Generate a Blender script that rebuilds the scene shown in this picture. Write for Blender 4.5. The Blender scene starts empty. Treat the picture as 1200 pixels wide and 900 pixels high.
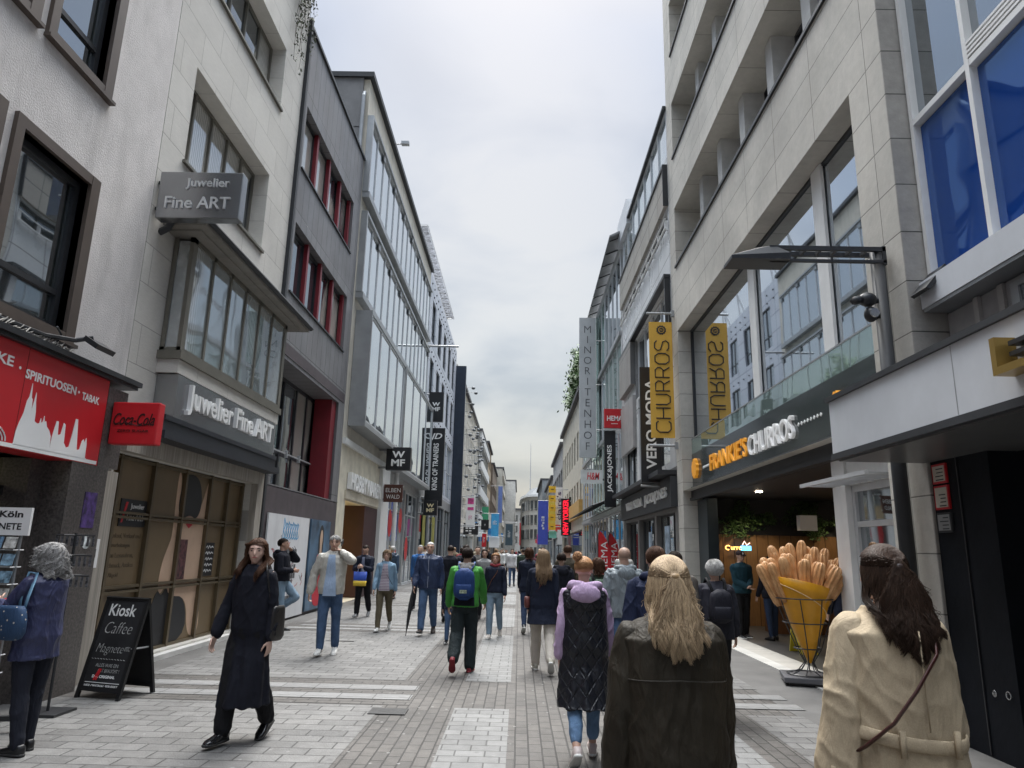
import bpy, math, random
from mathutils import Vector as V, Matrix, noise, Quaternion
random.seed(7)
R=math.radians
sc=bpy.context.scene
COL=sc.collection
# ------------------------------------------------------------------ node helpers
def _mat(name):
    m=bpy.data.materials.new(name); m.use_nodes=True
    nt=m.node_tree; b=nt.nodes['Principled BSDF']
    return m,nt,b
def N(nt,t,**k):
    n=nt.nodes.new(t)
    for a,v in k.items(): setattr(n,a,v)
    return n
def c4(c): return (c[0],c[1],c[2],1)
def ramp(nt,src,stops):
    r=N(nt,'ShaderNodeValToRGB'); e=r.color_ramp.elements
    while len(e)<len(stops): e.new(.5)
    for i,(p,c) in enumerate(stops): e[i].position=p; e[i].color=c4(c) if hasattr(c,'__len__') else (c,c,c,1)
    nt.links.new(src,r.inputs[0]); return r.outputs[0]
def noisen(nt,vec,scale,detail=5,rough=.55,dist=0):
    n=N(nt,'ShaderNodeTexNoise'); n.inputs['Scale'].default_value=scale; n.inputs['Detail'].default_value=detail
    n.inputs['Roughness'].default_value=rough; n.inputs['Distortion'].default_value=dist
    if vec is not None: nt.links.new(vec,n.inputs['Vector'])
    return n.outputs['Fac']
def mixc(nt,f,a,b,mode='MIX'):
    m=N(nt,'ShaderNodeMix',data_type='RGBA',blend_type=mode)
    for i,x in ((0,f),(6,a),(7,b)):
        if isinstance(x,(int,float)): m.inputs[i].default_value=x if i==0 else (x,x,x,1)
        elif isinstance(x,(tuple,list)): m.inputs[i].default_value=c4(x)
        else: nt.links.new(x,m.inputs[i])
    return m.outputs[2]
def scalev(nt,vec,s):
    m=N(nt,'ShaderNodeVectorMath',operation='MULTIPLY'); nt.links.new(vec,m.inputs[0]); m.inputs[1].default_value=s; return m.outputs[0]
def bump(nt,b,h,dist=.01,st=1.0,prev=None):
    n=N(nt,'ShaderNodeBump'); n.inputs['Distance'].default_value=dist; n.inputs['Strength'].default_value=st
    nt.links.new(h,n.inputs['Height'])
    if prev: nt.links.new(prev,n.inputs['Normal'])
    nt.links.new(n.outputs[0],b.inputs['Normal']); return n.outputs[0]
_MC={}
def mat(name,col,rough=.6,metal=0,var=.15,vs=2.5,bs=0,bd=.004,grime=0,emit=0,stretch=None,spec=.5,sheen=0):
    if name in _MC: return _MC[name]
    m,nt,b=_mat(name)
    tc=N(nt,'ShaderNodeTexCoord').outputs['Object']
    vec=scalev(nt,tc,stretch) if stretch else tc
    f=noisen(nt,vec,vs,6,.6)
    c=mixc(nt,ramp(nt,f,[(.3,0),(.7,1)]),tuple(x*(1-var) for x in col),tuple(min(1,x*(1+var)) for x in col))
    if grime:
        g=noisen(nt,scalev(nt,tc,(1.2,1.2,.25)),2.2,8,.65)
        c=mixc(nt,ramp(nt,g,[(.5,0),(.78,grime)]),c,tuple(x*.45 for x in col))
    nt.links.new(c,b.inputs['Base Color'])
    b.inputs['Roughness'].default_value=rough; b.inputs['Metallic'].default_value=metal
    b.inputs['Specular IOR Level'].default_value=spec
    if sheen: b.inputs['Sheen Weight'].default_value=sheen
    if bs: bump(nt,b,noisen(nt,vec,bs,4,.6),bd)
    if emit:
        b.inputs['Emission Color'].default_value=c4(col); b.inputs['Emission Strength'].default_value=emit
    _MC[name]=m; return m
def axes(nt,ax):
    tc=N(nt,'ShaderNodeTexCoord').outputs['Object']
    s=N(nt,'ShaderNodeSeparateXYZ'); nt.links.new(tc,s.inputs[0])
    c=N(nt,'ShaderNodeCombineXYZ'); nt.links.new(s.outputs['XYZ'.index(ax[0])],c.inputs[0]); nt.links.new(s.outputs['XYZ'.index(ax[1])],c.inputs[1])
    return c.outputs[0],tc
def brick(name,ax,c1,c2,mort,bw,bh,ms=.006,off=.5,rough=.7,var=.2,bd=.006,stain=.25,grain=60,gb=.0008,speck=0,stretch=None):
    m,nt,b=_mat(name); v,tc=axes(nt,ax)
    t=N(nt,'ShaderNodeTexBrick'); nt.links.new(v,t.inputs['Vector'])
    t.offset=off; t.inputs['Scale'].default_value=1
    t.inputs['Color1'].default_value=c4(c1); t.inputs['Color2'].default_value=c4(c2); t.inputs['Mortar'].default_value=c4(mort)
    t.inputs['Mortar Size'].default_value=ms; t.inputs['Mortar Smooth'].default_value=.3
    t.inputs['Brick Width'].default_value=bw; t.inputs['Row Height'].default_value=bh
    c=t.outputs['Color']
    sv=scalev(nt,tc,stretch) if stretch else tc
    c=mixc(nt,ramp(nt,noisen(nt,sv,9,7,.65),[(.3,0),(.7,1)]),mixc(nt,1.0,c,(1-var,)*3,'MULTIPLY'),c)
    c=mixc(nt,ramp(nt,noisen(nt,tc,.55,7,.6,.4),[(.42,0),(.68,stain)]),c,mixc(nt,1.0,c,(.45,.45,.46),'MULTIPLY'))
    if speck:
        vo=N(nt,'ShaderNodeTexVoronoi'); vo.inputs['Scale'].default_value=5.5; nt.links.new(tc,vo.inputs['Vector'])
        c=mixc(nt,ramp(nt,vo.outputs['Distance'],[(.07,speck*.7),(.1,0)]),c,(.36,.36,.35))
        vo=N(nt,'ShaderNodeTexVoronoi'); vo.inputs['Scale'].default_value=3.7; nt.links.new(tc,vo.inputs['Vector'])
        c=mixc(nt,ramp(nt,vo.outputs['Distance'],[(.08,speck),(.12,0)]),c,(.045,.045,.045))
    nt.links.new(c,b.inputs['Base Color'])
    rr=ramp(nt,noisen(nt,tc,1.3,5),[(.3,rough-.14),(.7,min(1,rough+.1))]); nt.links.new(rr,b.inputs['Roughness'])
    inv=N(nt,'ShaderNodeMath',operation='SUBTRACT'); inv.inputs[0].default_value=1; nt.links.new(t.outputs['Fac'],inv.inputs[1])
    p=bump(nt,b,inv.outputs[0],bd)
    bump(nt,b,noisen(nt,sv,grain,3,.6),gb*4,1,p)
    _MC[name]=m; return m
def glass(name,tint=(.03,.035,.04),refl=.6,rcol=(.9,.95,1),wave=.02,rough=.02,wscale=.7,curtain=None,thru=0):
    # architectural glazing: sky and street mirrored over a dim room or a pale curtain, optionally letting some view through
    m,nt,b=_mat(name); out=nt.nodes['Material Output']
    tc=N(nt,'ShaderNodeTexCoord').outputs['Object']
    if curtain:
        w=N(nt,'ShaderNodeTexWave'); w.bands_direction='Y'; w.inputs['Scale'].default_value=5; w.inputs['Distortion'].default_value=3
        nt.links.new(tc,w.inputs['Vector'])
        c=mixc(nt,w.outputs['Fac'],tuple(x*.6 for x in curtain),curtain); 
        c=mixc(nt,ramp(nt,noisen(nt,scalev(nt,tc,(1,.5,.35)),.9,1),[(.45,0),(.5,1)]),c,tint)
        nt.links.new(c,b.inputs['Base Color'])
    else: b.inputs['Base Color'].default_value=c4(tint)
    b.inputs['Roughness'].default_value=.5; b.inputs['Specular IOR Level'].default_value=0
    g=N(nt,'ShaderNodeBsdfGlossy'); g.inputs['Color'].default_value=c4(rcol); g.inputs['Roughness'].default_value=rough
    bp=N(nt,'ShaderNodeBump'); bp.inputs['Distance'].default_value=wave; bp.inputs['Strength'].default_value=.5
    nt.links.new(noisen(nt,tc,wscale,1,.5),bp.inputs['Height']); nt.links.new(bp.outputs[0],g.inputs['Normal'])
    lw=N(nt,'ShaderNodeLayerWeight'); lw.inputs['Blend'].default_value=.25
    mr=N(nt,'ShaderNodeMapRange'); mr.inputs['To Min'].default_value=refl; mr.inputs['To Max'].default_value=min(1,refl+.45)
    nt.links.new(lw.outputs['Fresnel'],mr.inputs['Value'])
    base=b.outputs[0]
    if thru:
        tr=N(nt,'ShaderNodeBsdfTransparent'); tr.inputs['Color'].default_value=(.8,.86,.84,1); mx=N(nt,'ShaderNodeMixShader'); mx.inputs[0].default_value=thru
        nt.links.new(base,mx.inputs[1]); nt.links.new(tr.outputs[0],mx.inputs[2]); base=mx.outputs[0]
    ms=N(nt,'ShaderNodeMixShader'); nt.links.new(mr.outputs[0],ms.inputs[0]); nt.links.new(base,ms.inputs[1]); nt.links.new(g.outputs[0],ms.inputs[2])
    nt.links.new(ms.outputs[0],out.inputs['Surface']); _MC[name]=m; return m
# ------------------------------------------------------------------ mesh builder
class MB:
    def __init__(s): s.v=[]; s.f=[]
    def box(s,x0,x1,y0,y1,z0,z1):
        i=len(s.v); s.v+=[(x,y,z) for x in (x0,x1) for y in (y0,y1) for z in (z0,z1)]
        s.f+=[tuple(i+k for k in q) for q in ((0,1,3,2),(4,6,7,5),(0,4,5,1),(2,3,7,6),(0,2,6,4),(1,5,7,3))]; return s
    def obox(s,o,u,w,n,a,b,c):   # box centred o with half sizes a,b,c along u,w,n
        i=len(s.v); o=V(o);u=V(u)*a;w=V(w)*b;n=V(n)*c
        s.v+=[tuple(o+u*x+w*y+n*z) for x in (-1,1) for y in (-1,1) for z in (-1,1)]
        s.f+=[tuple(i+k for k in q) for q in ((0,1,3,2),(4,6,7,5),(0,4,5,1),(2,3,7,6),(0,2,6,4),(1,5,7,3))]; return s
    def poly(s,pts):
        i=len(s.v); s.v+=[tuple(p) for p in pts]; s.f.append(tuple(range(i,i+len(pts)))); return s
    def prism(s,pts,ext):
        n=len(pts); i=len(s.v); e=V(ext); s.v+=[tuple(p) for p in pts]+[tuple(V(p)+e) for p in pts]
        s.f+=[tuple(range(i,i+n)),tuple(range(i+2*n-1,i+n-1,-1))]+[(i+k,i+(k+1)%n,i+n+(k+1)%n,i+n+k) for k in range(n)]; return s
    def loft(s,rings,cap=True):
        n=len(rings[0]); i=len(s.v)
        for r in rings: s.v+=[tuple(p) for p in r]
        for a in range(len(rings)-1):
            for k in range(n): s.f.append((i+a*n+k,i+a*n+(k+1)%n,i+(a+1)*n+(k+1)%n,i+(a+1)*n+k))
        if cap: s.f.append(tuple(range(i+n-1,i-1,-1))); j=i+(len(rings)-1)*n; s.f.append(tuple(range(j,j+n)))
        return s
    def tube(s,pts,r,n=8,cap=True,flat=1,upv=None):
        pts=[V(p) for p in pts]; m=len(pts); rr=r if hasattr(r,'__len__') else [r]*m
        t=[(pts[min(i+1,m-1)]-pts[max(i-1,0)]).normalized() for i in range(m)]
        a=V(upv) if upv else (V((0,0,1)) if abs(t[0].z)<.9 else V((1,0,0)))
        u=(a-t[0]*a.dot(t[0])).normalized(); rings=[]
        for i in range(m):
            u=(u-t[i]*u.dot(t[i])).normalized(); w=t[i].cross(u)
            rings.append([pts[i]+(u*math.cos(q)*flat+w*math.sin(q))*rr[i] for q in (2*math.pi*k/n for k in range(n))])
        return s.loft(rings,cap)
    def cyl(s,x,y,z0,z1,r,n=12,r2=None): return s.tube([(x,y,z0),(x,y,z1)],[r,r if r2 is None else r2],n)
    def ell(s,c,rad,n=12,m=8,M=None):
        c=V(c); rings=[]
        for i in range(m+1):
            ph=-math.pi/2+math.pi*(i if 0<i<m else (.04 if i==0 else m-.04))/m
            ring=[]
            for k in range(n):
                th=2*math.pi*k/n; p=V((math.cos(ph)*math.cos(th)*rad[0],math.cos(ph)*math.sin(th)*rad[1],math.sin(ph)*rad[2]))
                ring.append(c+(M@p if M else p))
            rings.append(ring)
        return s.loft(rings)
    def add(s,o):
        i=len(s.v); s.v+=o.v; s.f+=[tuple(i+k for k in q) for q in o.f]; return s
    def leaves(s,pts,size):
        for p in pts:
            a=V((random.gauss(0,1),random.gauss(0,1),random.gauss(0,1))).normalized(); b=a.orthogonal().normalized(); z=size*random.uniform(.6,1.4)
            i=len(s.v); p=V(p); s.v+=[tuple(p-a*z),tuple(p+b*z*.45),tuple(p+a*z),tuple(p-b*z*.45)]; s.f.append((i,i+1,i+2,i+3))
        return s
    def build(s,name,m,parent=None,smooth=False,bevel=0,loc=None):
        me=bpy.data.meshes.new(name); me.from_pydata([tuple(x) for x in s.v],[],s.f); me.materials.append(m)
        if smooth: me.polygons.foreach_set('use_smooth',[True]*len(me.polygons))
        o=bpy.data.objects.new(name,me); COL.objects.link(o)
        if parent: o.parent=parent
        if loc: o.location=loc
        if bevel:
            b=o.modifiers.new('bevel','BEVEL'); b.width=bevel; b.segments=2; b.limit_method='ANGLE'
        return o
def tag(o,label=None,cat=None,group=None,kind=None):
    if label: o['label']=label
    if cat: o['category']=cat
    if group: o['group']=group
    if kind: o['kind']=kind
    return o
def empty(name,label,cat,loc=(0,0,0),group=None,rz=0):
    o=bpy.data.objects.new(name,None); COL.objects.link(o); o.location=loc; o.rotation_euler[2]=rz; o.empty_display_size=.2
    return tag(o,label,cat,group)
# text: returns a MB of extruded lettering placed on a plane (o centre, u right, w up, n outwards), fitted to width W / height Hh
def text(s,o,u,w,W=None,Hh=None,depth=.01,bold=0,shear=0,spacing=1.0,align='C'):
    cu=bpy.data.curves.new('t','FONT'); cu.body=s; cu.extrude=.5; cu.offset=bold; cu.shear=shear; cu.space_character=spacing; cu.resolution_u=3
    ob=bpy.data.objects.new('t',cu); me=bpy.data.meshes.new_from_object(ob)
    mb=MB(); vs=[v.co for v in me.vertices]
    x0=min(v.x for v in vs);x1=max(v.x for v in vs);y0=min(v.y for v in vs);y1=max(v.y for v in vs)
    sx=W/(x1-x0) if W else None; sy=Hh/(y1-y0) if Hh else None
    sx=sx or sy; sy=sy or sx
    o=V(o);u=V(u).normalized();w=V(w).normalized();n=u.cross(w)
    cx=(x0+x1)/2 if align=='C' else x0
    for v in vs: mb.v.append(tuple(o+u*(v.x-cx)*sx+w*(v.y-(y0+y1)/2)*sy+n*(v.z+.5)*depth))
    mb.f=[tuple(p.vertices) for p in me.polygons]
    bpy.data.objects.remove(ob); bpy.data.curves.remove(cu); bpy.data.meshes.remove(me)
    return mb
UX,UY,UZ=V((1,0,0)),V((0,1,0)),V((0,0,1))
def stroke(mb,pts,o,u,w,th=.006,dep=.003):   # hand drawn line (2d pts in metres on plane)
    o=V(o);u=V(u);w=V(w);n=u.cross(w)
    for a,b in zip(pts,pts[1:]):
        A=o+u*a[0]+w*a[1];B=o+u*b[0]+w*b[1];d=(B-A)
        if d.length<1e-5: continue
        mb.obox((A+B)/2+n*dep/2,d.normalized(),n.cross(d.normalized()),n,d.length/2+th*.4,th/2,dep/2)
# ------------------------------------------------------------------ facade tools: s = -1 left side, +1 right side; d>0 goes into the building
def fbox(mb,s,X,d0,d1,y0,y1,z0,z1):
    a,b=X+s*d0,X+s*d1; return mb.box(min(a,b),max(a,b),y0,y1,z0,z1)
def facade(mb,s,X,y0,y1,z0,z1,holes,D=9,rd=.25):
    ys=sorted({y0,y1,*[h[0] for h in holes],*[h[1] for h in holes]}); zs=sorted({z0,z1,*[h[2] for h in holes],*[h[3] for h in holes]})
    ys=[y for y in ys if y0<=y<=y1]; zs=[z for z in zs if z0<=z<=z1]
    for a,b in zip(ys,ys[1:]):
        run=None
        for c,d in zip(zs,zs[1:]):
            my,mz=(a+b)/2,(c+d)/2
            if any(h[0]<my<h[1] and h[2]<mz<h[3] for h in holes): continue
            mb.poly([(X,a,c),(X,b,c),(X,b,d),(X,a,d)])
    for h in holes:
        e=X+s*(h[4] if len(h)>4 else rd); ya,yb,za,zb=h[:4]
        for q in (((ya,za),(yb,za)),((yb,za),(yb,zb)),((yb,zb),(ya,zb)),((ya,zb),(ya,za))):
            (p,r),(p2,r2)=q; mb.poly([(X,p,r),(X,p2,r2),(e,p2,r2),(e,p,r)])
    B=X+s*D
    for y in (y0,y1): mb.poly([(X,y,z0),(B,y,z0),(B,y,z1),(X,y,z1)])
    mb.poly([(X,y0,z1),(X,y1,z1),(B,y1,z1),(B,y0,z1)]); mb.poly([(B,y0,z0),(B,y1,z0),(B,y1,z1),(B,y0,z1)])
    return mb
def window(parent,s,X,ya,yb,za,zb,fm,gm,cols=1,rows=(),d=.18,fw=.06,ft=.06,name='window'):
    f=MB(); e=.0015
    fbox(f,s,X,d,d+ft,ya+e,yb-e,za+e,za+fw); fbox(f,s,X,d,d+ft,ya+e,yb-e,zb-fw,zb-e)
    fbox(f,s,X,d,d+ft,ya+e,ya+fw,za+fw,zb-fw); fbox(f,s,X,d,d+ft,yb-fw,yb-e,za+fw,zb-fw)
    if isinstance(cols,int): cols=[k/cols for k in range(1,cols)]
    for c in cols:
        y=ya+(yb-ya)*c; fbox(f,s,X,d-.004,d+ft,y-fw*.45,y+fw*.45,za+fw,zb-fw)
    for r in rows:
        z=za+(zb-za)*r; fbox(f,s,X,d+.004,d+ft,ya+fw,yb-fw,z-fw*.4,z+fw*.4)
    w=f.build(name,fm,parent)
    g=MB(); fbox(g,s,X,d+ft*.6,d+ft*.6+.012,ya+fw*.5,yb-fw*.5,za+fw*.5,zb-fw*.5); g.build('pane',gm,w)
    return w
# ------------------------------------------------------------------ materials
rough_plaster=mat('rough_plaster',(.63,.595,.57),.95,var=.08,bs=48,bd=.01,grime=.5)
travertine=brick('travertine','YZ',(.65,.625,.575),(.59,.565,.52),(.36,.34,.31),1.15,.57,.006,.5,.75,.12,.004,.25,30,.001,stretch=(1,.8,6))
dark_panel=brick('dark_panel','YZ',(.2,.195,.2),(.18,.175,.18),(.06,.06,.065),.42,3.05,.012,0,.5,.1,.006,.4,30,.0004,stretch=(2,2,.4))
dark_band=mat('dark_band',(.075,.06,.065),.6,var=.2,grime=.5,vs=3)
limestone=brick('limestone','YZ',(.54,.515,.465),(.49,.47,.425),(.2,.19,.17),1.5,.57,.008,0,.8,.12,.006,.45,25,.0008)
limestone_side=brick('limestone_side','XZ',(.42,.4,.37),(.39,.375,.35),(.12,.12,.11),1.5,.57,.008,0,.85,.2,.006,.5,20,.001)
beige_render=mat('beige_render',(.47,.44,.38),.85,var=.1,bs=50,bd=.002,grime=.5)
grey_metal=mat('grey_metal',(.34,.35,.36),.42,.55,var=.1,grime=.2)
light_metal=mat('light_metal',(.56,.57,.58),.4,.4,var=.07,grime=.15)
white_frame=mat('white_frame',(.68,.68,.67),.4,var=.06,grime=.25)
panel_white=mat('panel_white',(.55,.57,.6),.3,var=.05,grime=.12)
brown_frame=mat('brown_frame',(.085,.064,.052),.45,var=.15,grime=.3)
bronze=mat('bronze',(.17,.12,.065),.45,.15,var=.15,grime=.3,vs=1.2)
olive_frame=mat('olive_frame',(.14,.13,.105),.5,var=.12,grime=.4)
black_metal=mat('black_metal',(.022,.023,.026),.4,var=.2)
navy_black=mat('navy_black',(.008,.0095,.013),.6,spec=.12,var=.35,grime=.2,vs=1.5,bs=9,bd=.003)
anthracite=mat('anthracite',(.042,.044,.048),.5,spec=.25,var=.12,grime=.2)
anth_gloss=mat('anthracite_gloss',(.035,.042,.042),.1,var=.1)
red_paint=mat('red_paint',(.17,.01,.018),.45,var=.15,grime=.3)
sign_red=mat('sign_red',(.5,.015,.022),.4,var=.06,grime=.12)
sign_white=mat('sign_white',(.78,.78,.77),.45,var=.04,grime=.08)
sign_black=mat('sign_black',(.012,.013,.016),.35,var=.1)
concrete=mat('concrete',(.36,.35,.34),.85,var=.15,bs=40,bd=.003,grime=.45)
roof_dark=mat('roof_dark',(.07,.07,.075),.8,var=.2)
granite=mat('granite',(.085,.075,.07),.3,var=.6,vs=38,grime=.15)
wood_brown=mat('wood_brown',(.17,.075,.03),.5,var=.3,stretch=(6,6,.4),vs=3)
g_clear=glass('window_glass',(.03,.035,.035),.42,wave=.012)
g_curtain=glass('curtained_glass',refl=.3,curtain=(.52,.5,.45),wave=.01)
g_sky=glass('sky_glass',(.05,.06,.065),.62,rcol=(.93,.97,1),wave=.015)
g_green=glass('greenish_glass',(.15,.2,.19),.4,rcol=(.85,.95,.92),wave=.02)
g_dark=glass('dark_glass',(.012,.013,.015),.22,wave=.01)
g_pale=glass('pale_glass',(.3,.33,.33),.45,wave=.02,curtain=(.5,.52,.5))
g_blue=glass('blue_panel',(.008,.04,.2),.16,rcol=(.55,.75,1),wave=.03,wscale=.8)
g_shop=glass('shop_glass',(.03,.03,.03),.12,wave=.01,thru=.85)
LX,RX=-5.25,4.1
def building(name,label,loc,group=None): return empty(name,label,'building',loc,group)
def P(mb,name,m,parent,**k):   # build in world coordinates, then hang under a thing whose origin is elsewhere
    o=mb.build(name,m,None,**k); par(o,parent); return o
def par(o,p):
    o.parent=p; o.matrix_parent_inverse=Matrix.Translation(-p.location) if p.type=='EMPTY' and not p.parent else Matrix()
    return o
# the facade tools build children in world coordinates, so building empties stay at the world origin in x,y of their street corner
def bld(name,label,group=None): return empty(name,label,'building',(0,0,0),group)
# ================================================================== LEFT 1: kiosk house
b=bld('plastered_house','rough white plastered house with deep brown framed windows above the kiosk')
H=[(6.45,7.62,3.95,5.8,.3),(4.1,6.02,3.95,5.8,.3),(6.62,7.55,7.1,8.95,.3),(4.1,6.2,7.1,8.95,.3),(6.5,7.6,10.4,12.3,.3),(1.2,3.4,3.95,5.8),(1.2,3.4,7.1,8.95)]
k=MB(); facade(k,-1,LX,-14,8.985,3.35,15,H); P(k,'wall',rough_plaster,b)
k=MB(); facade(k,-1,LX,-14,7.72,0,3.35,[(-13,7.5,.01,2.5,2.5)],rd=2.5); P(k,'ground_floor_wall',granite,b)
for (ya,yb,za,zb,*_) in H:
    w=window(b,-1,LX,ya,yb,za,zb,black_metal,g_clear,1,(.24,),d=.09,fw=.08)
    f=MB(); fbox(f,-1,LX,-.05,.1,ya-.12,ya,za-.1,zb+.12); fbox(f,-1,LX,-.05,.1,yb,yb+.16,za-.1,zb+.12)
    fbox(f,-1,LX,-.046,.1,ya,yb,zb,zb+.12); fbox(f,-1,LX,-.08,.1,ya-.13,yb+.2,za-.14,za-.1); fbox(f,-1,LX,-.046,.1,ya,yb,za-.1,za)
    f.build('surround',brown_frame,w)
# kiosk pillar and roof edge
k=MB(); k.box(-5.3,-4.95,7.72,8.42,0,2.5); P(k,'granite_pillar',granite,b)
k=MB(); k.box(-5.245,-4.955,8.2,8.62,2.503,3.46); P(k,'granite_panel',granite,b)
k=MB(); k.box(-5.3,-4.86,-4,8.74,3.56,3.62); k.box(-5.3,-4.9,-4,8.72,3.52,3.56); P(k,'roof_edge',black_metal,b)
k=MB(); k.box(-7.6,-5.3,-12,7.7,2.5,2.55); P(k,'ceiling',roof_dark,b)
k=MB(); k.box(-5.62,-5.56,4,7.72,0,2.5); P(k,'shop_window',g_shop,b)
k=MB()
for y in (4,5.2,6.4,7.6): k.box(-5.66,-5.5,y-.05,y+.05,0,2.5)
k.box(-5.66,-5.5,4,7.7,2.1,2.2); P(k,'shop_frame',black_metal,b)
k=MB()
for i in range(5):
    z=.35+i*.45; k.box(-7.45,-6.9,4.2,7.6,z,z+.03)
P(k,'shelf',wood_brown,b)
k=MB(); 
for i in range(5):
    for j in range(22):
        y=4.3+j*.15; z=.38+i*.45; k.cyl(-7.1+random.uniform(-.1,.1),y,z,z+random.uniform(.16,.3),.04,6)
P(k,'bottles',mat('bottle_mix',(.3,.2,.08),.2,var=.9,vs=7),b)
k=MB(); 
for y in (5.2,6.8): k.box(-6.6,-6.3,y-.12,y+.12,2.44,2.49)
P(k,'ceiling_lamp',mat('warm_lamp',(1,.75,.45),.5,emit=5,var=0),b)
# red kiosk fascia
t=empty('kiosk_fascia','long red kiosk fascia sign with white lettering and a white city skyline','shop sign',(-5,4,2.5))
X0=-4.95
k=MB(); k.box(-5.28,X0,-3,8.18,2.5,3.518); P(k,'panel',sign_red,t)
k=MB(); 
for y in (6.76,): k.box(X0,X0+.002,y-.003,y+.003,2.5,3.518)
P(k,'seam',mat('seam_red',(.12,.01,.01),.6),t)
w=text('GETRÄNKE',(X0,6.08,3.335),UY,UZ,W=.98,Hh=.125,depth=.004,bold=.02)
w.add(text('SPIRITUOSEN',(X0,7.17,3.26),UY,V((0,0,1)),W=.82,Hh=.095,depth=.004,bold=.02)).add(text('TABAK',(X0,7.86,3.235),UY,UZ,W=.33,Hh=.085,depth=.004,bold=.02))
w.add(text('•',(X0,6.67,3.29),UY,UZ,Hh=.03,depth=.004)).add(text('•',(X0,7.63,3.26),UY,UZ,Hh=.03,depth=.004)); P(w,'lettering',sign_white,t)
sk=[(0,0),(.03,.0),(.04,.17),(.06,.28),(.09,.4),(.105,.56),(.125,.62),(.135,.8),(.15,.62),(.165,.6),(.175,.45),(.19,.58),(.2,.7),(.212,.58),(.23,.46),(.235,.34),(.27,.32),(.3,.33),(.31,.4),(.32,.34),(.34,.36),(.35,.44),(.36,.36),(.38,.38),(.4,.31),(.44,.27),(.47,.2),(.48,.04),(.49,.2),(.52,.42),(.545,.42),(.56,.24),(.6,.26),(.62,.42),(.645,.4),(.66,.16),(.7,.1),(.74,.12),(.76,.28),(.78,.52),(.81,.52),(.84,.26),(.86,.1),(.9,.12),(.92,.24),(.94,.27),(.96,.22),(.98,.3),(.995,.22),(1.0,.02),(1.04,0)]
k=MB(); k.prism([(X0,6.72+1.2*a,2.545+.8*c) for a,c in sk],(.006,0,0)); 
P(k,'skyline',sign_white,t)
k=MB(); k.prism([(X0,3.2,2.51),(X0,8.15,2.51),(X0,8.15,2.55),(X0,3.2,2.55)],(.006,0,0))
for q in range(4): k.tube([(X0+.003,6.45+.3*math.cos(a)*(1-q*.14)-.1,2.56+.16*math.sin(a)*(1-q*.16)) for a in [math.pi*j/12 for j in range(13)]],.008,4)
P(k,'skyline_base',sign_white,t)
k=MB(); k.tube([(-4.98,5.6,3.66),(-4.93,6.9,3.7),(-4.9,7.35,3.78),(-4.75,7.42,3.83)],.025,6); k.obox((-4.72,7.5,3.76),(.8,0,-.5),(0,1,0),(.5,0,.8),.1,.17,.03); k.tube([(-4.95,7.1,3.62),(-4.93,7.15,3.78),(-4.92,7.05,3.84)],.012,5)
o=k.build('sign_floodlight',black_metal); tag(o,'black floodlight on a bent arm leaning over the red kiosk fascia','floodlight')
k=MB(); 
for i in range(26):
    y=6.2+i*.045; k.tube([(-4.93+random.uniform(-.02,.02),y,3.63+random.uniform(0,.03)),(-4.92,y+.06,3.66+random.uniform(-.02,.05))],.008,4)
o=k.build('cable_bundle',mat('pale_cable',(.3,.28,.25),.7)); tag(o,'tangled pale cables lying on the roof edge over the red fascia','cable')
t=empty('cola_sign','small red square projecting sign with black script beside the kiosk fascia','sign',(-4.7,8.37,2.78))
k=MB(); k.box(-4.94,-4.37,8.3,8.44,2.78,3.29); P(k,'panel',sign_red,t,bevel=.012)
w=text('Coca-Cola',(-4.655,8.298,3.08),UX,UZ,W=.5,Hh=.15,depth=.006,bold=.01,shear=.35).add(text('ZERO SUGAR',(-4.655,8.298,2.94),UX,UZ,W=.38,Hh=.03,depth=.005))
w.tube([(-4.88,8.295,3.01),(-4.75,8.295,3.04),(-4.6,8.295,3.0),(-4.44,8.295,3.03)],.005,4)
P(w,'lettering',mat('dark_red_ink',(.03,.006,.006),.5),t)
k=MB(); k.box(-4.955,-4.94,8.35,8.4,2.8,3.25); P(k,'bracket',black_metal,t)
# stickers on the pillar
for j,(nm,lab,yy,z,w_,h_,col) in enumerate((('flyer','purple and black flyer stuck on the granite pillar',8.16,1.99,.24,.4,(.06,.03,.14)),('flyer','white and blue round sticker low on the granite pillar',8.2,1.63,.13,.14,(.5,.62,.68)))):
    k=MB(); k.box(-4.95,-4.944,yy-w_/2,yy+w_/2,z-h_/2,z+h_/2) if j==0 else k.tube([(-4.95,yy,z),(-4.944,yy,z)],.075,16)
    o=k.build(nm,mat('flyer_%d'%j,col,.5,var=.9,vs=12)); tag(o,lab,'flyer')
k=MB(); k.box(-5.13,-5.125,8.55,8.78,1.33,1.67); o=k.build('notice_sheet',sign_white); tag(o,'white paper notice taped on the striped stone strip by the jeweller','notice')
q=MB(); q.box(-5.125,-5.122,8.6,8.72,1.45,1.55); o2=q.build('print',sign_black,o)
# ================================================================== LEFT 2: jeweller house
b=bld('travertine_house','travertine faced jeweller house with a projecting bay window')
H=[(9.67,12.98,7.35,9.0,.42),(9.67,13.15,10.66,12.1,.42),(9.05,13.8,0.1,2.8,.22)]
k=MB(); facade(k,-1,LX,9.0,14.32,0,16.2,H); P(k,'wall',travertine,b)
for h,cl in ((H[0],5),(H[1],5)):
    w=window(b,-1,LX,*h[:4],olive_frame,g_curtain,cl,(),d=.3,fw=.055)
    k=MB(); fbox(k,-1,LX,-.05,.3,h[0]-.05,h[1]+.05,h[2]-.05,h[2]-.002); k.build('sill',olive_frame,w)
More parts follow.
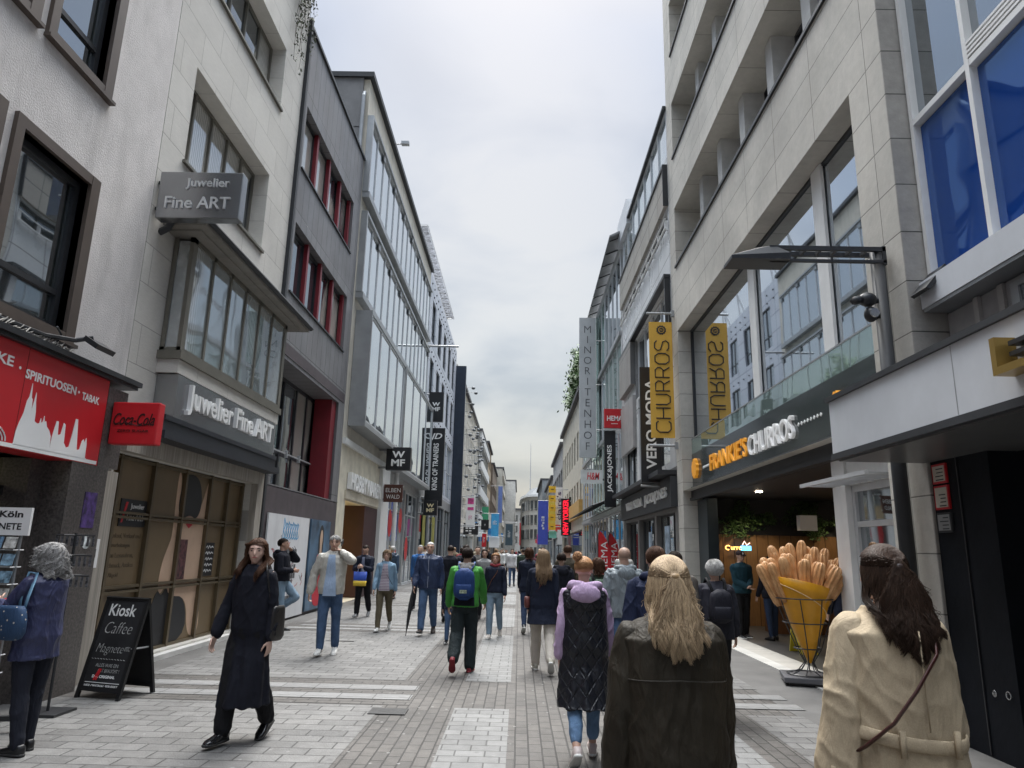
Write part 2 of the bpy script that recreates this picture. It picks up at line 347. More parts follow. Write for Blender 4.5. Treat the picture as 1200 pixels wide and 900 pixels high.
# striped stone strip and lintel round the shop front
k=MB(); k.box(-5.3,-5.13,8.43,8.96,0,2.5); 
P(k,'stone_strip',mat('striped_stone',(.33,.3,.26),.7,var=.35,stretch=(3,9,.25),vs=4,grime=.4),b)
k=MB(); k.box(-5.25,-5.12,9.05,14.1,2.8,3.1); k.box(-5.25,-5.12,13.8,14.1,0,2.8); P(k,'lintel',_MC['striped_stone'],b)
# bay
bw=MB(); 
bw.box(-5.25,-4.94,9.72,14.02,4.02,4.3); P(bw,'bay_base',travertine,b)
k=MB(); k.box(-5.25,-4.9,9.68,14.06,4.22,4.34); 
for y in (9.7,9.82+.6,11.1,11.78,12.46,13.14,13.9): k.box(-4.99,-4.93,y,y+(.12 if y in(9.7,13.9) else .06),4.34,6.1)
k.box(-4.99,-4.93,9.7,14.02,6.02,6.1); k.box(-5.24,-5.18,9.72,9.76,4.34,6.1); k.box(-5.25,-4.95,9.72,9.78,4.34,4.4); k.box(-4.99,-4.932,9.7,14.02,4.34,4.4)
bay=P(k,'bay_window',olive_frame,b)
k=MB(); k.box(-4.97,-4.955,9.78,13.95,4.36,6.06); k.box(-5.22,-4.97,9.745,9.76,4.36,6.06); k.build('pane',g_pale,bay)
k=MB(); k.loft([[(-5.26,9.35,6.2),(-4.62,9.35,6.2),(-4.62,14.5,6.2),(-5.26,14.5,6.2)],[(-5.26,9.62,6.4),(-4.86,9.62,6.4),(-4.86,14.2,6.4),(-5.26,14.2,6.4)]]); P(k,'bay_roof',roof_dark,b)
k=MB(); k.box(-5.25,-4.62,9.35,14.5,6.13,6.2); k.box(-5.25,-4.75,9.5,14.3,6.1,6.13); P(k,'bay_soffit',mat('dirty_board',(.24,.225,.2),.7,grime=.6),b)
k=MB(); k.tube([(-4.6,9.33,6.22),(-4.6,14.55,6.22)],.05,8); k.tube([(-5.2,9.33,6.22),(-4.6,9.33,6.22)],.05,8); k.tube([(-5.26,9.3,5.98),(-5.14,9.3,6.05),(-5.08,9.3,6.2)],.05,8)
P(k,'gutter',anthracite,b)
k=MB()
for y in (9.62,9.95,10.3): k.tube([(-5.2,y,6.42),(-4.9,y,6.5),(-4.85,y,6.4)],.008,4)
k.tube([(-4.9,9.6,6.5),(-4.9,10.35,6.5)],.008,4); P(k,'roof_wire',black_metal,b)
k=MB(); k.box(-5.245,-4.84,9.42,14.1,3.03,3.14); k.box(-5.245,-4.92,9.47,14.05,3.14,3.3); k.box(-5.245,-4.9,9.5,14.05,3.3,3.37); P(k,'shutter_housing',mat('blue_black',(.018,.02,.027),.45),b)
# bronze shop front
k=MB(); k.box(-5.45,-5.42,9.05,13.8,.1,2.8); P(k,'shop_panel',bronze,b)
k=MB()
for y in (9.08,9.42,10.35,11.35,12.3,13.05,13.72): k.box(-5.42,-5.36,y-.03,y+.03,.1,2.8)
for z in (.12,.98,1.05,1.97,2.03,2.76): k.box(-5.42,-5.37,9.05,13.8,z-.018,z+.018)
P(k,'shop_frame',mat('bronze_dark',(.13,.1,.06),.4,.4,grime=.3),b)
k=MB(); k.box(-5.25,-5.13,9.38,14.2,.0,.07); P(k,'plinth',mat('pale_sill',(.55,.54,.52),.7),b)
XS=-5.4185
def art(mb,name,m,par_): return P(mb,name,m,par_)
t=empty('window_mural','tall window picture of a woman in a black hat raising her arms','mural',(-5.4,11.3,1.4))
def sm(p,n=3):
    for _ in range(n): p=[q for a,b_ in zip(p,p[1:]+p[:1]) for q in ((a[0]*.75+b_[0]*.25,a[1]*.75+b_[1]*.25),(a[0]*.25+b_[0]*.75,a[1]*.25+b_[1]*.75))]
    return p
def yz(pts,e=.002,base=XS): return MB().prism([(base,a,c) for a,c in pts],(e,0,0))
skin_ink=mat('mural_skin',(.55,.38,.27),.6,var=.1); black_ink=mat('mural_black',(.02,.02,.022),.6)
k=yz(sm([(11.15,2.74),(11.27,2.74),(11.33,2.2),(11.42,2.2),(11.98,2.15),(12.12,2.3),(12.28,2.74),(12.46,2.74),(12.3,2.2),(12.25,1.6),(12.38,.9),(12.55,.15),(12.1,.15),(11.95,.8),(11.3,.84),(11.2,1.05),(11.05,.86),(10.93,1.0),(10.98,1.35),(11.12,1.6),(11.2,1.75)])); art(k,'figure',skin_ink,t)
k=yz(sm([(11.27,2.15),(11.3,2.5),(11.42,2.72),(11.65,2.755),(11.9,2.7),(12.05,2.5),(12.1,2.22),(11.95,2.02),(11.72,2.1),(11.45,2.02)]),.003); art(k,'hat',black_ink,t); art(yz(sm([(10.6,.1),(10.8,.7),(10.95,.97),(11.08,.84),(11.22,1.0),(11.32,.84),(11.92,.8),(12.05,.1)],2),.003),'dress',black_ink,t)
k=yz([(11.6,1.94),(11.68,1.97),(11.72,1.955),(11.76,1.97),(11.84,1.94),(11.72,1.88)],.005); art(k,'lips',mat('lip_red',(.5,.01,.03),.4),t)
k=yz([(11.32,1.08),(11.32,1.7),(11.75,1.7),(11.75,1.08)],.006); o=k.build('poster',mat('poster_wine',(.1,.035,.04),.5,var=1,vs=14)); tag(o,'dark wine coloured poster hanging over the mural woman','poster')
k=yz([(12.42,1.1),(12.42,1.66),(12.8,1.66),(12.8,1.1)],.006); o=k.build('poster',sign_black); tag(o,'narrow black poster with white writing right of the mural woman','poster')
w=MB()
for j in range(5): stroke(w,[(-.14,0),(-.1,.03),(-.06,-.02),(-.02,.03),(.04,-.01),(.09,.02),(.14,0)],(XS+.006,12.61,1.58-j*.1),UY,UZ,.014)
w.build('lettering',sign_white,o)
t=empty('jeweller_plaque','black jeweller plaque with a red slash on the bronze window','sign',(-5.4,10,2.1))
P(yz([(9.62,1.85),(9.62,2.22),(10.3,2.22),(10.3,1.85)],.012),'panel',sign_black,t)
w=text('Juwelier',(XS+.012,10.05,2.12),UY,UZ,W=.36,Hh=.09,depth=.002).add(text('Fine ART',(XS+.012,10.03,1.98),UY,UZ,W=.44,Hh=.1,depth=.002)); P(w,'lettering',sign_white,t)
P(MB().prism([(XS+.012,9.66,1.9),(XS+.012,9.7,1.9),(XS+.012,9.8,2.18),(XS+.012,9.74,2.18)],(.003,0,0)),'slash',sign_red,t)
w=MB()
for j,sx in enumerate(('Ankauf, Verkauf und','Umarbeitungen','von Luxusuhren,','Schmuck, Antikes','& Altgold')): w.add(text(sx,(XS,9.5,1.72-j*.13),UY,UZ,Hh=.075,depth=.002,align='L'))
o=w.build('window_lettering',mat('faded_brown',(.09,.065,.04),.6)); tag(o,'faded brown lettering listing the jeweller services on the bronze window','lettering')
def jsign(name,label,org): return empty(name,label,'sign',org)
chrome=mat('brushed_steel',(.33,.335,.34),.24,.85,var=.12,vs=1.2,grime=.15)
t=jsign('jeweller_fascia_sign','long brushed steel fascia sign with raised white letters below the bay window',(-5,12,3.6))
k=MB(); k.box(-5.245,-4.93,9.76,13.86,3.38,4.0); P(k,'panel',chrome,t)
w=text('Juwelier Fine ART',(-4.93,11.85,3.7),UY,UZ,W=3.6,Hh=.46,depth=.06,bold=.015); P(w,'lettering',sign_white,t)
t=jsign('jeweller_projecting_sign','steel box sign on brackets sticking out above the jeweller bay window',(-4.9,9.6,6.7))
k=MB(); k.box(-5.2,-4.02,9.02,9.2,6.08,6.79); P(k,'panel',chrome,t,bevel=.01)
w=text('Juwelier',(-4.5,9.02,6.6),UX,UZ,W=.62,Hh=.17,depth=.02,bold=.01).add(text('Fine ART',(-4.62,9.02,6.31),UX,UZ,W=.92,Hh=.18,depth=.02,bold=.01)); P(w,'lettering',mat('steel_letter',(.62,.62,.62),.35,.3),t)
k=MB(); 
for z in (6.25,6.65): k.box(-5.25,-5.2,9.08,9.14,z-.02,z+.02)
P(k,'bracket',black_metal,t)
# hanging ivy
k=MB(); pts=[]
for i in range(26):
    y=random.choice([random.uniform(12.9,13.6),random.uniform(13.5,14.3)]); x=-5.22; z=16.2
    L_=random.uniform(1.5,4.3) if y>13.4 else random.uniform(1.2,3.0)
    p=[(x+.02,y,z)]
    for q in range(10): p.append((x+.03+.02*random.random(),y+random.uniform(-.05,.05)*q*.5,z-L_*(q+1)/10)); 
    k.tube(p,.005,3); pts+=[(a+random.uniform(0,.08),b_+random.gauss(0,.05),c_+random.gauss(0,.06)) for a,b_,c_ in p[3:] for _ in range(9)]
k2=MB(); k2.leaves(pts,.038)
t=empty('hanging_ivy','thin strands of ivy hanging from the roof over the travertine wall','plant',(-5.2,13.6,13))
P(k,'stem',mat('dry_stem',(.08,.06,.045),.8),t); P(k2,'foliage',mat('ivy_green',(.075,.085,.05),.7,var=.6,vs=6),t)
k=MB(); k.box(-5.5,-5.17,14.33,14.44,0,13.95); o=k.build('downpipe',anthracite); tag(o,'tall dark drainpipe strip between the travertine and the dark panelled houses','drainpipe')
# ================================================================== LEFT 3: dark panelled house
b=bld('dark_panelled_house','dark grey panelled house with red window posts')
H=[(14.78,19.62,10.24,11.86,.22),(14.78,19.72,7.2,8.86,.22),(14.82,19.75,2.9,5.66,.75)]
k=MB(); facade(k,-1,LX,14.45,20.42,2.87,13.8,H); P(k,'wall',dark_panel,b)
k=MB(); facade(k,-1,LX,14.45,20.42,0,2.85,[]); k.box(-5.25,-5.235,14.6,20.3,5.75,6.02); P(k,'base_wall',dark_band,b)
k=MB(); k.box(-14,-5.2,14.4,20.45,13.8,13.88); P(k,'roof',black_metal,b)
for h in H[:2]:
    w=window(b,-1,LX,*h[:4],black_metal,g_curtain,4,(),d=.17,fw=.08)
    n=4
    for i in range(n+1):
        y=h[0]+.12+(h[1]-h[0]-.24)*i/n+(.0 if i else 0)
        if i==0: continue
        k=MB().box(-5.415,-5.32,y-.065,y+.065,h[2]+.01,h[3]-.01); k.build('post',red_paint,w)
    k=MB(); fbox(k,-1,LX,-.04,.24,h[0]-.03,h[1]+.03,h[2]-.04,h[2]-.002); k.build('sill',black_metal,w)
h=H[2]; w=window(b,-1,LX,*h[:4],black_metal,g_curtain,[.22,.42,.62,.8],(.33,),d=.6,fw=.09)
k=MB(); k.box(-5.8,-5.32,19.28,19.74,2.91,5.65); k.build('post',red_paint,w)
k=MB(); k.tube([(-5.75,14.85,3.82),(-5.75,19.2,3.82)],.02,6)
for y in (15.1,16.1,17.1,18.1): k.box(-5.78,-5.7,y-.02,y+.02,3.72,3.9)
k.build('rail',light_metal,w)
# hoarding with graffiti and poster
t=empty('graffiti_board','white hoarding board with blue and red graffiti scrawls','hoarding',(-5.2,16.2,0))
P(MB().box(-5.235,-5.2,14.8,17.72,.05,2.3),'board',mat('board_white',(.66,.66,.67),.6,var=.05,grime=.35),t)
w=MB(); O=(-5.2,16.3,1.95)
for q in range(7):
    x=-.5+q*.16; stroke(w,[(x,-.15+random.uniform(-.05,.05)),(x+.03,.2+random.uniform(-.05,.1)),(x+.13,.15),(x+.03,.02),(x+.15,-.12),(x+.02,-.17)],O,UY,UZ,.028)
P(w,'blue_scrawl',mat('spray_blue',(.05,.32,.6),.5),t)
w=MB()
for q in range(12):
    x,z=random.uniform(-1.3,1.1),random.uniform(-1.5,.25); p=[(x,z)]
    for _ in range(5): p.append((p[-1][0]+random.uniform(-.12,.14),p[-1][1]+random.uniform(-.1,.1)))
    stroke(w,p,O,UY,UZ,.014)
P(w,'red_scrawl',mat('spray_red',(.4,.05,.06),.5),t)
w=MB()
for q in range(9):
    x,z=random.uniform(-1.3,1.2),random.uniform(-1.7,-.1); p=[(x,z)]
    for _ in range(5): p.append((p[-1][0]+random.uniform(-.12,.14),p[-1][1]+random.uniform(-.1,.1)))
    stroke(w,p,O,UY,UZ,.012)
P(w,'black_scrawl',black_ink,t)
w=MB(); 
for i in range(6):
    for j in range(7): 
        if random.random()<.8: w.box(-5.2,-5.195,15.95+i*.16,16.08+i*.16,.4+j*.17,.54+j*.17)
P(w,'pasted_bills',mat('bill_dark',(.07,.07,.075),.6,var=.8,vs=9),t)
t=empty('lady_poster','tall poster of a dark haired woman in a red dress on a blue ground','poster',(-5.2,18.7,0))
P(MB().box(-5.235,-5.195,17.9,19.72,.08,2.3),'panel',mat('poster_blue',(.07,.13,.2),.4,var=.7,vs=1.6),t)
XS=-5.195
def yzp(pts,nm,m,e=.003): P(yz(pts,e,XS),nm,m,t)
yzp(sm([(18.45,.15),(18.42,.8),(18.5,1.25),(18.66,1.45),(18.95,1.48),(19.2,1.35),(19.34,1.0),(19.28,.5),(19.36,.15)],2),'dress',mat('dress_red',(.5,.01,.03),.5))
yzp(sm([(18.68,1.3),(18.66,1.85),(18.74,2.12),(18.9,2.2),(19.06,2.1),(19.12,1.8),(19.1,1.4),(19,1.25)]),'hair',black_ink,.004)
yzp(sm([(18.8,1.42),(18.82,1.62),(18.76,1.8),(18.8,2.0),(18.9,2.07),(19.0,2.0),(19.03,1.8),(18.97,1.65),(19.0,1.42),(18.9,1.2)]),'face',skin_ink,.005)
# ================================================================== LEFT 4: beige house with long glazed bands
b=bld('beige_banded_house','beige house with two long projecting bands of tall windows')
H=[(20.6,36.6,12.75,15.4,.3),(20.75,36.9,9.4,12.05,.3)]
k=MB(); facade(k,-1,LX,20.45,37.2,4.6,16.8,H,D=11); P(k,'wall',beige_render,b)
k=MB(); k.box(-16,-5.45,20.38,20.45,13.0,16.85); k.box(-16,-5.45,20.36,20.38,15.0,15.04); P(k,'side_cladding',mat('slate_cladding',(.15,.15,.155),.6,grime=.3),b)
k=MB(); k.box(-16.1,-5.1,20.3,37.25,16.82,17.0); P(k,'roof',anthracite,b)
k=MB(); k.tube([(-5.4,20.33,0),(-5.4,20.33,16.1)],.06,8); k.tube([(-5.4,20.33,16.1),(-5.4,20.42,16.3)],.06,8); P(k,'drainpipe',grey_metal,b)
for h in H:
    w=window(b,-1,LX,h[0],h[1],h[2],h[3],light_metal,g_sky,14,(),d=-.12,fw=.06,ft=.05)
    k=MB(); fbox(k,-1,LX,-.24,0.02,h[0]-.1,h[1]+.1,h[2]-.2,h[2]-.003); fbox(k,-1,LX,-.2,0.02,h[0]-.1,h[1]+.1,h[3]+.003,h[3]+.1); fbox(k,-1,LX,-.2,0.02,h[0]-.12,h[0]-.003,h[2],h[3])
    for i in range(14):
        y=h[0]+(h[1]-h[0])*(i+.5)/14
        if i%2: fbox(k,-1,LX,-.16,-.121,y+.35,y+.62,h[3]-.25,h[3]-.05)
    k.build('surround',grey_metal,w)
for (ya,yb,za,zb,xo) in ((21.0,27.6,5.35,8.75,.5),(28.0,36.9,4.75,8.8,.5)):
    w=window(b,-1,LX,ya,yb,za,zb,light_metal,g_sky,4,(),d=-xo,fw=.07,ft=.05)
    k=MB(); fbox(k,-1,LX,-xo-.03,-.01,ya-.1,yb+.1,za-.15,za-.004); fbox(k,-1,LX,-xo-.03,-.01,ya-.1,yb+.1,zb+.004,zb+.12); fbox(k,-1,LX,-xo-.03,-.01,ya-.1,ya-.003,za-.002,zb+.002); fbox(k,-1,LX,-xo-.03,-.01,yb+.003,yb+.1,za-.002,zb+.002); k.build('box_frame',grey_metal,w)
k=MB(); facade(k,-1,LX,20.45,27.85,0,4.6,[(21.35,26.2,.01,3.0,3.0)],D=4,rd=3); P(k,'cream_wall',mat('cream_render',(.6,.55,.44),.8,grime=.25),b)
k=MB(); k.box(-5.25,-5.15,20.5,27.8,4.6,4.78); k.box(-5.3,-5.12,26.3,27.8,0,4.6); P(k,'white_pier',white_frame,b)
k=MB(); k.box(-8.2,-5.24,24.1,26.25,.02,3.0); P(k,'dark_door_panel',mat('maroon_panel',(.04,.012,.014),.5),b)
k=MB(); 
for i in range(8): k.box(-8.25,-5.9+random.uniform(-.5,0),21.4+i*.25,21.6+i*.25,.1+random.random()*.4,2.7)
P(k,'shop_display',mat('display_mix',(.45,.32,.1),.6,var=1,vs=2.5,emit=.5),b)
k=MB(); facade(k,-1,LX,27.86,37.2,0,4.6,[(28.2,32.4,.1,4.2),(32.8,36.9,.01,4.2)],D=4); P(k,'shopfront_frame',grey_metal,b)
window(b,-1,LX,28.2,32.4,.1,4.2,light_metal,g_pale,3,(.75,),d=.1,name='shop_window'); window(b,-1,LX,32.8,36.9,.02,4.2,light_metal,g_clear,3,(.75,),d=.1,name='shop_window')
k=MB()
for y,z in ((28.9,2.6),(30.3,1.2),(31.4,2.8),(33.4,1.6),(29.6,.9)): k.ell((-5.23,y,z),(.01,.45,.55),16,6)
P(k,'sale_sticker',sign_red,b)
t=empty('craft_shop_lettering','row of white raised shop letters over the cream doorway','sign',(-5.2,23.5,3.6))
P(text('HOBBYWAREN',(-5.24,23.7,3.6),UY,UZ,W=4.6,Hh=.52,depth=.14,bold=.02),'lettering',sign_white,t)
k=MB(); k.box(-5.25,-5.2,21.2,26.2,3.05,3.3); P(k,'strip',mat('cream_strip',(.5,.45,.36),.7),t)
k=MB(); k.tube([(-5.0,28.6,0),(-5.0,28.6,4.6)],.09,10); o=k.build('column',white_frame); tag(o,'slender white column standing before the glass shopfront','column')
# ================================================================== LEFT 5: pale panelled store
b=bld('pale_panelled_store','pale blue grey panelled store with narrow barred windows')
H=[]
for i,z in enumerate((13.3,9.9)):
    H+=[(38.6+j*3.1,40.3+j*3.1,z,z+2.4,.15) for j in range(5)]
H2=[(37.8+j*4,41.4+j*4,5.2,8.9,.2) for j in range(4)]
k=MB(); facade(k,-1,LX,37.22,54,4.9,16.95,H+H2); P(k,'wall',brick('pale_panels','YZ',(.52,.54,.6),(.47,.5,.56),(.25,.26,.3),1.4,1.0,.03,0,.5,.06),b)
for h in H: window(b,-1,LX,*h[:4],anthracite,g_clear,2,(.3,),d=.08,fw=.06)
for h in H2: window(b,-1,LX,*h[:4],light_metal,g_sky,2,(.5,),d=.1,fw=.08)
k=MB()
for j in range(16): 
    for z in (12.6,15.9,16.4,9.3): k.box(-5.25,-5.2,37.9+j,37.98+j,z,z+.08)
P(k,'bolts',anthracite,b)
k=MB(); facade(k,-1,LX,37.22,54,0,4.9,[(37.6+j*4.1,41.3+j*4.1,.01,4.3) for j in range(4)]); P(k,'shopfront_frame',grey_metal,b)
for j in range(4): window(b,-1,LX,37.6+j*4.1,41.3+j*4.1,.02,4.3,anthracite,(g_pale if j%2 else g_clear),2,(.8,),d=.1,name='shop_window')
for q in ((38.5,39.6),(42.7,44)): P(MB().box(-5.22,-5.2,*q,.1,3.5),'olive_panel',mat('olive_panel',(.2,.19,.03),.6,var=.4),b)
# roof truss
k=MB(); xa,xb,z=-6.15,-5.62,19.7
for x in (xa,xb): k.tube([(x,37.3,z),(x,54,z)],.05,5)
n=30
for i in range(n+1):
    y=37.3+16.7*i/n; k.tube([(xa,y,z),(xb,y,z)],.035,4)
    if i<n: k.tube([(xa if i%2 else xb,y,z),(xb if i%2 else xa,y+16.7/n,z)],.03,4)
for i in range(6): y=37.5+16.3*i/5; k.tube([(xa,y,z),(-7.2,y,16.9)],.06,5); k.tube([(xa,y,z),(xa-.3,y,16.9)],.05,5)
k.box(xa,xb,37.3,54,z+.06,z+.08)
P(k,'roof_truss',mat('galvanised',(.5,.5,.5),.5,.3),b)
o=MB().box(-5.25,-4.45,54.02,54.5,0,15.8).build('fin_tower',mat('fin_blue',(.018,.027,.045),.3,var=.2),None); tag(o,'tall dark blue fin standing out from the pale store corner','facade fin')
# ================================================================== RIGHT 0: blue glazed corner house
b=bld('blue_glazed_house','blue glass panelled house with white frames above a pale canopy')
XB=4.35
k=MB(); facade(k,1,XB,-14,7.12,4.5,18,[(-13.9,7.1,4.52,17.9,.15)]); P(k,'wall',grey_metal,b)
ysb=[7.1,6.1,4.9,3.4,1.6,-.4,-2.6,-5]; zsb=[4.52,6.38,8.6,9.6,11.6,12.6,14.8,17.9]
for i in range(7):
    for j in range(7):
        ya,yb,za,zb=ysb[i+1],ysb[i],zsb[j],zsb[j+1]
        gm=g_blue if (j==0 or j==3 or j==5) else (g_clear if (i+j)%3 else g_pale)
        k=MB(); k.box(XB+.05,XB+.07,ya+.02,yb-.02,za+.02,zb-.02)
        f=MB(); e=.05
        f.box(XB-.03,XB+.08,yb-e,yb+e*.2,za,zb); f.box(XB-.026,XB+.078,ya,yb-e,za,za+e*1.4)
        if j==1 and i>=1:
            for q in range(4): f.box(XB-.03,XB+.02,ya,yb-e,za+.09+q*.05,za+.115+q*.05)
        w=P(f,'window',white_frame,b); k.build('pane',gm,w)
k=MB(); k.box(XB-.14,XB+.3,-14,7.1,4.22,4.515); P(k,'beam',panel_white,b)
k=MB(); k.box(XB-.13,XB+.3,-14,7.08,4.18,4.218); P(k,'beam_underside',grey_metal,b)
k=MB(); k.box(XB+.12,XB+.4,-14,7.1,3.3,4.17); P(k,'upper_wall',mat('grey_board',(.3,.3,.3),.7,grime=.5),b)
k=MB(); k.box(4.43,4.55,6.55,6.62,3.3,4.17); k.box(4.44,4.55,6.2,6.28,3.3,4.17); P(k,'upper_post',concrete,b)
k=MB(); k.box(4.42,4.46,3.6,5.95,3.45,4.05); P(k,'upper_window',g_dark,b)
k=MB(); k.box(4.4,4.48,3.5,3.6,3.4,4.1); k.box(4.4,4.48,5.95,6.05,3.4,4.1); k.box(4.4,4.48,3.6,5.95,4.05,4.1); k.box(4.4,4.48,3.6,5.95,3.4,3.45); P(k,'upper_window_frame',grey_metal,b)
# ground floor: near-black panels
k=MB(); k.box(4.13,6,6.25,7.14,0,3.3); P(k,'black_panel',navy_black,b)
k=MB(); k.box(4.5,6,-3,6.24,0,3.3); k.box(4.1,4.5,-14,-3,0,3.3); P(k,'recess_wall',mat('recess_black',(.006,.007,.009),.7,spec=.1),b)
k=MB(); 
for y in (6.7,): k.box(4.118,4.128,y-.006,y+.006,0.02,3.2)
P(k,'panel_seam',black_metal,b)
k=MB(); k.tube([(4.115,6.36+.03*math.cos(a),.56+.03*math.sin(a)) for a in [math.pi*j/6 for j in range(13)]],.006,5); k.ell((4.125,6.56,.54),(.01,.03,.03),8,5); P(k,'lock_ring',chrome,b)
# canopy
t=empty('shop_canopy','wide pale grey canopy box over the black shop front','canopy',(3.6,2,2.6))
k=MB(); k.box(3.2,4.42,-6,7.22,2.68,3.22); P(k,'fascia',panel_white,t)
k=MB(); k.box(3.17,4.44,-6,7.25,3.22,3.27); k.box(3.185,4.43,-6,7.24,2.62,2.68); P(k,'trim',anthracite,t)
for y in (5.1,3.0,1): P(MB().box(3.1985,3.2,y-.004,y+.004,2.69,3.215),'seam',grey_metal,t)
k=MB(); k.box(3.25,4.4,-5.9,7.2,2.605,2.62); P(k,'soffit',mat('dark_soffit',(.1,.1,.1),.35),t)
k=MB(); k.box(3.06,3.2,4.42,4.47,2.82,3.07); k.box(3.06,3.2,4.2,4.42,2.82,2.87); P(k,'gold_mark',mat('gold_metal',(.36,.24,.07),.35,.6),t)
k=MB(); k.box(3.12,3.2,4.15,4.38,2.93,2.96); k.box(3.12,3.2,4.15,4.38,3.0,3.03); P(k,'mark_bracket',black_metal,t)
# notices on the black wall
for lab,z0,z1,cm in (('upper red framed notice board on the black wall',2.38,2.57,0),('lower red framed notice board on the black wall',2.13,2.36,0),('small grey label plate under the notice boards',1.91,2.1,1)):
    k=MB(); k.box(4.11,4.13,6.86,7.09,z0,z1); o=k.build('notice_board',sign_red if not cm else anthracite); tag(o,lab,'notice')
    q=MB(); q.box(4.106,4.11,6.88,7.07,z0+.02,z1-.02); q.build('sheet',mat('yellowed_paper',(.5,.47,.4),.6) if not cm else grey_metal,o)
    q=MB(); 
    for i in range(4): q.box(4.103,4.106,6.9,6.9+random.uniform(.08,.14),z0+.03+i*.035,z0+.04+i*.035)
    q.build('print',sign_black,o)
# ================================================================== RIGHT 1: limestone house, churros shop
b=bld('limestone_house','limestone clad house with deep window bands above the churros shop')
H=[(7.95,17.9,3.2,7.42,.5)]
bands=[(8.0,17.85,9.22,10.92,1.0),(8.0,17.8,12.46,14.16,1.0),(8.0,17.7,15.7,17.4,1.0)]
H0=[(7.9,16.9,.01,3.1,.3)]
k=MB(); facade(k,1,RX,7.15,18.5,0,19.5,H+bands+[(7.9,17.9,.01,3.199,.45)],D=12); P(k,'wall',limestone,b)
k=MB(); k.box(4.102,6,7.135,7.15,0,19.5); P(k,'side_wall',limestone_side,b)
for q,h in enumerate(bands):
    k=MB(); k.box(4.02,5.1,h[0]-.05,h[1]+.03,h[2]-.06,h[2]-.003) if 0 else k.box(4.06,4.13,h[0],h[1]+.03,h[2]-.045,h[2]+.02); P(k,'sill',black_metal,b)
    n=6; st=(h[1]-h[0])/n
    for i in range(n):
        ya=h[0]+i*st
        k=MB(); k.box(4.42,5.1,ya-.16+st,ya+.16+st,h[2]+.02,h[3]-.005) if i<n-1 else None
        if i<n-1: P(k,'pillar',mat('light_reveal',(.46,.455,.44),.6),b)
        window(b,1,RX,ya+.17,ya+st-.17,h[2]+.02,h[3]-.01,anthracite,g_clear,2,(),d=.75,fw=.06)
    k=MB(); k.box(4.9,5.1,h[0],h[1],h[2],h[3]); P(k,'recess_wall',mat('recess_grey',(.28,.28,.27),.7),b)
# big window with three pale mullions
w=window(b,1,RX,7.95,17.88,4.3,7.42,anthracite,glass('mirror_glass',(.03,.035,.04),.66,wave=.004,wscale=.5),[.19],(),d=.33,fw=.05)
for y in (12.9,9.75): MB().box(4.4,4.448,y-.17,y+.17,4.3,7.41).build('mullion',white_frame,w)
# entrance storey
k=MB(); k.box(4.3,4.6,7.92,17.88,3.02,3.24); k.box(4.4,4.62,7.92,17.88,3.24,4.3); k.box(4.26,4.36,7.92,17.88,2.96,3.02); P(k,'shop_lintel',anthracite,b)
k=MB(); k.box(4.45,4.7,17.0,17.88,0,2.96); P(k,'steel_column',mat('blue_steel',(.028,.042,.052),.35,.3),b)
k=MB(); k.box(4.38,4.62,9.6,9.98,0,2.96); k.box(4.42,4.6,7.95,9.6,2.6,2.96); P(k,'door_post',white_frame,b)
w=window(b,1,RX,8.2,9.6,0.02,2.6,light_metal,g_clear,1,(.8,),d=.36,fw=.09,name='glass_door')
k=MB(); 
for i in range(11): k.box(3.95,4.45,8.2+i*.17,8.25+i*.17,2.6,2.63)
k.box(3.93,3.97,8.1,10.0,2.59,2.64); P(k,'door_canopy',light_metal,b)
# interior of the shop
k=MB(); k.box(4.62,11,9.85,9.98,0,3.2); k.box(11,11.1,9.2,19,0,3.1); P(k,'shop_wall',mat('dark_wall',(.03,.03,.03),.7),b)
k=MB(); k.box(4.62,11,17.9,18.0,0,2.15); P(k,'wood_panelling',brick('wood_panelling','XZ',(.34,.19,.08),(.24,.125,.05),(.03,.015,.008),.28,3,.008,0,.45,.35,.003,.2,30,.0006,stretch=(8,8,.5)),b)
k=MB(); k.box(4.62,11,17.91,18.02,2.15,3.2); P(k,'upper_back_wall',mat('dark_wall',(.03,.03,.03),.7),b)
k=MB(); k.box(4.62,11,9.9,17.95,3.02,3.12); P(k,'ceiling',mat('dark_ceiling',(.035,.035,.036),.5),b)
k=MB(); pts=[(random.uniform(4.9,9.8),17.85-random.random()*.3,random.uniform(2.05,2.98)) for _ in range(8000)]
pts=[p for p in pts if noise.noise(V(p)*1.6)>-.02+.25*(p[2]<2.4)]; k.leaves(pts,.042); o=k.build('ivy_garland',mat('ivy_dark',(.05,.1,.03),.6,var=.7,vs=4)); tag(o,'hanging green leaves along the top of the churros shop wall','plant',kind=None)
k=MB(); 
for x,y in ((5.2,11),(6,13),(7,15),(5.2,15.5),(8.2,16.4),(6.8,11)): k.cyl(x,y,3.0,3.018,.07,12)
o=P(k,'ceiling_lamp',mat('spot_glow',(1,.82,.6),.5,emit=14,var=0),b)
k=MB(); k.box(5.6,9.5,16.2,16.8,0,1.05); P(k,'counter',wood_brown,b)
k=MB(); k.box(6.55,6.95,16.8,17.0,2.25,2.6); P(k,'menu_box',sign_white,b)
for (lx,ly,le) in ((5.6,17.0,6),(7.8,17.0,5),(5.8,13,2.5)):
    ld=bpy.data.lights.new('downlight','SPOT'); ld.energy=le*3; ld.spot_size=R(120); ld.spot_blend=.6; ld.color=(1,.78,.5); ld.shadow_soft_size=.06; lo=bpy.data.objects.new('downlight',ld); COL.objects.link(lo); lo.location=(lx,ly,2.93)
t=empty('neon_sign','small glowing neon churros sign on the wooden wall','neon sign',(5.1,17.4,2.0))
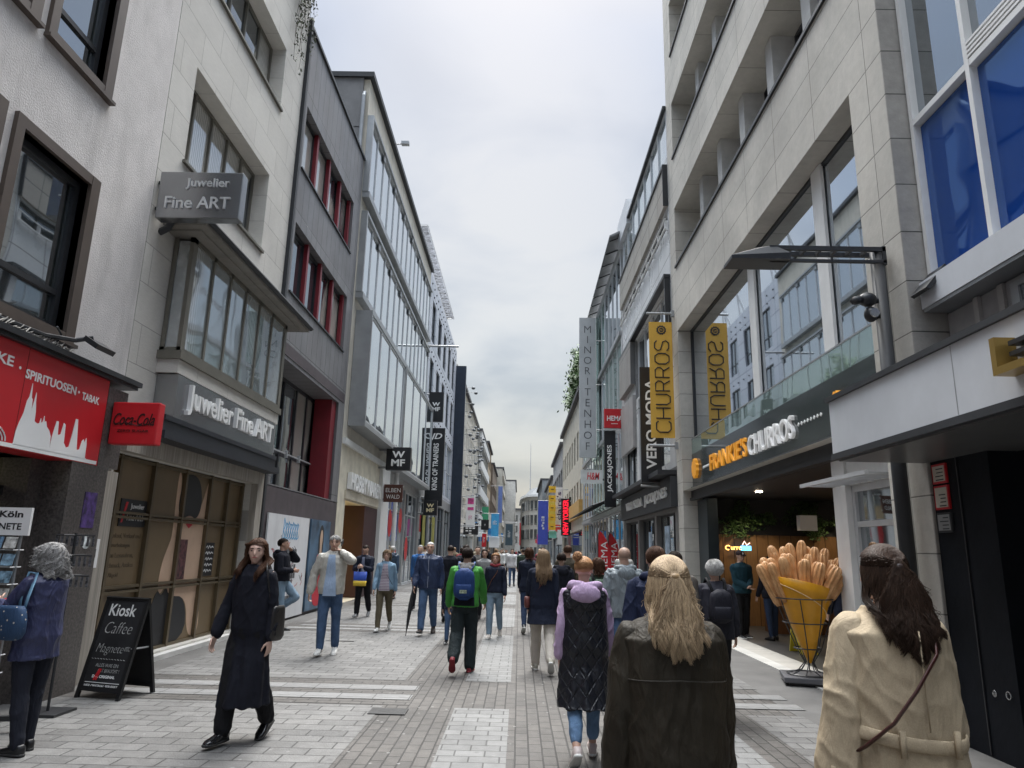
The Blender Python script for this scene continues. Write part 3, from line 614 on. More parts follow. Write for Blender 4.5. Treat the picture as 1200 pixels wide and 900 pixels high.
k=MB(); k.tube([(5.05+.06*math.cos(a),17.5,1.83+.05*math.sin(a)) for a in [R(40+28*j) for j in range(10)]],.012,6); k.add(text('urro',(5.25,17.51,1.82),UX,UZ,W=.26,Hh=.08,depth=.02)); P(k,'orange_tube',mat('neon_orange',(1,.5,.12),.5,emit=1.1,var=0),t)
k=MB(); k.box(5.36,5.6,17.48,17.52,1.77,1.88); P(k,'blue_tube',mat('neon_blue',(.12,.55,1),.5,emit=.9,var=0),t)
k=MB(); k.tube([(5.4,17.5,1.9),(5.45,17.5,1.99),(5.5,17.5,1.9),(5.58,17.5,1.95)],.012,6); P(k,'white_tube',mat('neon_pink',(1,.6,.5),.5,emit=.8,var=0),t)
# sign board and glass balustrade
t=empty('churros_fascia_sign','dark glossy fascia sign with orange and white raised letters over the churros shop','shop sign',(4,12,3.1))
k=MB(); k.box(4.35,4.5,7.96,17.89,3.3,4.12); P(k,'panel',anth_gloss,t)
k=MB(); k.box(4.3,4.45,7.96,17.89,3.24,3.298); P(k,'lower_edge',anthracite,t)
k=MB(); k.box(4.36,4.38,7.96,17.89,4.122,4.5); P(k,'balustrade',g_green,t)
k=MB(); k.box(4.352,4.39,7.96,17.89,4.5,4.525); P(k,'rail',grey_metal,t)
UYn=V((0,-1,0))
P(text("FRANKIE'S",(4.35,14.8,3.7),UYn,UZ,W=2.66,Hh=.375,depth=.035,bold=.012),'orange_letters',mat('orange_letter',(.8,.34,.03),.4,emit=.06),t)
P(text("CHURROS",(4.35,12.2,3.67),UYn,UZ,W=2.25,Hh=.375,depth=.05,bold=.005),'white_letters',mat('white_letter',(.72,.72,.72),.4,emit=.04),t)
def gear(mb,y,z,r,x=4.35):
    pts=[(x,y+r*(1 if q%2 else .86)*math.cos(2*math.pi*q/24),z+r*(1 if q%2 else .86)*math.sin(2*math.pi*q/24)) for q in range(24)]; mb.prism(pts,(-.07,0,0)); return mb
P(gear(MB(),17.45,3.72,.25),'emblem',_MC['orange_letter'],t); P(gear(MB(),9.46,3.72,.16),'emblem',_MC['orange_letter'],t)
k=MB()
for i in range(8): 
    for y0 in (10.75,16.3): k.obox((4.345,y0-.66+i*.12 if y0<12 else y0+i*.07,3.67),UX,V((0,.7,.7)),V((0,-.7,.7)),.006,.022,.022)
P(k,'dotted_line',sign_white,t)
# pavement strip
# banner
def vsign(name,label,cat,x0,x1,y,z0,z1,m,letters,lm,th=.04,h=.6,w=.8,bold=.01,rot=1,font_off=0,bars=None,wall=RX):
    t=empty(name,label,cat,((x0+x1)/2,y,z0))
    P(MB().box(x0,x1,y-th/2,y+th/2,z0,z1),'panel',m,t,bevel=.006)
    if letters:
        H_=(z1-z0);W_=(x1-x0)
        u,wv=(UZ,V((-1,0,0))) if rot else (UX,UZ)
        P(text(letters,((x0+x1)/2+font_off,y-th/2,z0+H_*(.5)),u,wv,W=(H_ if rot else W_)*w,Hh=(W_ if rot else H_)*h,depth=.008,bold=bold),'lettering',lm,t)
    if bars:
        k=MB()
        for z in bars: k.tube([(x0-.02,y,z),(wall,y,z)] if wall>0 else [(wall,y,z),(x1+.02,y,z)],.035,8)
        P(k,'bracket',grey_metal,t)
    return t
t=empty('churros_banner','yellow vertical banner with thin black lettering and a round gear emblem','banner',(3.74,18.3,4.57))
P(MB().box(3.41,4.03,18.28,18.31,4.6,7.78),'cloth',mat('banner_yellow',(.62,.36,.05),.6,var=.08,bs=6,bd=.01),t)
# thin line lettering, drawn as rounded strokes
w=MB()
def ln(p): w.tube([(3.72-.19+.0+x,18.272,z) for x,z in p],.017,6)
def glyph(ch,z):  # letters read from bottom to top; local a along +z (0..W), b from -x (top) ; height .34
    Wd=.29; hh=.38
    def T(a,c): return (.02+ (1-c)*hh, z+a*Wd)     # c=1 top of letter points to -x
    S={'C':[[(1,.85),(.85,1),(.25,1),(0,.8),(0,.2),(.25,0),(.85,0),(1,.15)]],
       'H':[[(0,0),(0,1)],[(.95,0),(.95,1)],[(0,.5),(.95,.5)]],
       'U':[[(0,1),(0,.25),(.2,0),(.75,0),(.95,.25),(.95,1)]],
       'R':[[(0,0),(0,1),(.7,1),(.92,.82),(.92,.62),(.7,.45),(0,.45)],[(.6,.45),(.95,0)]],
       'O':[[(0,.25),(0,.75),(.25,1),(.75,1),(1,.75),(1,.25),(.75,0),(.25,0),(0,.25)]],
       'S':[[(.95,.85),(.75,1),(.25,1),(.02,.8),(.1,.58),(.85,.42),(.97,.2),(.75,0),(.25,0),(0,.15)]]}[ch]
    for s_ in S: ln([T(a,c) for a,c in s_])
for i,ch in enumerate('CHURROS'): glyph(ch,4.75+i*.37)
P(w,'lettering',black_ink,t)
k=MB(); pts=[(3.74+.14*(1 if q%2 else .85)*math.cos(2*math.pi*q/24),18.28,7.55+.14*(1 if q%2 else .85)*math.sin(2*math.pi*q/24)) for q in range(24)]; k.prism(pts,(0,-.008,0)); P(k,'emblem',black_ink,t)
P(MB().tube([(3.74+.075*math.cos(a),18.268,7.55+.075*math.sin(a)) for a in [2*math.pi*j/14 for j in range(15)]],.008,5).add(text('FC',(3.74,18.272,7.55),UX,UZ,W=.08,Hh=.06,depth=.008)),'emblem_line',_MC['banner_yellow'],t)
k=MB()
for z in (8.03,4.4): k.tube([(3.35,18.3,z),(4.14,18.3,z)],.035,8); k.box(4.02,4.12,18.25,18.35,z-.09,z+.09)
k.tube([(3.5,18.3,7.7),(3.5,18.3,8.03)],.008,4); k.tube([(3.95,18.3,7.7),(3.95,18.3,8.03)],.008,4); P(k,'bracket',grey_metal,t)
# gantry post with camera
t=empty('street_post','dark steel post with a ladder arm over the street and a camera','post',(3.95,7.5,0))
k=MB(); k.cyl(3.98,7.45,0,5.05,.075,14); P(k,'post',anthracite,t,smooth=True)
k=MB(); k.box(2.75,4.04,7.36,7.4,5.0,5.05); k.box(2.75,4.04,7.52,7.56,5.0,5.05); k.box(2.75,4.04,7.36,7.4,4.86,4.89); 
for i in range(8): k.box(2.8+i*.17,2.83+i*.17,7.4,7.52,5.0,5.04)
k.box(4.0,4.04,7.36,7.56,4.84,5.06); P(k,'arm',anthracite,t)
k=MB(); k.loft([[(2.3,7.3,4.86),(2.95,7.3,4.86),(2.95,7.62,4.86),(2.3,7.62,4.86)],[(2.3,7.3,4.9),(2.95,7.3,4.94),(2.95,7.62,4.94),(2.3,7.62,4.9)],[(2.6,7.38,5.02),(2.8,7.38,5.06),(2.8,7.54,5.06),(2.6,7.54,5.02)]]); P(k,'lamp_head',black_metal,t)
k=MB(); k.ell((3.78,7.36,4.42),(.1,.08,.08),12,8); k.box(3.78,3.95,7.4,7.46,4.4,4.45); k.ell((3.8,7.36,4.25),(.07,.07,.09),12,8); k.box(3.8,3.95,7.4,7.46,4.22,4.3); k.tube([(3.72,7.36,4.42),(3.6,7.3,4.38)],.045,8); P(k,'camera',black_metal,t,smooth=True)
P(MB().tube([(3.8,7.28,4.24),(3.8,7.26,4.24)],.05,10),'camera_lens',chrome,t)
o=MB().prism([(4.1,7.1,4.36),(4.32,7.1,4.62),(4.34,7.1,4.6),(4.14,7.1,4.34)],(0,-.3,0)).build('wall_flap',black_metal); tag(o,'small bent black metal flap sticking out at the limestone corner','bracket')
# ================================================================== RIGHT 2: white panelled store
b=bld('white_panel_store','white and beige panelled store with black edged window boxes')
k=MB(); facade(k,1,RX,18.52,27.85,3.9,12.95,[(18.7,27.7,10.82,11.4,.3),(19.1,24.8,7.0,9.2,.2),(19.3,24.3,4.1,6.9,.2),(24.8,27.6,4.1,7.0,.2)]); P(k,'wall',brick('white_panels','YZ',(.6,.61,.61),(.55,.56,.57),(.2,.2,.2),1.55,3.3,.02,0,.35,.05),b)
k=MB(); k.box(4.5,12,18.52,27.85,12.95,14.4); P(k,'attic_wall',panel_white,b)
w=window(b,1,RX,18.52,27.4,12.95,14.5,light_metal,g_pale,7,(),d=0,fw=.05)
k=MB(); k.box(4.0,4.2,18.5,27.4,14.5,14.6); P(k,'roof_rail',anthracite,b)
k=MB(); k.box(3.98,6,25.6,28.1,14.3,15.35); P(k,'roof_box',panel_white,b)
window(b,1,RX,18.7,27.7,10.82,11.4,anthracite,g_dark,8,(),d=.12,fw=.05); window(b,1,RX,19.1,24.8,7.0,9.2,light_metal,g_sky,4,(),d=.1,fw=.06)
window(b,1,RX,19.3,24.3,4.1,6.9,black_metal,g_sky,3,(.5,),d=.1,fw=.06); window(b,1,RX,24.8,27.6,4.1,7.0,black_metal,g_clear,2,(.5,),d=.1,fw=.06)
k=MB(); k.box(3.99,4.099,18.6,27.75,11.42,12.6); P(k,'beige_panel',brick('beige_panel','YZ',(.36,.33,.29),(.33,.31,.27),(.1,.1,.1),1.5,3,.02,0,.6,.1),b)
k=MB(); k.box(3.95,4.1,18.55,27.8,12.6,12.7); k.box(3.95,4.098,18.55,18.6,11.4,12.6); k.box(3.92,4.1,18.62,27.8,9.22,9.32); k.box(3.94,4.098,18.64,18.7,7.0,9.22); P(k,'black_edge',black_metal,b)
k=MB(); k.tube([(4.0,18.6,10.72),(4.0,27.7,10.72)],.03,6); k.tube([(4.0,18.6,11.0),(4.0,27.7,11.0)],.02,6)
for i in range(10): k.box(4.0,4.1,18.7+i,18.74+i,10.7,11.0)
P(k,'white_rail',white_frame,b)
k=MB(); k.box(3.92,4.099,24.8,27.7,7.6,9.2); P(k,'louvre_panel',brick('louvre','YZ',(.3,.28,.26),(.27,.255,.24),(.1,.1,.1),.16,3,.02,0,.6,.1),b)
k=MB(); k.box(3.98,4.099,24.8,27.8,5.3,7.2); P(k,'grey_panel',mat('warm_grey_panel',(.28,.27,.265),.5,grime=.2),b)
k=MB(); facade(k,1,RX,18.52,27.85,0,3.9,[(18.9,21.5,.01,2.75),(21.8,24.6,.01,2.75),(24.9,27.5,.01,2.75)],D=4); P(k,'shopfront_frame',mat('shop_grey',(.14,.135,.13),.5,grime=.2),b)
for a,c in ((18.9,21.5),(21.8,24.6),(24.9,27.5)): window(b,1,RX,a,c,.02,2.75,anthracite,g_pale if a<21 else g_clear,3,(),d=.15,name='shop_window')
k=MB(); k.box(4.08,4.1,19.6,20.2,.3,2.4); k.box(4.08,4.1,22.2,22.7,.3,2.3); P(k,'window_poster',mat('poster_bluegrey',(.25,.32,.4),.5,var=.9,vs=3),b)
t=empty('fashion_fascia','dark grey fascia with white raised shop lettering under a ledge','shop sign',(4,22,3))
P(MB().box(3.93,4.1,18.55,27.8,2.85,3.65),'panel',anthracite,t); P(MB().box(3.6,4.12,18.55,27.8,3.68,3.8),'ledge',anthracite,t)
P(text('VERO MODA   JACK&JONES',(3.93,22.6,3.22),UYn,UZ,W=7.2,Hh=.36,depth=.05,bold=.02),'lettering',sign_white,t)
vsign('fashion_sign','tall black sign with white lettering beside the yellow banner','sign',3.42,4.0,20,3.6,6.95,sign_black,'VERO MODA',sign_white,th=.12,h=.5,w=.78,bold=.02,bars=(3.5,))
vsign('fashion_sign','tall slim black sign with white lettering below the square red sign','sign',3.33,3.78,28,3.38,6.4,sign_black,'JACK&JONES',sign_white,th=.1,h=.5,w=.62,bold=.02)
t=vsign('red_square_sign','square red sign with white lettering on a grey frame','sign',3.32,4.16,27.9,6.5,7.28,sign_red,'HEMA',sign_white,th=.14,h=.26,w=.74,bold=.02,rot=0)
P(MB().box(3.6,3.86,27.82,27.83,6.66,6.68),'dash',sign_white,t)
P(MB().box(3.3,4.2,27.85,27.95,6.42,6.48).box(3.8,4.2,27.85,27.97,6.3,6.4),'frame',light_metal,t)
o=MB().box(4.06,4.3,27.86,28.1,0,7.4).build('grey_mast',grey_metal); tag(o,'grey square mast carrying the red square sign','mast')
# ================================================================== RIGHT 3: glass fronted store
b=bld('glass_fronted_store','glass fronted store with a wing shaped roof canopy')
k=MB(); facade(k,1,RX,28.1,46,0,14.6,[(28.3,45.8,.01,14.4,.4)],D=14); P(k,'wall',light_metal,b)
for j,(za,zb) in enumerate(((.02,3.3),(3.6,6.9),(7.1,10.5),(10.7,14.35))):
    for i in range(3):
        ya=28.3+i*5.83; window(b,1,RX,ya,ya+5.8,za,zb,light_metal,(g_clear if j==0 else (g_sky if (i+j)%2 else g_green)),4,(),d=.02,fw=.06)
k=MB()
for z in (3.3,6.9,10.5): k.box(4.0,4.1,28.2,45.9,z,z+.2)
P(k,'floor_band',grey_metal,b)
k=MB(); k.loft([[(3.55,27.4,14.55),(4.6,27.4,15.0),(4.6,27.4,15.15),(3.55,27.4,14.62)],[(3.7,39.5,14.75),(4.6,39.5,15.2),(4.6,39.5,15.35),(3.7,39.5,14.82)]]); P(k,'roof_canopy',mat('canopy_under',(.18,.185,.19),.5,grime=.2),b)
for i in range(9): y=27.9+i*1.4; P(MB().tube([(3.62,y,14.58),(4.6,y,15.0)],.03,4),'canopy_rib',anthracite,b)
t=empty('glass_awning','sloping green glass awning over the red flag','awning',(3.2,33,3.4))
k=MB(); k.prism([(2.9,28.6,3.45),(4.1,28.6,3.95),(4.1,28.6,3.98),(2.9,28.6,3.48)],(0,12,0)); P(k,'glass',g_green,t)
k=MB(); 
for i in range(9): k.tube([(2.9,28.6+i*1.5,3.46),(4.1,28.6+i*1.5,3.96)],.03,4)
k.tube([(2.9,28.5,3.46),(2.9,40.7,3.46)],.04,5); P(k,'frame',anthracite,t)
t=empty('arcade_plate','tall pale grey vertical plate sign with spaced dark letters','sign',(3.43,36,6.4))
P(MB().box(3.0,3.87,35.9,36.1,6.35,13.85),'panel',mat('zinc_plate',(.42,.43,.44),.55,var=.15,vs=.8,grime=.15),t)
w=MB()
for i,ch in enumerate('MINORITENHOF'): w.add(text(ch,(3.43,35.9,13.2-i*.57),UX,UZ,Hh=.38,depth=.01,bold=-.012))
P(w,'lettering',mat('letter_grey',(.07,.07,.075),.5),t)
k=MB(); 
for z in (7.8,10.2,12.6): k.tube([(3.87,36,z),(4.3,36,z)],.04,5)
P(k,'bracket',light_metal,t)
t=empty('arcade_plate','pale green glass plate standing in for the reflection of the grey plate','sign',(4.3,37,6))  # no second sign: a plate modelled as the grey sign mirrored in the facade
P(MB().box(3.93,4.09,36.3,38.6,6.5,14.0),'panel',g_green,t)
t=empty('clothing_sign','small grey sign box with red letters under the tall grey plate','sign',(3.4,34,5))
P(MB().box(2.9,3.95,33.95,34.05,4.85,5.5),'panel',mat('pale_panel_sign',(.5,.5,.49),.5),t)
P(text('H&M',(3.5,33.95,5.2),UX,UZ,W=.6,Hh=.36,depth=.01,shear=.2,bold=.01),'lettering',sign_red,t)
P(MB().tube([(2.9,34,5.05),(4.15,34,5.05)],.05,6),'bracket',anthracite,t)
# red feather flags
def flag(x,y,label,side=1):
    t=empty('feather_flag',label,'flag',(x,y,0),'red feather flags by the glass store')
    pts=[(0,.75),(0,2.1),(.05,2.35),(.17,2.25),(.36,1.95),(.46,1.5),(.5,.75)]
    P(MB().prism([(x-.35+a,y,c+.1) for a,c in pts] if side>0 else [(x-.35+a,y,c+.1) for a,c in pts],(0,.01,0)),'cloth',sign_red,t)
    P(MB().tube([(x-.35,y,.05),(x-.35,y,2.3),(x-.25,y,2.5),(x-.1,y,2.42)],.015,5),'pole',anthracite,t)
    P(MB().box(x-.6,x-.1,y-.2,y+.2,0.004,.06),'base',black_metal,t)
    P(text('HEMA',(x-.12,y-.001,1.5),UZ,V((-1,0,0)),W=1.1,Hh=.24,depth=.004),'lettering',sign_white,t)
flag(3.3,27,'larger red feather flag with white lettering at the head of the grey jacket man'); flag(4.0,29.5,'second red feather flag close to the shop window')
# ================================================================== far rows
def winrow(b,s,X,y0,y1,z,zh,n,fm,gm,d=.15,gap=.5,cols=2):
    st=(y1-y0)/n
    for i in range(n): window(b,s,X,y0+i*st+gap/2,y0+(i+1)*st-gap/2,z,z+zh,fm,gm,cols,(),d=d,fw=.1)
def farhouse(name,label,s,X,y0,y1,zt,m,floors,n,fm,gm,D=10,shop=3.6,band=None,roof=None,g=3.3,gap=.5,cols=2):
    b=bld(name,label)
    H=[];st=(y1-y0-.4)/n
    for f in range(floors):
        z=shop+.8+f*g
        for i in range(n): H.append((y0+.2+i*st+gap/2,y0+.2+(i+1)*st-gap/2,z,z+g*.58,.25))
    H.append((y0+.4,y1-.4,.01,shop-.5,.4))
    k=MB(); facade(k,s,X,y0,y1,0,zt,H,D=D); P(k,'wall',m,b)
    for h in H: window(b,s,X,*h[:4],fm,gm,cols,(),d=.16,fw=.1,name='window' if h[2]>1 else 'shop_window')
    if band:
        k=MB()
        for f in range(floors+1): z=shop+.05+f*g; fbox(k,s,X,-.25,-.003,y0+.1,y1-.1,z-.5,z+.6)
        P(k,'balcony_band',band,b)
    k=MB(); fbox(k,s,X,-.3,D*.98,y0-.05,y1+.05,zt+.003,zt+.3); P(k,'cornice',roof or roof_dark,b)
    return b
# L6: store facade hung with lamps and netting
b=farhouse('lamp_hung_store','pale store front hung with rows of small lamps on brackets',-1,LX,54.55,83,15.6,mat('net_white',(.6,.57,.52),.6,var=.25,vs=1,grime=.2),4,6,light_metal,g_sky)
fl0=mat('lamp_dark',(.1,.11,.12),.4,var=.5)
for i in range(56):
    y=random.uniform(58,82.5); z=random.uniform(4.5,15.4)
    k=MB(); L_=random.uniform(.5,1.25); k.tube([(-5.25,y,z),(-5.25+L_,y,z)],.02,4); k.ell((-5.25+L_,y,z-.05),(.17,.17,.14),8,5)
    o=P(k,'lamp_bracket',fl0,b)
k=MB()
for i in range(46):
    y=55+i*.6; k.tube([(-5.18,y,15.6),(-4.95,y+random.uniform(-1,1),10),(-5.18,y+random.uniform(-1,1),4)],.02,3)
for z in range(5,16): k.tube([(-5.1,54.8,z),(-5.0,82.8,z+.6)],.02,3)
P(k,'net',mat('net_cord',(.7,.66,.58),.7),b)
farhouse('banded_office','pale office house with broad white balcony bands',-1,LX+.35,83.4,106,15.5,mat('office_grey',(.33,.32,.29),.6),3,6,light_metal,g_clear,band=white_frame,shop=5)
farhouse('tan_house','narrow tan brick house beyond the banded office',-1,LX+.2,106.3,121,17.5,mat('tan_brick',(.36,.28,.19),.8,grime=.3),4,4,anthracite,g_clear)
farhouse('brown_house','brown stone house with a dark projecting cornice',-1,LX+.5,121.3,143,16,mat('brown_stone',(.2,.15,.11),.8,grime=.3),3,5,anthracite,g_dark)
farhouse('cream_corner_house','cream corner house with stepped upper balconies',-1,LX+1.6,143.4,166,17.8,mat('cream_stone',(.5,.47,.4),.8,grime=.3),4,5,light_metal,g_clear,band=beige_render)
farhouse('white_old_house','white old house standing forward at the end of the street',-1,LX+4.1,166.5,200,17.5,mat('old_white',(.62,.6,.56),.8,grime=.3),4,6,anthracite,g_clear)
k=MB(); k.cyl(-11,66,14,30,.11,6,.03); o=k.build('roof_antenna',light_metal); tag(o,'very tall thin antenna mast behind the lamp hung store','antenna')
k=MB(); k.cyl(3.0,210,14,33,.2,6,.05); o=k.build('roof_antenna',light_metal); tag(o,'distant thin antenna above the grey corner building','antenna')
# right side
t=farhouse('beige_fin_house','beige house with tall dark vertical window slots and roof plants',1,RX,46.5,68,12.3,mat('beige_stone',(.46,.43,.36),.8,grime=.3),2,8,anthracite,g_dark,g=3.6,gap=1.2,cols=1)
k=MB(); k.box(3.85,4.099,46.6,68,3.9,5.0); P(k,'ochre_band',mat('ochre',(.45,.27,.08),.6),t)
k=MB(); k2=MB(); pts=[]
for i in range(10):
    y=47.2+i*1.1; hgt=random.uniform(1.2,3.8) if i<6 else random.uniform(.8,1.6)
    for q in range(3):
        a=[(4.3,y,12.6)]; 
        for j in range(5): a.append((a[-1][0]+random.uniform(-.12,.1),a[-1][1]+random.uniform(-.15,.15),12.6+hgt*(j+1)/5))
        k.tube(a,.03,4)
        for p in a[2:]: pts+=[(p[0]+random.gauss(0,.28),p[1]+random.gauss(0,.35),p[2]+random.gauss(0,.28)) for _ in range(60)]
k2.leaves(pts,.13)
t=empty('roof_shrubs','bushy green roof plants growing over the beige house parapet','plant',(4.3,50,12.6))
P(k,'stem',_MC['dry_stem'],t); P(k2,'foliage',mat('shrub_green',(.06,.11,.03),.6,var=.6,vs=3),t)
farhouse('grey_old_house','grey old house with a heavy cornice beyond the beige one',1,RX,68.5,88,11.8,mat('grey_stone',(.33,.33,.33),.8,grime=.3),2,5,anthracite,g_clear)
farhouse('plain_shop_house','low plain shop house behind the hanging signs',1,RX,88.4,112,10.6,mat('plain_grey',(.38,.38,.37),.8,grime=.3),2,6,light_metal,g_clear)
farhouse('steel_front_house','grey steel fronted house before the rounded corner building',1,RX-.6,112.5,138,12.6,mat('steel_front',(.26,.28,.29),.5),3,6,light_metal,g_sky)
# end building facing the camera, rounded corner
b=bld('rounded_corner_building','large pale building with a rounded corner and grey roof closing the street')
k=MB(); wm=mat('pale_stone',(.5,.48,.44),.8,grime=.25)
def arc(r,cx,cy,z): return [(12,cy+9,z),(cx+6,cy-r*0+9,z)]
pl=[(.3,190),(.6,168),(1.2,161),(2.3,157.5),(4,156),(16,155)]
for a,c in zip(pl,pl[1:]): k.poly([(a[0],a[1],0),(c[0],c[1],0),(c[0],c[1],13.2),(a[0],a[1],13.2)])
k.poly([(x,y,13.2) for x,y in pl]+[(16,190,13.2)]); P(k,'wall',wm,b)
k=MB(); k.prism([(x-.5,y-.6,13.2) for x,y in pl]+[(16,190,13.2)],(0,0,.5)); P(k,'cornice',sign_white,b)
k=MB(); k.loft([[(x,y,13.7) for x,y in pl]+[(16,190,13.7)],[(x+1.6,y+2.5,15.6) for x,y in pl[:-1]]+[(16,158,15.6),(16,190,15.6)]]); P(k,'roof',mat('slate_grey',(.12,.13,.14),.7),b)
for f in range(4):
    for (a,c) in zip(pl[1:],pl[2:]):
        n=2 if c[0]<10 else 6
        for i in range(n):
            t0,t1=(i+.2)/n,(i+.8)/n; A=V((a[0]+(c[0]-a[0])*t0,a[1]+(c[1]-a[1])*t0,0));B=V((a[0]+(c[0]-a[0])*t1,a[1]+(c[1]-a[1])*t1,0)); nn=(B-A).cross(UZ).normalized()*.15
            z=1.0+f*3.1 if f else .3
            m_=MB().prism([A+UZ*z-nn*.2,B+UZ*z-nn*.2,B+UZ*(z+2.1)-nn*.2,A+UZ*(z+2.1)-nn*.2],nn); P(m_,'window',g_dark,b)
b=bld('far_end_house','plain grey house closing the far end of the street gap')
k=MB(); k.box(-6,8,214,224,0,13.4); P(k,'wall',mat('far_grey',(.4,.39,.37),.8,grime=.2),b)
k=MB(); k.box(-6.3,8.3,213.6,224,13.4,13.9); P(k,'cornice',roof_dark,b)
for i in range(7):
    for j in range(3): P(MB().box(-5.2+i*1.8,-4.1+i*1.8,213.9,213.98,3.8+j*3.1,5.7+j*3.1),'window',g_dark,b)
# hanging signs of the far street
pink=mat('pink_print',(.6,.06,.25),.5,var=.8,vs=2)
YY=60
o=vsign('white_banner','long white banner with pink and grey print on the left side','banner',-4.5,-3.75,60,3.5,5.95,sign_white,None,None,th=.05,h=.3,w=.4,bars=(5.98,3.48),wall=-5.25)
P(MB().box(-4.38,-3.87,59.96,59.975,5.35,5.85).box(-4.38,-3.87,59.96,59.975,4.85,5.1),'print',pink,o)
vsign('black_square_sign','small square black sign beyond the white banner','sign',-3.2,-2.55,60,3.25,4.1,sign_black,'°',sign_white,th=.1,h=.15,w=.1,rot=0,bars=(3.6,),wall=-5.25)
vsign('blue_banner','bright blue banner with faint white print','banner',-3.15,-2.3,80,3.1,5.6,mat('banner_blue',(.05,.33,.62),.5,var=.15),None,None,th=.05,bars=(5.6,),wall=-4.9)
vsign('blank_white_sign','blank square white sign under the blue banner','sign',-3.35,-2.2,80.3,1.9,3.05,sign_white,None,None,th=.08,bars=(3.05,),wall=-4.9)
vsign('dark_fascia_sign','dark projecting sign with pale script near the fin tower','sign',-4.9,-3.6,63,2.9,3.9,sign_black,None,None,th=.1,bars=(3.4,),wall=-5.25)
vsign('dark_frame_sign','tall dark framed sign on the left far down the street','sign',-1.9,-.9,100,2.3,5.2,mat('slate_sign',(.05,.08,.1),.4),None,None,th=.2,bars=(3.6,),wall=-5)
vsign('red_ribbon_banner','thin red vertical banner far down the street on the left','banner',.05,.25,120,2.5,6.2,sign_red,None,None,th=.05,bars=(6.2,),wall=-4.7)
vsign('blue_wall_banner','pale blue wall banner on the far left house','banner',-3.6,-2.9,118,6,12,mat('banner_pale_blue',(.15,.22,.5),.5),None,None,th=.05,bars=(12,),wall=-5)
vsign('pink_white_sign','small red and white upright sign below the black square one','sign',-3.4,-3.0,66,1.9,3.1,sign_red,None,None,th=.05,bars=(3.1,),wall=-5.25)
vsign('black_red_sign','black vertical sign with bold red letters','sign',3.25,3.95,56,2.85,5.7,sign_black,'NEW YORKER',mat('neon_red',(.75,.01,.03),.4,emit=.5),th=.15,h=.62,w=.94,bold=.03,bars=(5.5,))
vsign('black_white_sign','black vertical sign with white letters beside the red lettered one','sign',3.95,4.6,57,3.3,5.9,sign_black,'Foot Locker',sign_white,th=.15,h=.5,w=.85,bold=.02)
vsign('white_purple_sign','white vertical sign with dark purple letters beside the yellow squares','sign',3.05,3.65,61,3.85,7.0,mat('cool_white',(.66,.66,.7),.5),"claire's",mat('purple_ink',(.06,.02,.1),.5),th=.12,h=.6,w=.75,bold=.02,bars=(5.4,))
for i,(lab) in enumerate(('topmost yellow square of the column of sign boxes','second yellow square from the top of the sign column','middle yellow square of the sign column','fourth yellow square down the sign column','lowest yellow square of the sign column above the green one')):
    z=6.5-i*.78; tt=vsign('yellow_square_sign',lab,'sign',2.45,3.05,60.5-i*.01,z,z+.55,mat('box_yellow',(.75,.45,.03),.5),'-',black_ink,th=.1,h=.12,w=.4,rot=0,bars=(z+.28,)); tt['group']='yellow square signs stacked in a column'
vsign('green_square_sign','square pale green sign under the yellow squares','sign',2.5,3.15,60.7,2.72,3.3,mat('box_green',(.2,.55,.45),.5),None,None,th=.1,bars=(3.0,))
vsign('small_white_sign','small white upright sign below the purple lettered one','sign',3.2,3.6,60.2,2.2,3.4,sign_white,None,None,th=.1,bars=(2.8,))
vsign('blue_long_banner','large blue banner with white upright lettering','banner',1.95,3.0,75,2.3,6.8,mat('deep_blue',(.05,.08,.42),.5,var=.15),None,None,th=.05,bars=(6.8,))
vsign('red_corner_sign','small red sign half hidden behind the white lettered black one','sign',4.1,4.09+.3,50,4.3,5.4,sign_red,None,None,th=.1)
rr_=random.Random(4)
tiny=[(.6,.05,.05),(.03,.2,.5),(.7,.5,.05),(.7,.7,.7),(.03,.03,.04),(.05,.3,.15),(.5,.1,.3),(.75,.72,.65)]; tn=['red','blue','yellow','white','black','green','pink','cream']
for i in range(18):
    lf=i%2; y=68+i*4.6; h_=rr_.uniform(.6,2.6); w_=rr_.uniform(.5,.9); z=rr_.uniform(2.4,5); wall=(-4.9+(max(0,y-120)*.03) if lf else 4.05); x0=wall+.12 if lf else wall-.12-w_
    vsign('hanging_sign','small %s %s sign number %s from the front along the far %s side'%(tn[i%8],'upright' if h_>w_ else 'square',('one','two','three','four','five','six','seven','eight','nine')[i//2],'left' if lf else 'right'),'sign',x0,x0+w_,y,z,z+h_,mat('tiny_%d'%(i%8),tiny[i%8],.5),None,None,th=.1,bars=(z+h_*.8,),wall=wall+(-.2 if lf else .2))
for ox,oy,oz,w_,h_,mm,own in ((-2.72,79.96,4.6,.5,.05,sign_white,'blue_banner'),(-4.25,62.94,3.4,.9,.12,sign_white,'dark_fascia_sign'),(-1.4,99.88,3.8,.35,.1,sign_white,'dark_frame_sign'),(2.47,74.96,4.4,.3,.08,sign_white,'blue_long_banner'),(-3.2,65.96,2.5,.2,.05,sign_white,'pink_white_sign'),(-4.12,59.96,4.2,.3,.04,pink,'white_banner')):
    rm=random.Random(int(oy)); k=MB(); up_v=own=='blue_long_banner'
    for q in range(5):
        for r_ in range(3):
            if rm.random()<.8: a0=-w_/2+r_*w_/3; zz=oz+(q-2)*h_*(3.5 if up_v else 1.9); k.box(ox+a0,ox+a0+w_*.24,oy-.012,oy,zz,zz+h_*(2.6 if up_v else .9))
    P(k,'print',mm,bpy.data.objects[own])
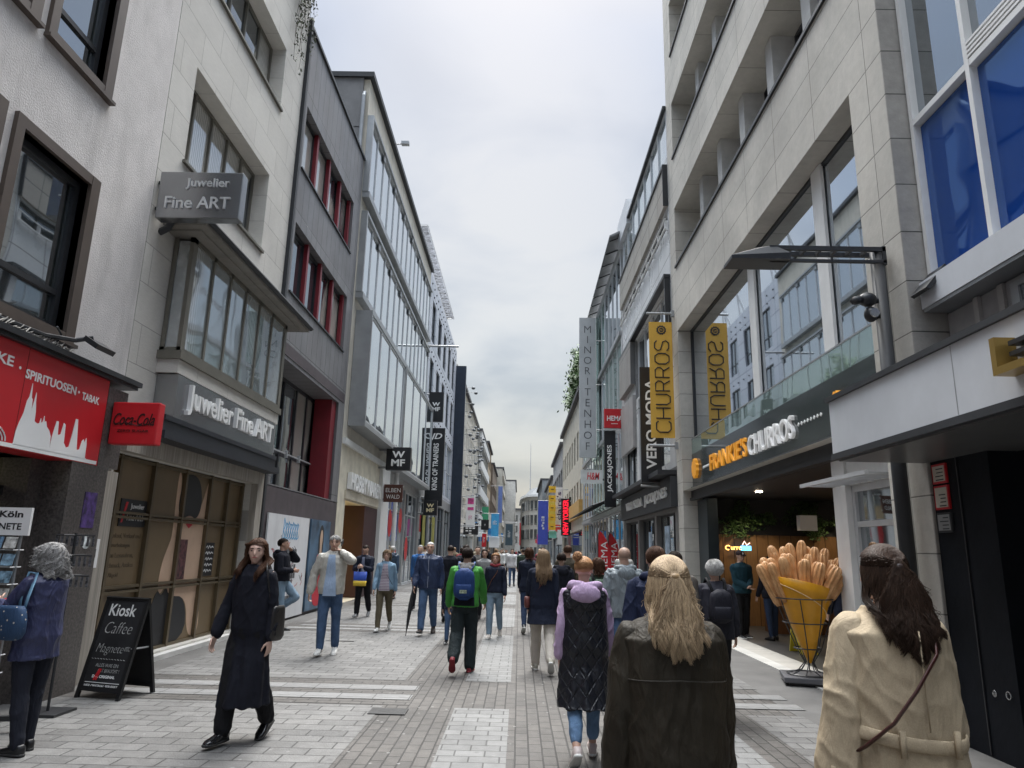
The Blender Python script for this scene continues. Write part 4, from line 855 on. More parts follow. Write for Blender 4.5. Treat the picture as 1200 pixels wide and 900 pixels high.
# left side near signs
def jd_text(t_,x,y,z): pass
def wmf(label,x0,x1,y,z0,z1,bars=None,m=sign_white):
    t=empty('square_black_sign',label,'sign',((x0+x1)/2,y,z0),'black square signs with white letter marks')
    P(MB().box(x0,x1,y-.15,y+.15,z0,z1),'panel',sign_black,t,bevel=.01)
    W_=x1-x0; zc=(z0+z1)/2; 
    w=text('W',((x0+x1)/2,y-.15,zc+W_*.17),UX,UZ,W=W_*.52,Hh=W_*.27,depth=.01,bold=.03).add(text('MF',((x0+x1)/2,y-.15,zc-W_*.17),UX,UZ,W=W_*.56,Hh=W_*.28,depth=.01,bold=.03)); P(w,'lettering',m,t)
    P(MB().tube([(-5.26,y,z0+.1),(x0,y,z0+.1)],.04,6).tube([(-5.26,y,z1-.1),(x0,y,z1-.1)],.04,6),'bracket',grey_metal,t)
wmf('large square black sign with white letters above the brown bookshop sign',-4.96,-4.06,26,4.42,5.27)
wmf('upper black sign with white letters hung over the long black trainer sign',-5.1,-4.3,38,8.4,10.05)
wmf('smaller square black sign with cream letters low by the glass shopfront',-4.95,-4.25,36.8,3.3,4.05,m=mat('cream_letter',(.75,.65,.4),.4))
vsign('brown_shop_sign','brown square sign with pale serif lettering','sign',-5.1,-4.4,26.6,3.3,3.95,mat('sign_brown',(.09,.03,.02),.5),None,None,th=.1,bars=(3.85,3.4),wall=-5.25)
o=[x for x in bpy.data.objects if x.name.startswith('brown_shop_sign')][0]
P(text('ELBEN',(-4.75,26.55,3.74),UX,UZ,W=.56,Hh=.15,depth=.008).add(text('WALD',(-4.75,26.55,3.5),UX,UZ,W=.5,Hh=.15,depth=.008)),'lettering',sign_white,o)
t=vsign('trainer_sign','very tall black sign with white letters below the upper square one','sign',-5.1,-4.15,38,3.85,8.05,sign_black,'KING OF TRAINERS',sign_white,th=.2,h=.3,w=.6,bold=.02,font_off=.03)
P(text('JD',(-4.62,37.9,7.55),UX,UZ,W=.66,Hh=.42,depth=.01,shear=.3,bold=.02),'emblem',sign_white,t)
P(MB().tube([(-5.26,38,4.3),(-5.1,38,4.3)],.04,6).tube([(-5.26,38,7.8),(-5.1,38,7.8)],.04,6),'bracket',grey_metal,t)
o=MB().tube([(-5.3,36.9,12.4),(-3.5,36.9,12.4)],.06,6).build('flag_bar',grey_metal); tag(o,'bare horizontal steel flag bar sticking out from the banded house','bar')
o=MB().box(-4.9,-4.6,24.5,24.7,16.98,17.1).tube([(-5.3,24.6,16.99),(-4.9,24.6,17.02)],.025,5).build('roof_camera',grey_metal); tag(o,'small boxy camera on the edge of the beige banded roof','camera')
# ================================================================== ground
dk=brick('dark_paving','YX',(.135,.125,.115),(.092,.086,.08),(.03,.028,.026),.24,.115,.007,.5,.62,.35,.006,.55,70,.001,.8)
lt=brick('light_paving','XY',(.235,.236,.232),(.185,.186,.183),(.08,.08,.078),.25,.17,.006,.5,.62,.25,.006,.35,70,.001,.35)
lt2=brick('field_paving','XY',(.22,.217,.21),(.155,.153,.149),(.055,.054,.052),.34,.2,.007,.5,.62,.3,.008,.45,60,.0012,.4)
dk2=brick('cross_paving','XY',(.13,.121,.111),(.092,.086,.08),(.03,.028,.026),.24,.115,.007,.5,.62,.35,.006,.55,70,.001,.8)
def sheet(name,m,rects,z,kind='structure'):
    k=MB()
    for x0,x1,y0,y1 in rects: k.poly([(x0,y0,z),(x1,y0,z),(x1,y1,z),(x0,y1,z)])
    o=k.build(name,m); o['kind']=kind; return o
sheet('ground',mat('asphalt',(.07,.07,.07),.85,bs=80,bd=.002),[(-400,400,-300,600)],-.03)
sheet('dark_paving',dk,[(-1.45,3.0,-14,200)],0)
sheet('side_paving',mat('side_asphalt',(.115,.112,.108),.75,var=.2,bs=60,bd=.003,grime=.35,vs=1.5),[(-5.6,-1.45,-14,200),(3.0,12,-14,200)],-.0005)
P_=6.65; y0=9.65
sheet('light_paving',lt,[(-.65,-.07,y0+i*P_,y0+i*P_+5.08) for i in range(-3,28)]+[(1.5,2.08,y0+i*P_,y0+i*P_+5.08) for i in range(-3,28)],.004)
F_=[]
for i in range(-3,28): F_+=[(-4.72,-1.42,y0+i*P_-.05,y0+i*P_+5.1)]; F_+=[(2.45,3.05,y0+i*P_-.05,y0+i*P_+5.1)]
sheet('field_paving',lt2,F_,.004)
sheet('cross_band_paving',dk2,[(-4.95,-1.15,y0+i*P_-1.5,y0+i*P_-.06) for i in range(-2,28)],.003)
S_=[]
for i in range(-2,28):
    b0=y0+i*P_
    S_+=[(-4.75,-1.18,b0-1.24,b0-.96),(-4.6,-1.18,b0-.7,b0-.42),(2.0,3.2,b0-1.24,b0-.96),(2.0,3.2,b0-.7,b0-.42)]
sheet('stripe_paving',brick('stripe_paving','XY',(.26,.26,.257),(.215,.215,.212),(.07,.07,.07),.4,.5,.006,0,.62,.25,.004,.35,60,.001),S_,.008)
o=MB().box(3.9,4.12,8.4,17.0,-.02,.012).build('threshold_strip',mat('threshold_stone',(.5,.49,.46),.6,grime=.3)); o['kind']='structure'
sheet('shop_floor',mat('shop_floor_stone',(.06,.057,.054),.45,var=.25),[(4.12,11,8,17.95)],.006)
o=MB().box(-1.5,-1.12,7.68,7.95,.004,.012).build('drain_cover',mat('drain_iron',(.06,.06,.06),.5,.5,var=.4,vs=30)); tag(o,'dark square drain cover set in the paving in front','drain cover')
o=MB().box(-3.4,-2.9,13.2,13.24,.006,.012).build('paving_slot',black_metal); tag(o,'short dark slot drain in the pale paving','drain cover')
# ================================================================== street furniture
t=empty('chalk_sign','black folding chalkboard sign reading Kiosk by the jeweller corner','chalkboard',(-4.4,8.3,0)); t.rotation_euler[2]=R(-15)
def child(mb,name,m,p,**k): return mb.build(name,m,p,**k)
W2=.29; tl=R(14)
fr=V((0,math.sin(tl),math.cos(tl)))  # front panel direction upwards (leans back)
for sgn,nm in ((-1,'front_board'),(1,'rear_board')):
    u=UX; up=V((0,-sgn*math.sin(tl),math.cos(tl))); n=V((0,sgn*math.cos(tl),math.sin(tl)))
    base=V((0,sgn*.25+(-.02),.0)) 
    k=MB(); k.obox(base+up*.57,u,up,n,W2-.03,.46,.008); bd=child(k,nm,mat('chalk_black',(.018,.018,.02),.55,var=.4),t)
    k=MB(); 
    for sx in (-1,1): k.obox(base+u*sx*(W2-.02)+up*.53,u,up,n,.022,.53,.016)
    k.obox(base+up*1.045,u,up,n,W2,.02,.0155); k.obox(base+up*.1,u,up,n,W2,.025,.0155)
    child(k,'frame',mat('frame_black',(.012,.012,.013),.4),bd)
    if sgn<0:
        O=base+n*.009
        w=text('Kiosk',O+up*.92+u*-.02,u,up,W=.36,Hh=.13,depth=.001,bold=.015)
        child(w,'chalk_title',mat('chalk_white',(.72,.72,.7),.8,var=.2,vs=30),bd)
        w=MB(); 
        def scr(pts,th=.006): 
            for a,b_ in zip(pts,pts[1:]):
                A=O+u*a[0]+up*a[1];B=O+u*b_[0]+up*b_[1]; d=(B-A).normalized(); w.obox((A+B)/2+n*.001,d,n.cross(d),n,(B-A).length/2+.002,th/2,.001)
        w.add(text('Caffee',O+up*.73,u,up,W=.36,Hh=.12,depth=.001,bold=-.02,shear=.25)).add(text('Magnete',O+up*.5+u*-.03,u,up,W=.36,Hh=.12,depth=.001,bold=-.02,shear=.25)).add(text('etc.',O+up*.52+u*.2,u,up,W=.07,Hh=.05,depth=.001,bold=-.01,shear=.2))
        w.add(text('ALLES WAS EIN',O+up*.34,u,up,W=.3,Hh=.035,depth=.001,bold=-.01)).add(text('ORT BRAUCHT !',O+up*.285+u*.04,u,up,W=.28,Hh=.035,depth=.001,bold=-.01))
        for q in range(12): scr([(-.23+q*.038,.405),(-.21+q*.038,.4)],.005)
        child(w,'chalk_writing',mat('chalk_grey',(.4,.4,.39),.8,var=.4,vs=30),bd)
        w=text('DAS ORIGINAL',O+up*.225+u*.0,u,up,W=.3,Hh=.03,depth=.001,bold=.03).add(text('HIER ORIGINAL SERVIERT',O+up*.13,u,up,W=.44,Hh=.03,depth=.001,bold=.02)); scr([(-.22,.165),(.23,.165)],.006)
        child(w,'white_print',sign_white,bd)
        w=MB(); 
        for q in range(2): scr([(-.12+q*.03,.19+q*.0),(-.08+q*.02,.3)],.02)
        child(w,'red_print',sign_red,bd)
k=MB(); k.box(.25,.262,-.16,.14,.5,.515); child(k,'stay',light_metal,t)
# postcard rack
t=empty('postcard_rack','tall wheeled rack of postcards with a white card on top by the kiosk','rack',(-4.72,6.55,0)); 
k=MB()
for sx in (-.16,.16): k.tube([(sx,0,.12),(sx,0,1.7)],.015,6)
for i in range(9): k.tube([(-.18,-.04,.35+i*.15),(.2,-.04,.35+i*.15)],.006,4); k.tube([(.18,.04,.35+i*.15),(.18,-.1,.35+i*.15)],.006,4)
child(k,'frame',grey_metal,t)
k=MB(); 
for a in (0,90): 
    d=V((math.cos(R(a+15)),math.sin(R(a+15)),0)); k.obox(V((0,0,.12)),d,UZ.cross(d),UZ,.5,.025,.02)
child(k,'foot',black_metal,t)
for a in (15,105,195,285):
    k=MB(); d=V((math.cos(R(a)),math.sin(R(a)),0))*.48; k.tube([(d.x-.02,d.y,.045),(d.x+.02,d.y,.045)],.042,10); child(k,'castor',black_metal,t)
k=MB(); k.box(-.3,.24,-.03,.0,1.68,1.93); cd=child(k,'card',sign_white,t)
child(text('Köln',(0.06,-.03,1.87),UX,UZ,W=.22,Hh=.06,depth=.002,bold=.03).add(text('MAGNETE',(-.03,-.03,1.76),UX,UZ,W=.4,Hh=.06,depth=.002,bold=.02)),'lettering',black_ink,cd)
pc=[mat('postcard_%d'%i,c,.3,var=.8,vs=22) for i,c in enumerate(((.2,.32,.42),(.4,.4,.38),(.12,.2,.3),(.38,.2,.12),(.16,.25,.12)))]
for i in range(9):
    for j in range(3):
        k=MB(); z=.36+i*.15; x=-.19+j*.13; k.obox((x+.05,-.06,z+.055),UX,V((0,.25,.97)),V((0,-.97,.25)),.055,.052,.003); child(k,'postcard',random.choice(pc),t)
# key ring stand
t=empty('keyring_stand','small dark wire stand with hanging key rings behind the grey haired woman','stand',(-4.55,7.35,0))
k=MB(); k.tube([(0,0,0.01),(0,0,1.72)],.015,6)
for z in (1.7,1.5,1.3): 
    k.tube([(-.2,0,z),(.2,0,z)],.008,4); k.tube([(0,-.2,z),(0,.2,z)],.008,4)
k.box(-.18,.18,-.18,.18,.005,.03); child(k,'frame',black_metal,t)
for z in (1.7,1.5,1.3):
    k=MB()
    for q in range(8): a=-.19+q*.054; k.box(a-.012,a+.012,-.004,.004,z-.11,z-.01)
    child(k,'key_rings',mat('key_mix',(.12,.12,.13),.35,.4,var=.9,vs=30),t)
# giant churros cone
CX,CY=3.98,10.15
t=empty('churros_cone','giant yellow paper cone full of churros in a black wire stand','display',(CX,CY,0))
k=MB(); k.obox((CX-.05,CY,.075),V((.97,-.25,0)),V((.25,.97,0)),UZ,.34,.34,.035); P(k,'base_plate',mat('base_grey',(.1,.1,.11),.5,grime=.3),t,bevel=.01)
k=MB(); k.obox((CX-.05,CY,.03),V((.97,-.25,0)),V((.25,.97,0)),UZ,.27,.27,.025); P(k,'base_foot',black_metal,t)
n=40; rings=[]
def rim(a): return 1.28+.1*math.cos(a-R(200))
for q in range(9):
    f=q/8; ring=[]
    for j in range(n):
        a=2*math.pi*j/n; r=.02+(.4-.02)*f**.96; z=.26+(rim(a)-.26)*f; ring.append((CX-.02+(CX*0)+r*math.cos(a)-.05*f,CY+r*math.sin(a),z))
    rings.append(ring)
inner=[[((p[0]-CX+.07)*.96+CX-.07,(p[1]-CY)*.96+CY,p[2]-(.0 if i_==0 else .0)) for p in r_] for i_,r_ in enumerate(rings[::-1])][:4]
cone=P(MB().loft(rings+inner,cap=False),'paper_cone',mat('cone_yellow',(.72,.33,.01),.42,var=.16,vs=2.5,grime=.15),t,smooth=True)
# paper wrap edge
w=MB(); pts=[]
for j in range(15):
    a=R(180+j*12.5); f=1-.06-.34*(j/14)**1.3; r=(.02+.38*f**.96)+.006; pts.append((CX-.02+r*math.cos(a)-.05*f,CY+r*math.sin(a),.26+(rim(a)-.26)*f))
w.tube(pts,.006,5); w.build('wrap_edge',mat('cone_light',(.75,.55,.3),.5),cone)
# wire stand
k=MB()
for z,f in ((1.1,.9),(.78,.62),(.45,.33)):
    r=.02+.38*f+.03; k.tube([(CX-.07+r*math.cos(a)+.05*(1-f),CY+r*math.sin(a),z) for a in [2*math.pi*j/24 for j in range(25)]],.009,5)
for j in range(8):
    a=2*math.pi*j/8+.3; 
    p=[(CX-.05+.37*math.cos(a),CY+.37*math.sin(a),1.1),(CX-.03+.28*math.cos(a),CY+.28*math.sin(a),.78),(CX-.02+.16*math.cos(a),CY+.16*math.sin(a),.45),(CX-.03+.06*math.cos(a),CY+.06*math.sin(a),.27),(CX-.05+.12*math.cos(a),CY+.12*math.sin(a),.17),(CX-.05+.26*math.cos(a),CY+.26*math.sin(a),.12)]
    k.tube(p,.008,5)
k.tube([(CX-.05+.27*math.cos(a),CY+.27*math.sin(a),.125) for a in [2*math.pi*j/24 for j in range(25)]],.01,5); P(k,'wire_stand',black_metal,t)
# churros
cm_,nt_,b_=_mat('churro_dough')
tc=N(nt_,'ShaderNodeTexCoord').outputs['Object']; f_=noisen(nt_,tc,9,6)
nt_.links.new(mixc(nt_,ramp(nt_,f_,[(.3,0),(.7,1)]),(.42,.2,.07),(.66,.38,.18)),b_.inputs['Base Color']); b_.inputs['Roughness'].default_value=.5; bump(nt_,b_,noisen(nt_,tc,60,3),.003)
def churro(x,y,ang,lean,L_,z0,bend=0):
    n=56; rings=[]; d=V((math.sin(R(lean*.85)),ang,math.cos(R(lean)))).normalized(); u=d.orthogonal().normalized(); v=d.cross(u)
    prof=[(0,.7),(.1,.95),(.3,1),(.55,1),(.8,.98),(.9,.88),(.96,.68),(.99,.4),(1.0,.12)]
    for f,r in prof:
        c=V((x,y,z0))+d*L_*f+V((bend*f*f,0,0)); rings.append([c+(u*math.cos(q)+v*math.sin(q))*.068*r*(1+.18*math.cos(7*q)) for q in (2*math.pi*j/n for j in range(n))])
    return MB().loft(rings)
cc=CX-.07
for (x,y,a,le,L_,z0) in ((-.22,.1,0,-26,.68,1.0),(-.12,.12,0,-20,.78,1.05),(-.02,.15,0,-4,.84,1.0),(.12,.14,0,5,.75,1.05),(.22,.1,0,17,.8,1.0),(-.3,.0,0,-30,.6,1.0),(.02,-.08,-.05,-3,.55,1.05),(.17,.0,0,14,.72,1.0),(-.05,.08,0,-12,.8,1.0),(-.2,.02,0,-21,.66,1.0),(.1,-.1,-.1,10,.6,1.0),(.22,-.1,-.1,24,.58,1.02),(-.08,-.05,0,-8,.7,1.0),(.06,.1,0,2,.88,1.0),(-.16,.1,0,-15,.74,1.0),(.26,.03,0,22,.66,1.0),(-.26,.04,0,-24,.62,1.0),(.13,.04,0,10,.8,1.0),(-.25,-.08,-.05,-24,.55,1.05),(-.16,-.12,-.1,-16,.62,1.05),(-.03,-.18,-.12,2,.55,1.08),(.08,-.18,-.12,16,.55,1.05),(.16,-.2,-.15,32,.55,1.05),(.28,-.03,0,26,.7,1.0),(.3,-.15,-.1,38,.5,1.1),(.05,.0,0,8,.7,1.0),(-.12,.0,0,-9,.7,1.0)):
    P(churro(cc+x,CY+y,a,le,L_,z0),'churro',cm_,t,smooth=True)
k=MB(); 
for sx in (-1,1): k.obox((5.05+sx*.0,13.2+sx*.12,.35),V((1,0,0)),V((0,-sx*.3,.95)),V((0,.95,sx*.3)),.16,.36,.01)
o=k.build('wet_floor_sign',mat('sign_yellow',(.6,.5,.03),.4)); tag(o,'yellow folding floor sign standing inside the churros shop','floor sign')
# ================================================================== people
REG=[]
def reg(mb,name,m,parent,s,vox,smooth=3,fold=None,keep=None):
    mb.v=[(a*s,b*s,c*s) for a,b,c in mb.v]
    o=mb.build(name,m,parent)
    md=o.modifiers.new('r','REMESH'); md.mode='VOXEL'; md.voxel_size=vox
    if smooth: ms=o.modifiers.new('s','SMOOTH'); ms.iterations=smooth; ms.factor=.5
    REG.append((o,fold,s)); return o
def finish_reg():
    bpy.context.view_layer.update(); dg=bpy.context.evaluated_depsgraph_get(); new=[]
    for o,fold,s in REG: new.append(bpy.data.meshes.new_from_object(o.evaluated_get(dg)))
    for (o,fold,s),me in zip(REG,new):
        o.modifiers.clear(); old=o.data; m=old.materials[0]; me.name=o.name; o.data=me
        if not me.materials: me.materials.append(m)
        bpy.data.meshes.remove(old)
        if fold:
            nrm=[v.normal.copy() for v in me.vertices]
            for v,n in zip(me.vertices,nrm): v.co+=n*fold(v.co/s)*s
        me.polygons.foreach_set('use_smooth',[True]*len(me.polygons))
def sring(cx,cy,z,rx,ry,n=28,p=2.4,tilt=0):
    out=[]
    for k in range(n):
        a=2*math.pi*k/n; c,s_=math.cos(a),math.sin(a)
        out.append((cx+rx*math.copysign(abs(c)**(2/p),c),cy+ry*math.copysign(abs(s_)**(2/p),s_),z+tilt*s_*ry)); 
    return out
TORSO=[(.80,.10,.085),(.86,.150,.105),(.93,.166,.118),(1.02,.150,.106),(1.10,.132,.096),(1.20,.142,.106),(1.30,.158,.115),(1.38,.166,.106),(1.43,.138,.085),(1.465,.07,.062)]
def lerp(a,b,t): return a+(b-a)*t
def tor(z):
    T=TORSO
    if z<=T[0][0]: return T[0][1:]
    for a,b in zip(T,T[1:]):
        if z<=b[0]: t=(z-a[0])/(b[0]-a[0]); return (lerp(a[1],b[1],t),lerp(a[2],b[2],t))
    return T[-1][1:]
class Pz: pass
def capsule(mb,a,b,ra,rb,n=14):
    a=V(a);b=V(b);d=(b-a).normalized(); pts=[a-d*ra*.9,a-d*ra*.55,a,b,b+d*rb*.55,b+d*rb*.9]; mb.tube(pts,[ra*.4,ra*.82,ra,rb,rb*.82,rb*.4],n)
def chain(mb,pts,rad,n=14):
    for (a,b),(ra,rb) in zip(zip(pts,pts[1:]),zip(rad,rad[1:])): capsule(mb,a,b,ra,rb,n)
def ik(S,T,l1,l2,pole):
    S=V(S);T=V(T);d=T-S;L=min(d.length,(l1+l2)*.995);d=d.normalized();a=(l1*l1-l2*l2+L*L)/(2*L);h=math.sqrt(max(0,l1*l1-a*a)); p=V(pole);p=(p-d*p.dot(d)).normalized()
    return S+d*a+p*h, S+d*L
def hand(mb,w,d,t,pn,curl=18,big=1.0,fr=.0085):
    w=V(w);d=V(d).normalized();t=V(t);t=(t-d*t.dot(d)).normalized();pn=V(pn);pn=(pn-d*pn.dot(d)-t*pn.dot(t)).normalized()
    b=big; rings=[]
    for f,wd,th in ((-.01,.024,.02),(.02,.03,.019),(.055,.038,.016),(.09,.039,.012),(.1,.034,.009)):
        c=w+d*f*b; rings.append([c+t*math.cos(a)*wd*b+pn*math.sin(a)*th*b for a in (2*math.pi*k/14 for k in range(14))])
    mb.loft(rings)
    for i,L in enumerate((.07,.078,.073,.057)):
        p=w+d*.088*b+t*(.029-.0195*i)*b; dd=d.copy(); pts=[p-d*.02*b,p]; 
        for q,fl in enumerate((.45,.3,.25)):
            ang=R(curl*(1+.12*i)*(.7 if q==0 else 1.15)); ax=t
            cs,sn=math.cos(ang),math.sin(ang); base=dd; perp=pn if q==0 else (pn*base.dot(d)-d*base.dot(pn)); dd=(base*cs+perp.normalized()*sn).normalized(); p=p+dd*L*fl*b; pts.append(p)
        chain(mb,pts,[fr*b*1.05,fr*b*1.05,fr*b,fr*b*.92,fr*b*.8],8)
    p=w+d*.03*b+t*.026*b; p1=p+(t*.75+d*.55+pn*.35).normalized()*.035*b; p2=p1+(t*.35+d*.85+pn*.4).normalized()*.032*b; p3=p2+(t*.1+d*.9+pn*.4).normalized()*.024*b
    chain(mb,[p-t*.01*b,p1,p2,p3],[.014*b,.011*b,.0095*b,.008*b],8)
SK={}
def skin(i=0):
    cols=[(.5,.31,.23),(.46,.27,.19),(.53,.35,.28),(.4,.24,.17)]
    return mat('skin_%d'%i,cols[i],.5,var=.08,vs=8,bs=60,bd=.001)
hair_m={}
def hairmat(name,c1,c2,rough=.55):
    if name in _MC: return _MC[name]
    m,nt,b=_mat(name); g=N(nt,'ShaderNodeNewGeometry'); tc=N(nt,'ShaderNodeTexCoord').outputs['Object']
    c=mixc(nt,g.outputs['Random Per Island'],c1,c2)
    c=mixc(nt,ramp(nt,noisen(nt,scalev(nt,tc,(14,14,2.5)),1.6,4),[(.35,0),(.65,.5)]),c,c2)
    nt.links.new(c,b.inputs['Base Color']); b.inputs['Roughness'].default_value=rough; b.inputs['Specular IOR Level'].default_value=.1 if c2[0]<.12 else .2
    bump(nt,b,noisen(nt,scalev(nt,tc,(90,90,9)),1,3),.004)
    _MC[name]=m; return m
def fabric(name,col,rough=.85,amp=.02,var=.12,sc_=7,gloss=None,stripes=None,dots=None,quilt=None):
    if name in _MC: return _MC[name]
    m,nt,b=_mat(name); tc=N(nt,'ShaderNodeTexCoord').outputs['Object']
    f=noisen(nt,tc,5,6,.6); c=mixc(nt,ramp(nt,f,[(.3,0),(.7,1)]),tuple(x*(1-var) for x in col),tuple(x*(1+var) for x in col))
    c=mixc(nt,ramp(nt,noisen(nt,tc,220,2),[(.35,0),(.65,.35)]),c,tuple(x*.6 for x in col))
    if stripes:
        s=N(nt,'ShaderNodeSeparateXYZ'); nt.links.new(tc,s.inputs[0]); mm=N(nt,'ShaderNodeMath',operation='SINE'); mu=N(nt,'ShaderNodeMath',operation='MULTIPLY'); mu.inputs[1].default_value=stripes[1]; nt.links.new(s.outputs[2],mu.inputs[0]); nt.links.new(mu.outputs[0],mm.inputs[0])
        c=mixc(nt,ramp(nt,mm.outputs[0],[(.55,0),(.6,1)]),c,stripes[0])
    if dots:
        vo=N(nt,'ShaderNodeTexVoronoi'); vo.inputs['Scale'].default_value=dots[1]; nt.links.new(tc,vo.inputs['Vector']); c=mixc(nt,ramp(nt,vo.outputs['Distance'],[(dots[2],1),(dots[2]+.03,0)]),c,dots[0])
    nt.links.new(c,b.inputs['Base Color']); b.inputs['Roughness'].default_value=rough; b.inputs['Specular IOR Level'].default_value=(.2 if rough>.55 else .4)
    p=bump(nt,b,noisen(nt,scalev(nt,tc,(1,1,.4)),sc_,3,.5,.8),amp)
    p=bump(nt,b,noisen(nt,scalev(nt,tc,(1.6,1.6,.5)),sc_*2.2,3,.5,1.2),amp*.3,1,p)
    if quilt:
        s=N(nt,'ShaderNodeSeparateXYZ'); nt.links.new(tc,s.inputs[0]); hs=[]
        for sg in (1,-1):
            a=N(nt,'ShaderNodeMath',operation='MULTIPLY_ADD'); nt.links.new(s.outputs[0],a.inputs[0]); a.inputs[1].default_value=sg*1.35; nt.links.new(s.outputs[2],a.inputs[2])
            k=N(nt,'ShaderNodeMath',operation='MULTIPLY'); nt.links.new(a.outputs[0],k.inputs[0]); k.inputs[1].default_value=quilt
            q=N(nt,'ShaderNodeMath',operation='SINE'); nt.links.new(k.outputs[0],q.inputs[0]); ab=N(nt,'ShaderNodeMath',operation='ABSOLUTE'); nt.links.new(q.outputs[0],ab.inputs[0]); hs.append(ramp(nt,ab.outputs[0],[(0,0),(.35,1)]))
        mn=N(nt,'ShaderNodeMath',operation='MINIMUM'); nt.links.new(hs[0],mn.inputs[0]); nt.links.new(hs[1],mn.inputs[1]); bump(nt,b,mn.outputs[0],.005,1,p)
    bump(nt,b,noisen(nt,tc,300,1),.0006,1,nt.nodes[-1].outputs[0]) if 0 else None
    _MC[name]=m; return m
def foldfn(amp=.006,seed=0,skirt=0,skz=.95,nf=9):
    def f(p):
        wz=noise.noise(V((p.x*3+seed,p.y*3,p.z*3)))
        q=V((p.x*7+seed+p.z*1.2*wz,p.y*7,p.z*2.4+wz*1.2)); r_=1-abs(noise.noise(q))*2.4; d=(r_*abs(r_)-.35)*amp
        q=V((p.x*9-seed+p.z*4,p.y*9,p.z*6.5)); r_=1-abs(noise.noise(q))*2.6; d+=(r_*abs(r_)-.3)*amp*.45
        if skirt and p.z<skz:
            a=math.atan2(p.y,p.x); t=min(1,(skz-p.z)/.4); d+=math.sin(a*nf+noise.noise(V((p.z*2,seed,0)))*2+seed)*skirt*t
        return d
    return f
def person(x,y,hd,h,label,near=1,sex='f',lean=0,legs=(18,6,-14,24),armR=(-12,7,14),armL=(14,7,14),head=(0,0),top=None,over=None,pants=None,shoes=None,shoe_h=0,sk=0,hair=None,extras=(),group=None,group_label=None,bulkw=1,curl=18,z0=.004,handT=None):
    c=Pz(); s=h/1.70; c.s=s; c.near=near
    t=empty('person',label,'person',(x,y,z0),group,R(hd)); c.t=t
    vox={2:.0075,1:.012,0:.02}[near]; c.vox=vox
    mf=1.1 if sex=='m' else (.78 if sex=='k' else 1.0); c.mf=mf
    sw=(.175 if sex=='m' else .155)*(.85 if sex=='k' else 1)
    LX_=lambda z: math.sin(R(lean))*(z-.93)
    c.ly=LX_
    # legs
    L={}
    for side,(a,bn),sx in (('R',legs[:2],1),('L',legs[2:4],-1)):
        hp=V((sx*.088,0,.90)); kn=hp+V((sx*.005,math.sin(R(a)),-math.cos(R(a))))*.42; sa=a-bn; an=kn+V((0,math.sin(R(sa)),-math.cos(R(sa))))*.405
        ft=(sa*.9 if sa<-8 else (min(15,sa*.6) if sa>8 else 0)) # foot pitch: negative = toe down
        L[side]=(hp,kn,an,ft)
    def footpt(side,f,u,wd=0):
        hp,kn,an,ft=L[side]; F_=V((0,math.cos(R(ft)),math.sin(R(ft))));U=V((0,-math.sin(R(ft)),math.cos(R(ft))))
        return an+F_*f+U*u+V((wd,0,0))
    mz=min(footpt(sd,f,-.085).z for sd in 'RL' for f in (-.06,.19,.12)); off=V((0,0,-mz))
    for sd in L: L[sd]=tuple(q+off if isinstance(q,V) else q for q in L[sd])
    c.L=L; dz=-mz; c.dz=dz
    def up(z): return z+dz
    # body
    b=MB(); rings=[sring(0,LX_(z),up(z),rx*(mf if z>1.15 else 1),ry*(1.05 if sex=='m' else 1)) for z,rx,ry in TORSO]; b.loft(rings)
    for sd in 'RL':
        hp,kn,an,ft=L[sd]; chain(b,[hp,hp.lerp(kn,.5),kn,kn.lerp(an,.35),an],[.088,.074,.052,.052,.034])
        chain(b,[footpt(sd,-.04,-.05),footpt(sd,.06,-.05),footpt(sd,.12,-.06)],[.022,.024,.018])
    # arms
    A={}
    for sd,sx,ar in (('R',1,armR),('L',-1,armL)):
        S=V((sx*sw,LX_(1.4),up(1.385)))
        if ar[0]=='ik':
            T=V((ar[1][0],ar[1][1],up(ar[1][2]))); pole=ar[2] if len(ar)>2 else (sx*.5,-.5,-.7); el,wr=ik(S,T,.285,.25,pole)
        else:
            sw_,ab,eb=ar; ab*=.72; d=V((sx*math.sin(R(ab)),math.sin(R(sw_+lean)),-math.cos(R(sw_)))).normalized(); el=S+d*.285
            d2=V((sx*math.sin(R(ab*.4)),math.sin(R(sw_+eb+lean)),-math.cos(R(sw_+eb)))).normalized(); wr=el+d2*.25
        A[sd]=(S,el,wr); am=1.0 if sex!='m' else 1.12
        chain(b,[V((sx*.09,LX_(1.38),up(1.395))),S,S.lerp(el,.5),el,el.lerp(wr,.35),wr],[.045,.048*am,.045*am,.037*am,.036*am,.025*am])
        d=(wr-el).normalized(); tt=V((0,1,0)) if abs(d.y)<.8 else V((0,0,1)); pn=V((-sx,0,0))
        cu=curl
        if handT and sd in handT: tt,pn,cu=handT[sd]
        hand(b,wr+d*.015,d,tt,pn,cu,1.0 if near else 1.15,.0085 if near==2 else (.0095 if near else .012))
    c.A=A
    # head
    Hc=V((0,LX_(1.5)+.01,up(1.592))); Mh=Matrix.Rotation(R(head[0]),3,'Z')@Matrix.Rotation(R(head[1]-lean*.3),3,'X'); c.Hc=Hc; c.Mh=Mh
    def hp_(p): return Hc+Mh@V(p)
    c.hp=hp_
    chain(b,[(0,LX_(1.42),up(1.43)),hp_((0,-.02,-.06))],[.056*(1.1 if sex=='m' else .95),.052*(1.08 if sex=='m' else .92)])
    b.ell(hp_((0,-.012,.03)),(.074,.092,.08),18,12,Mh)
    rr=[]
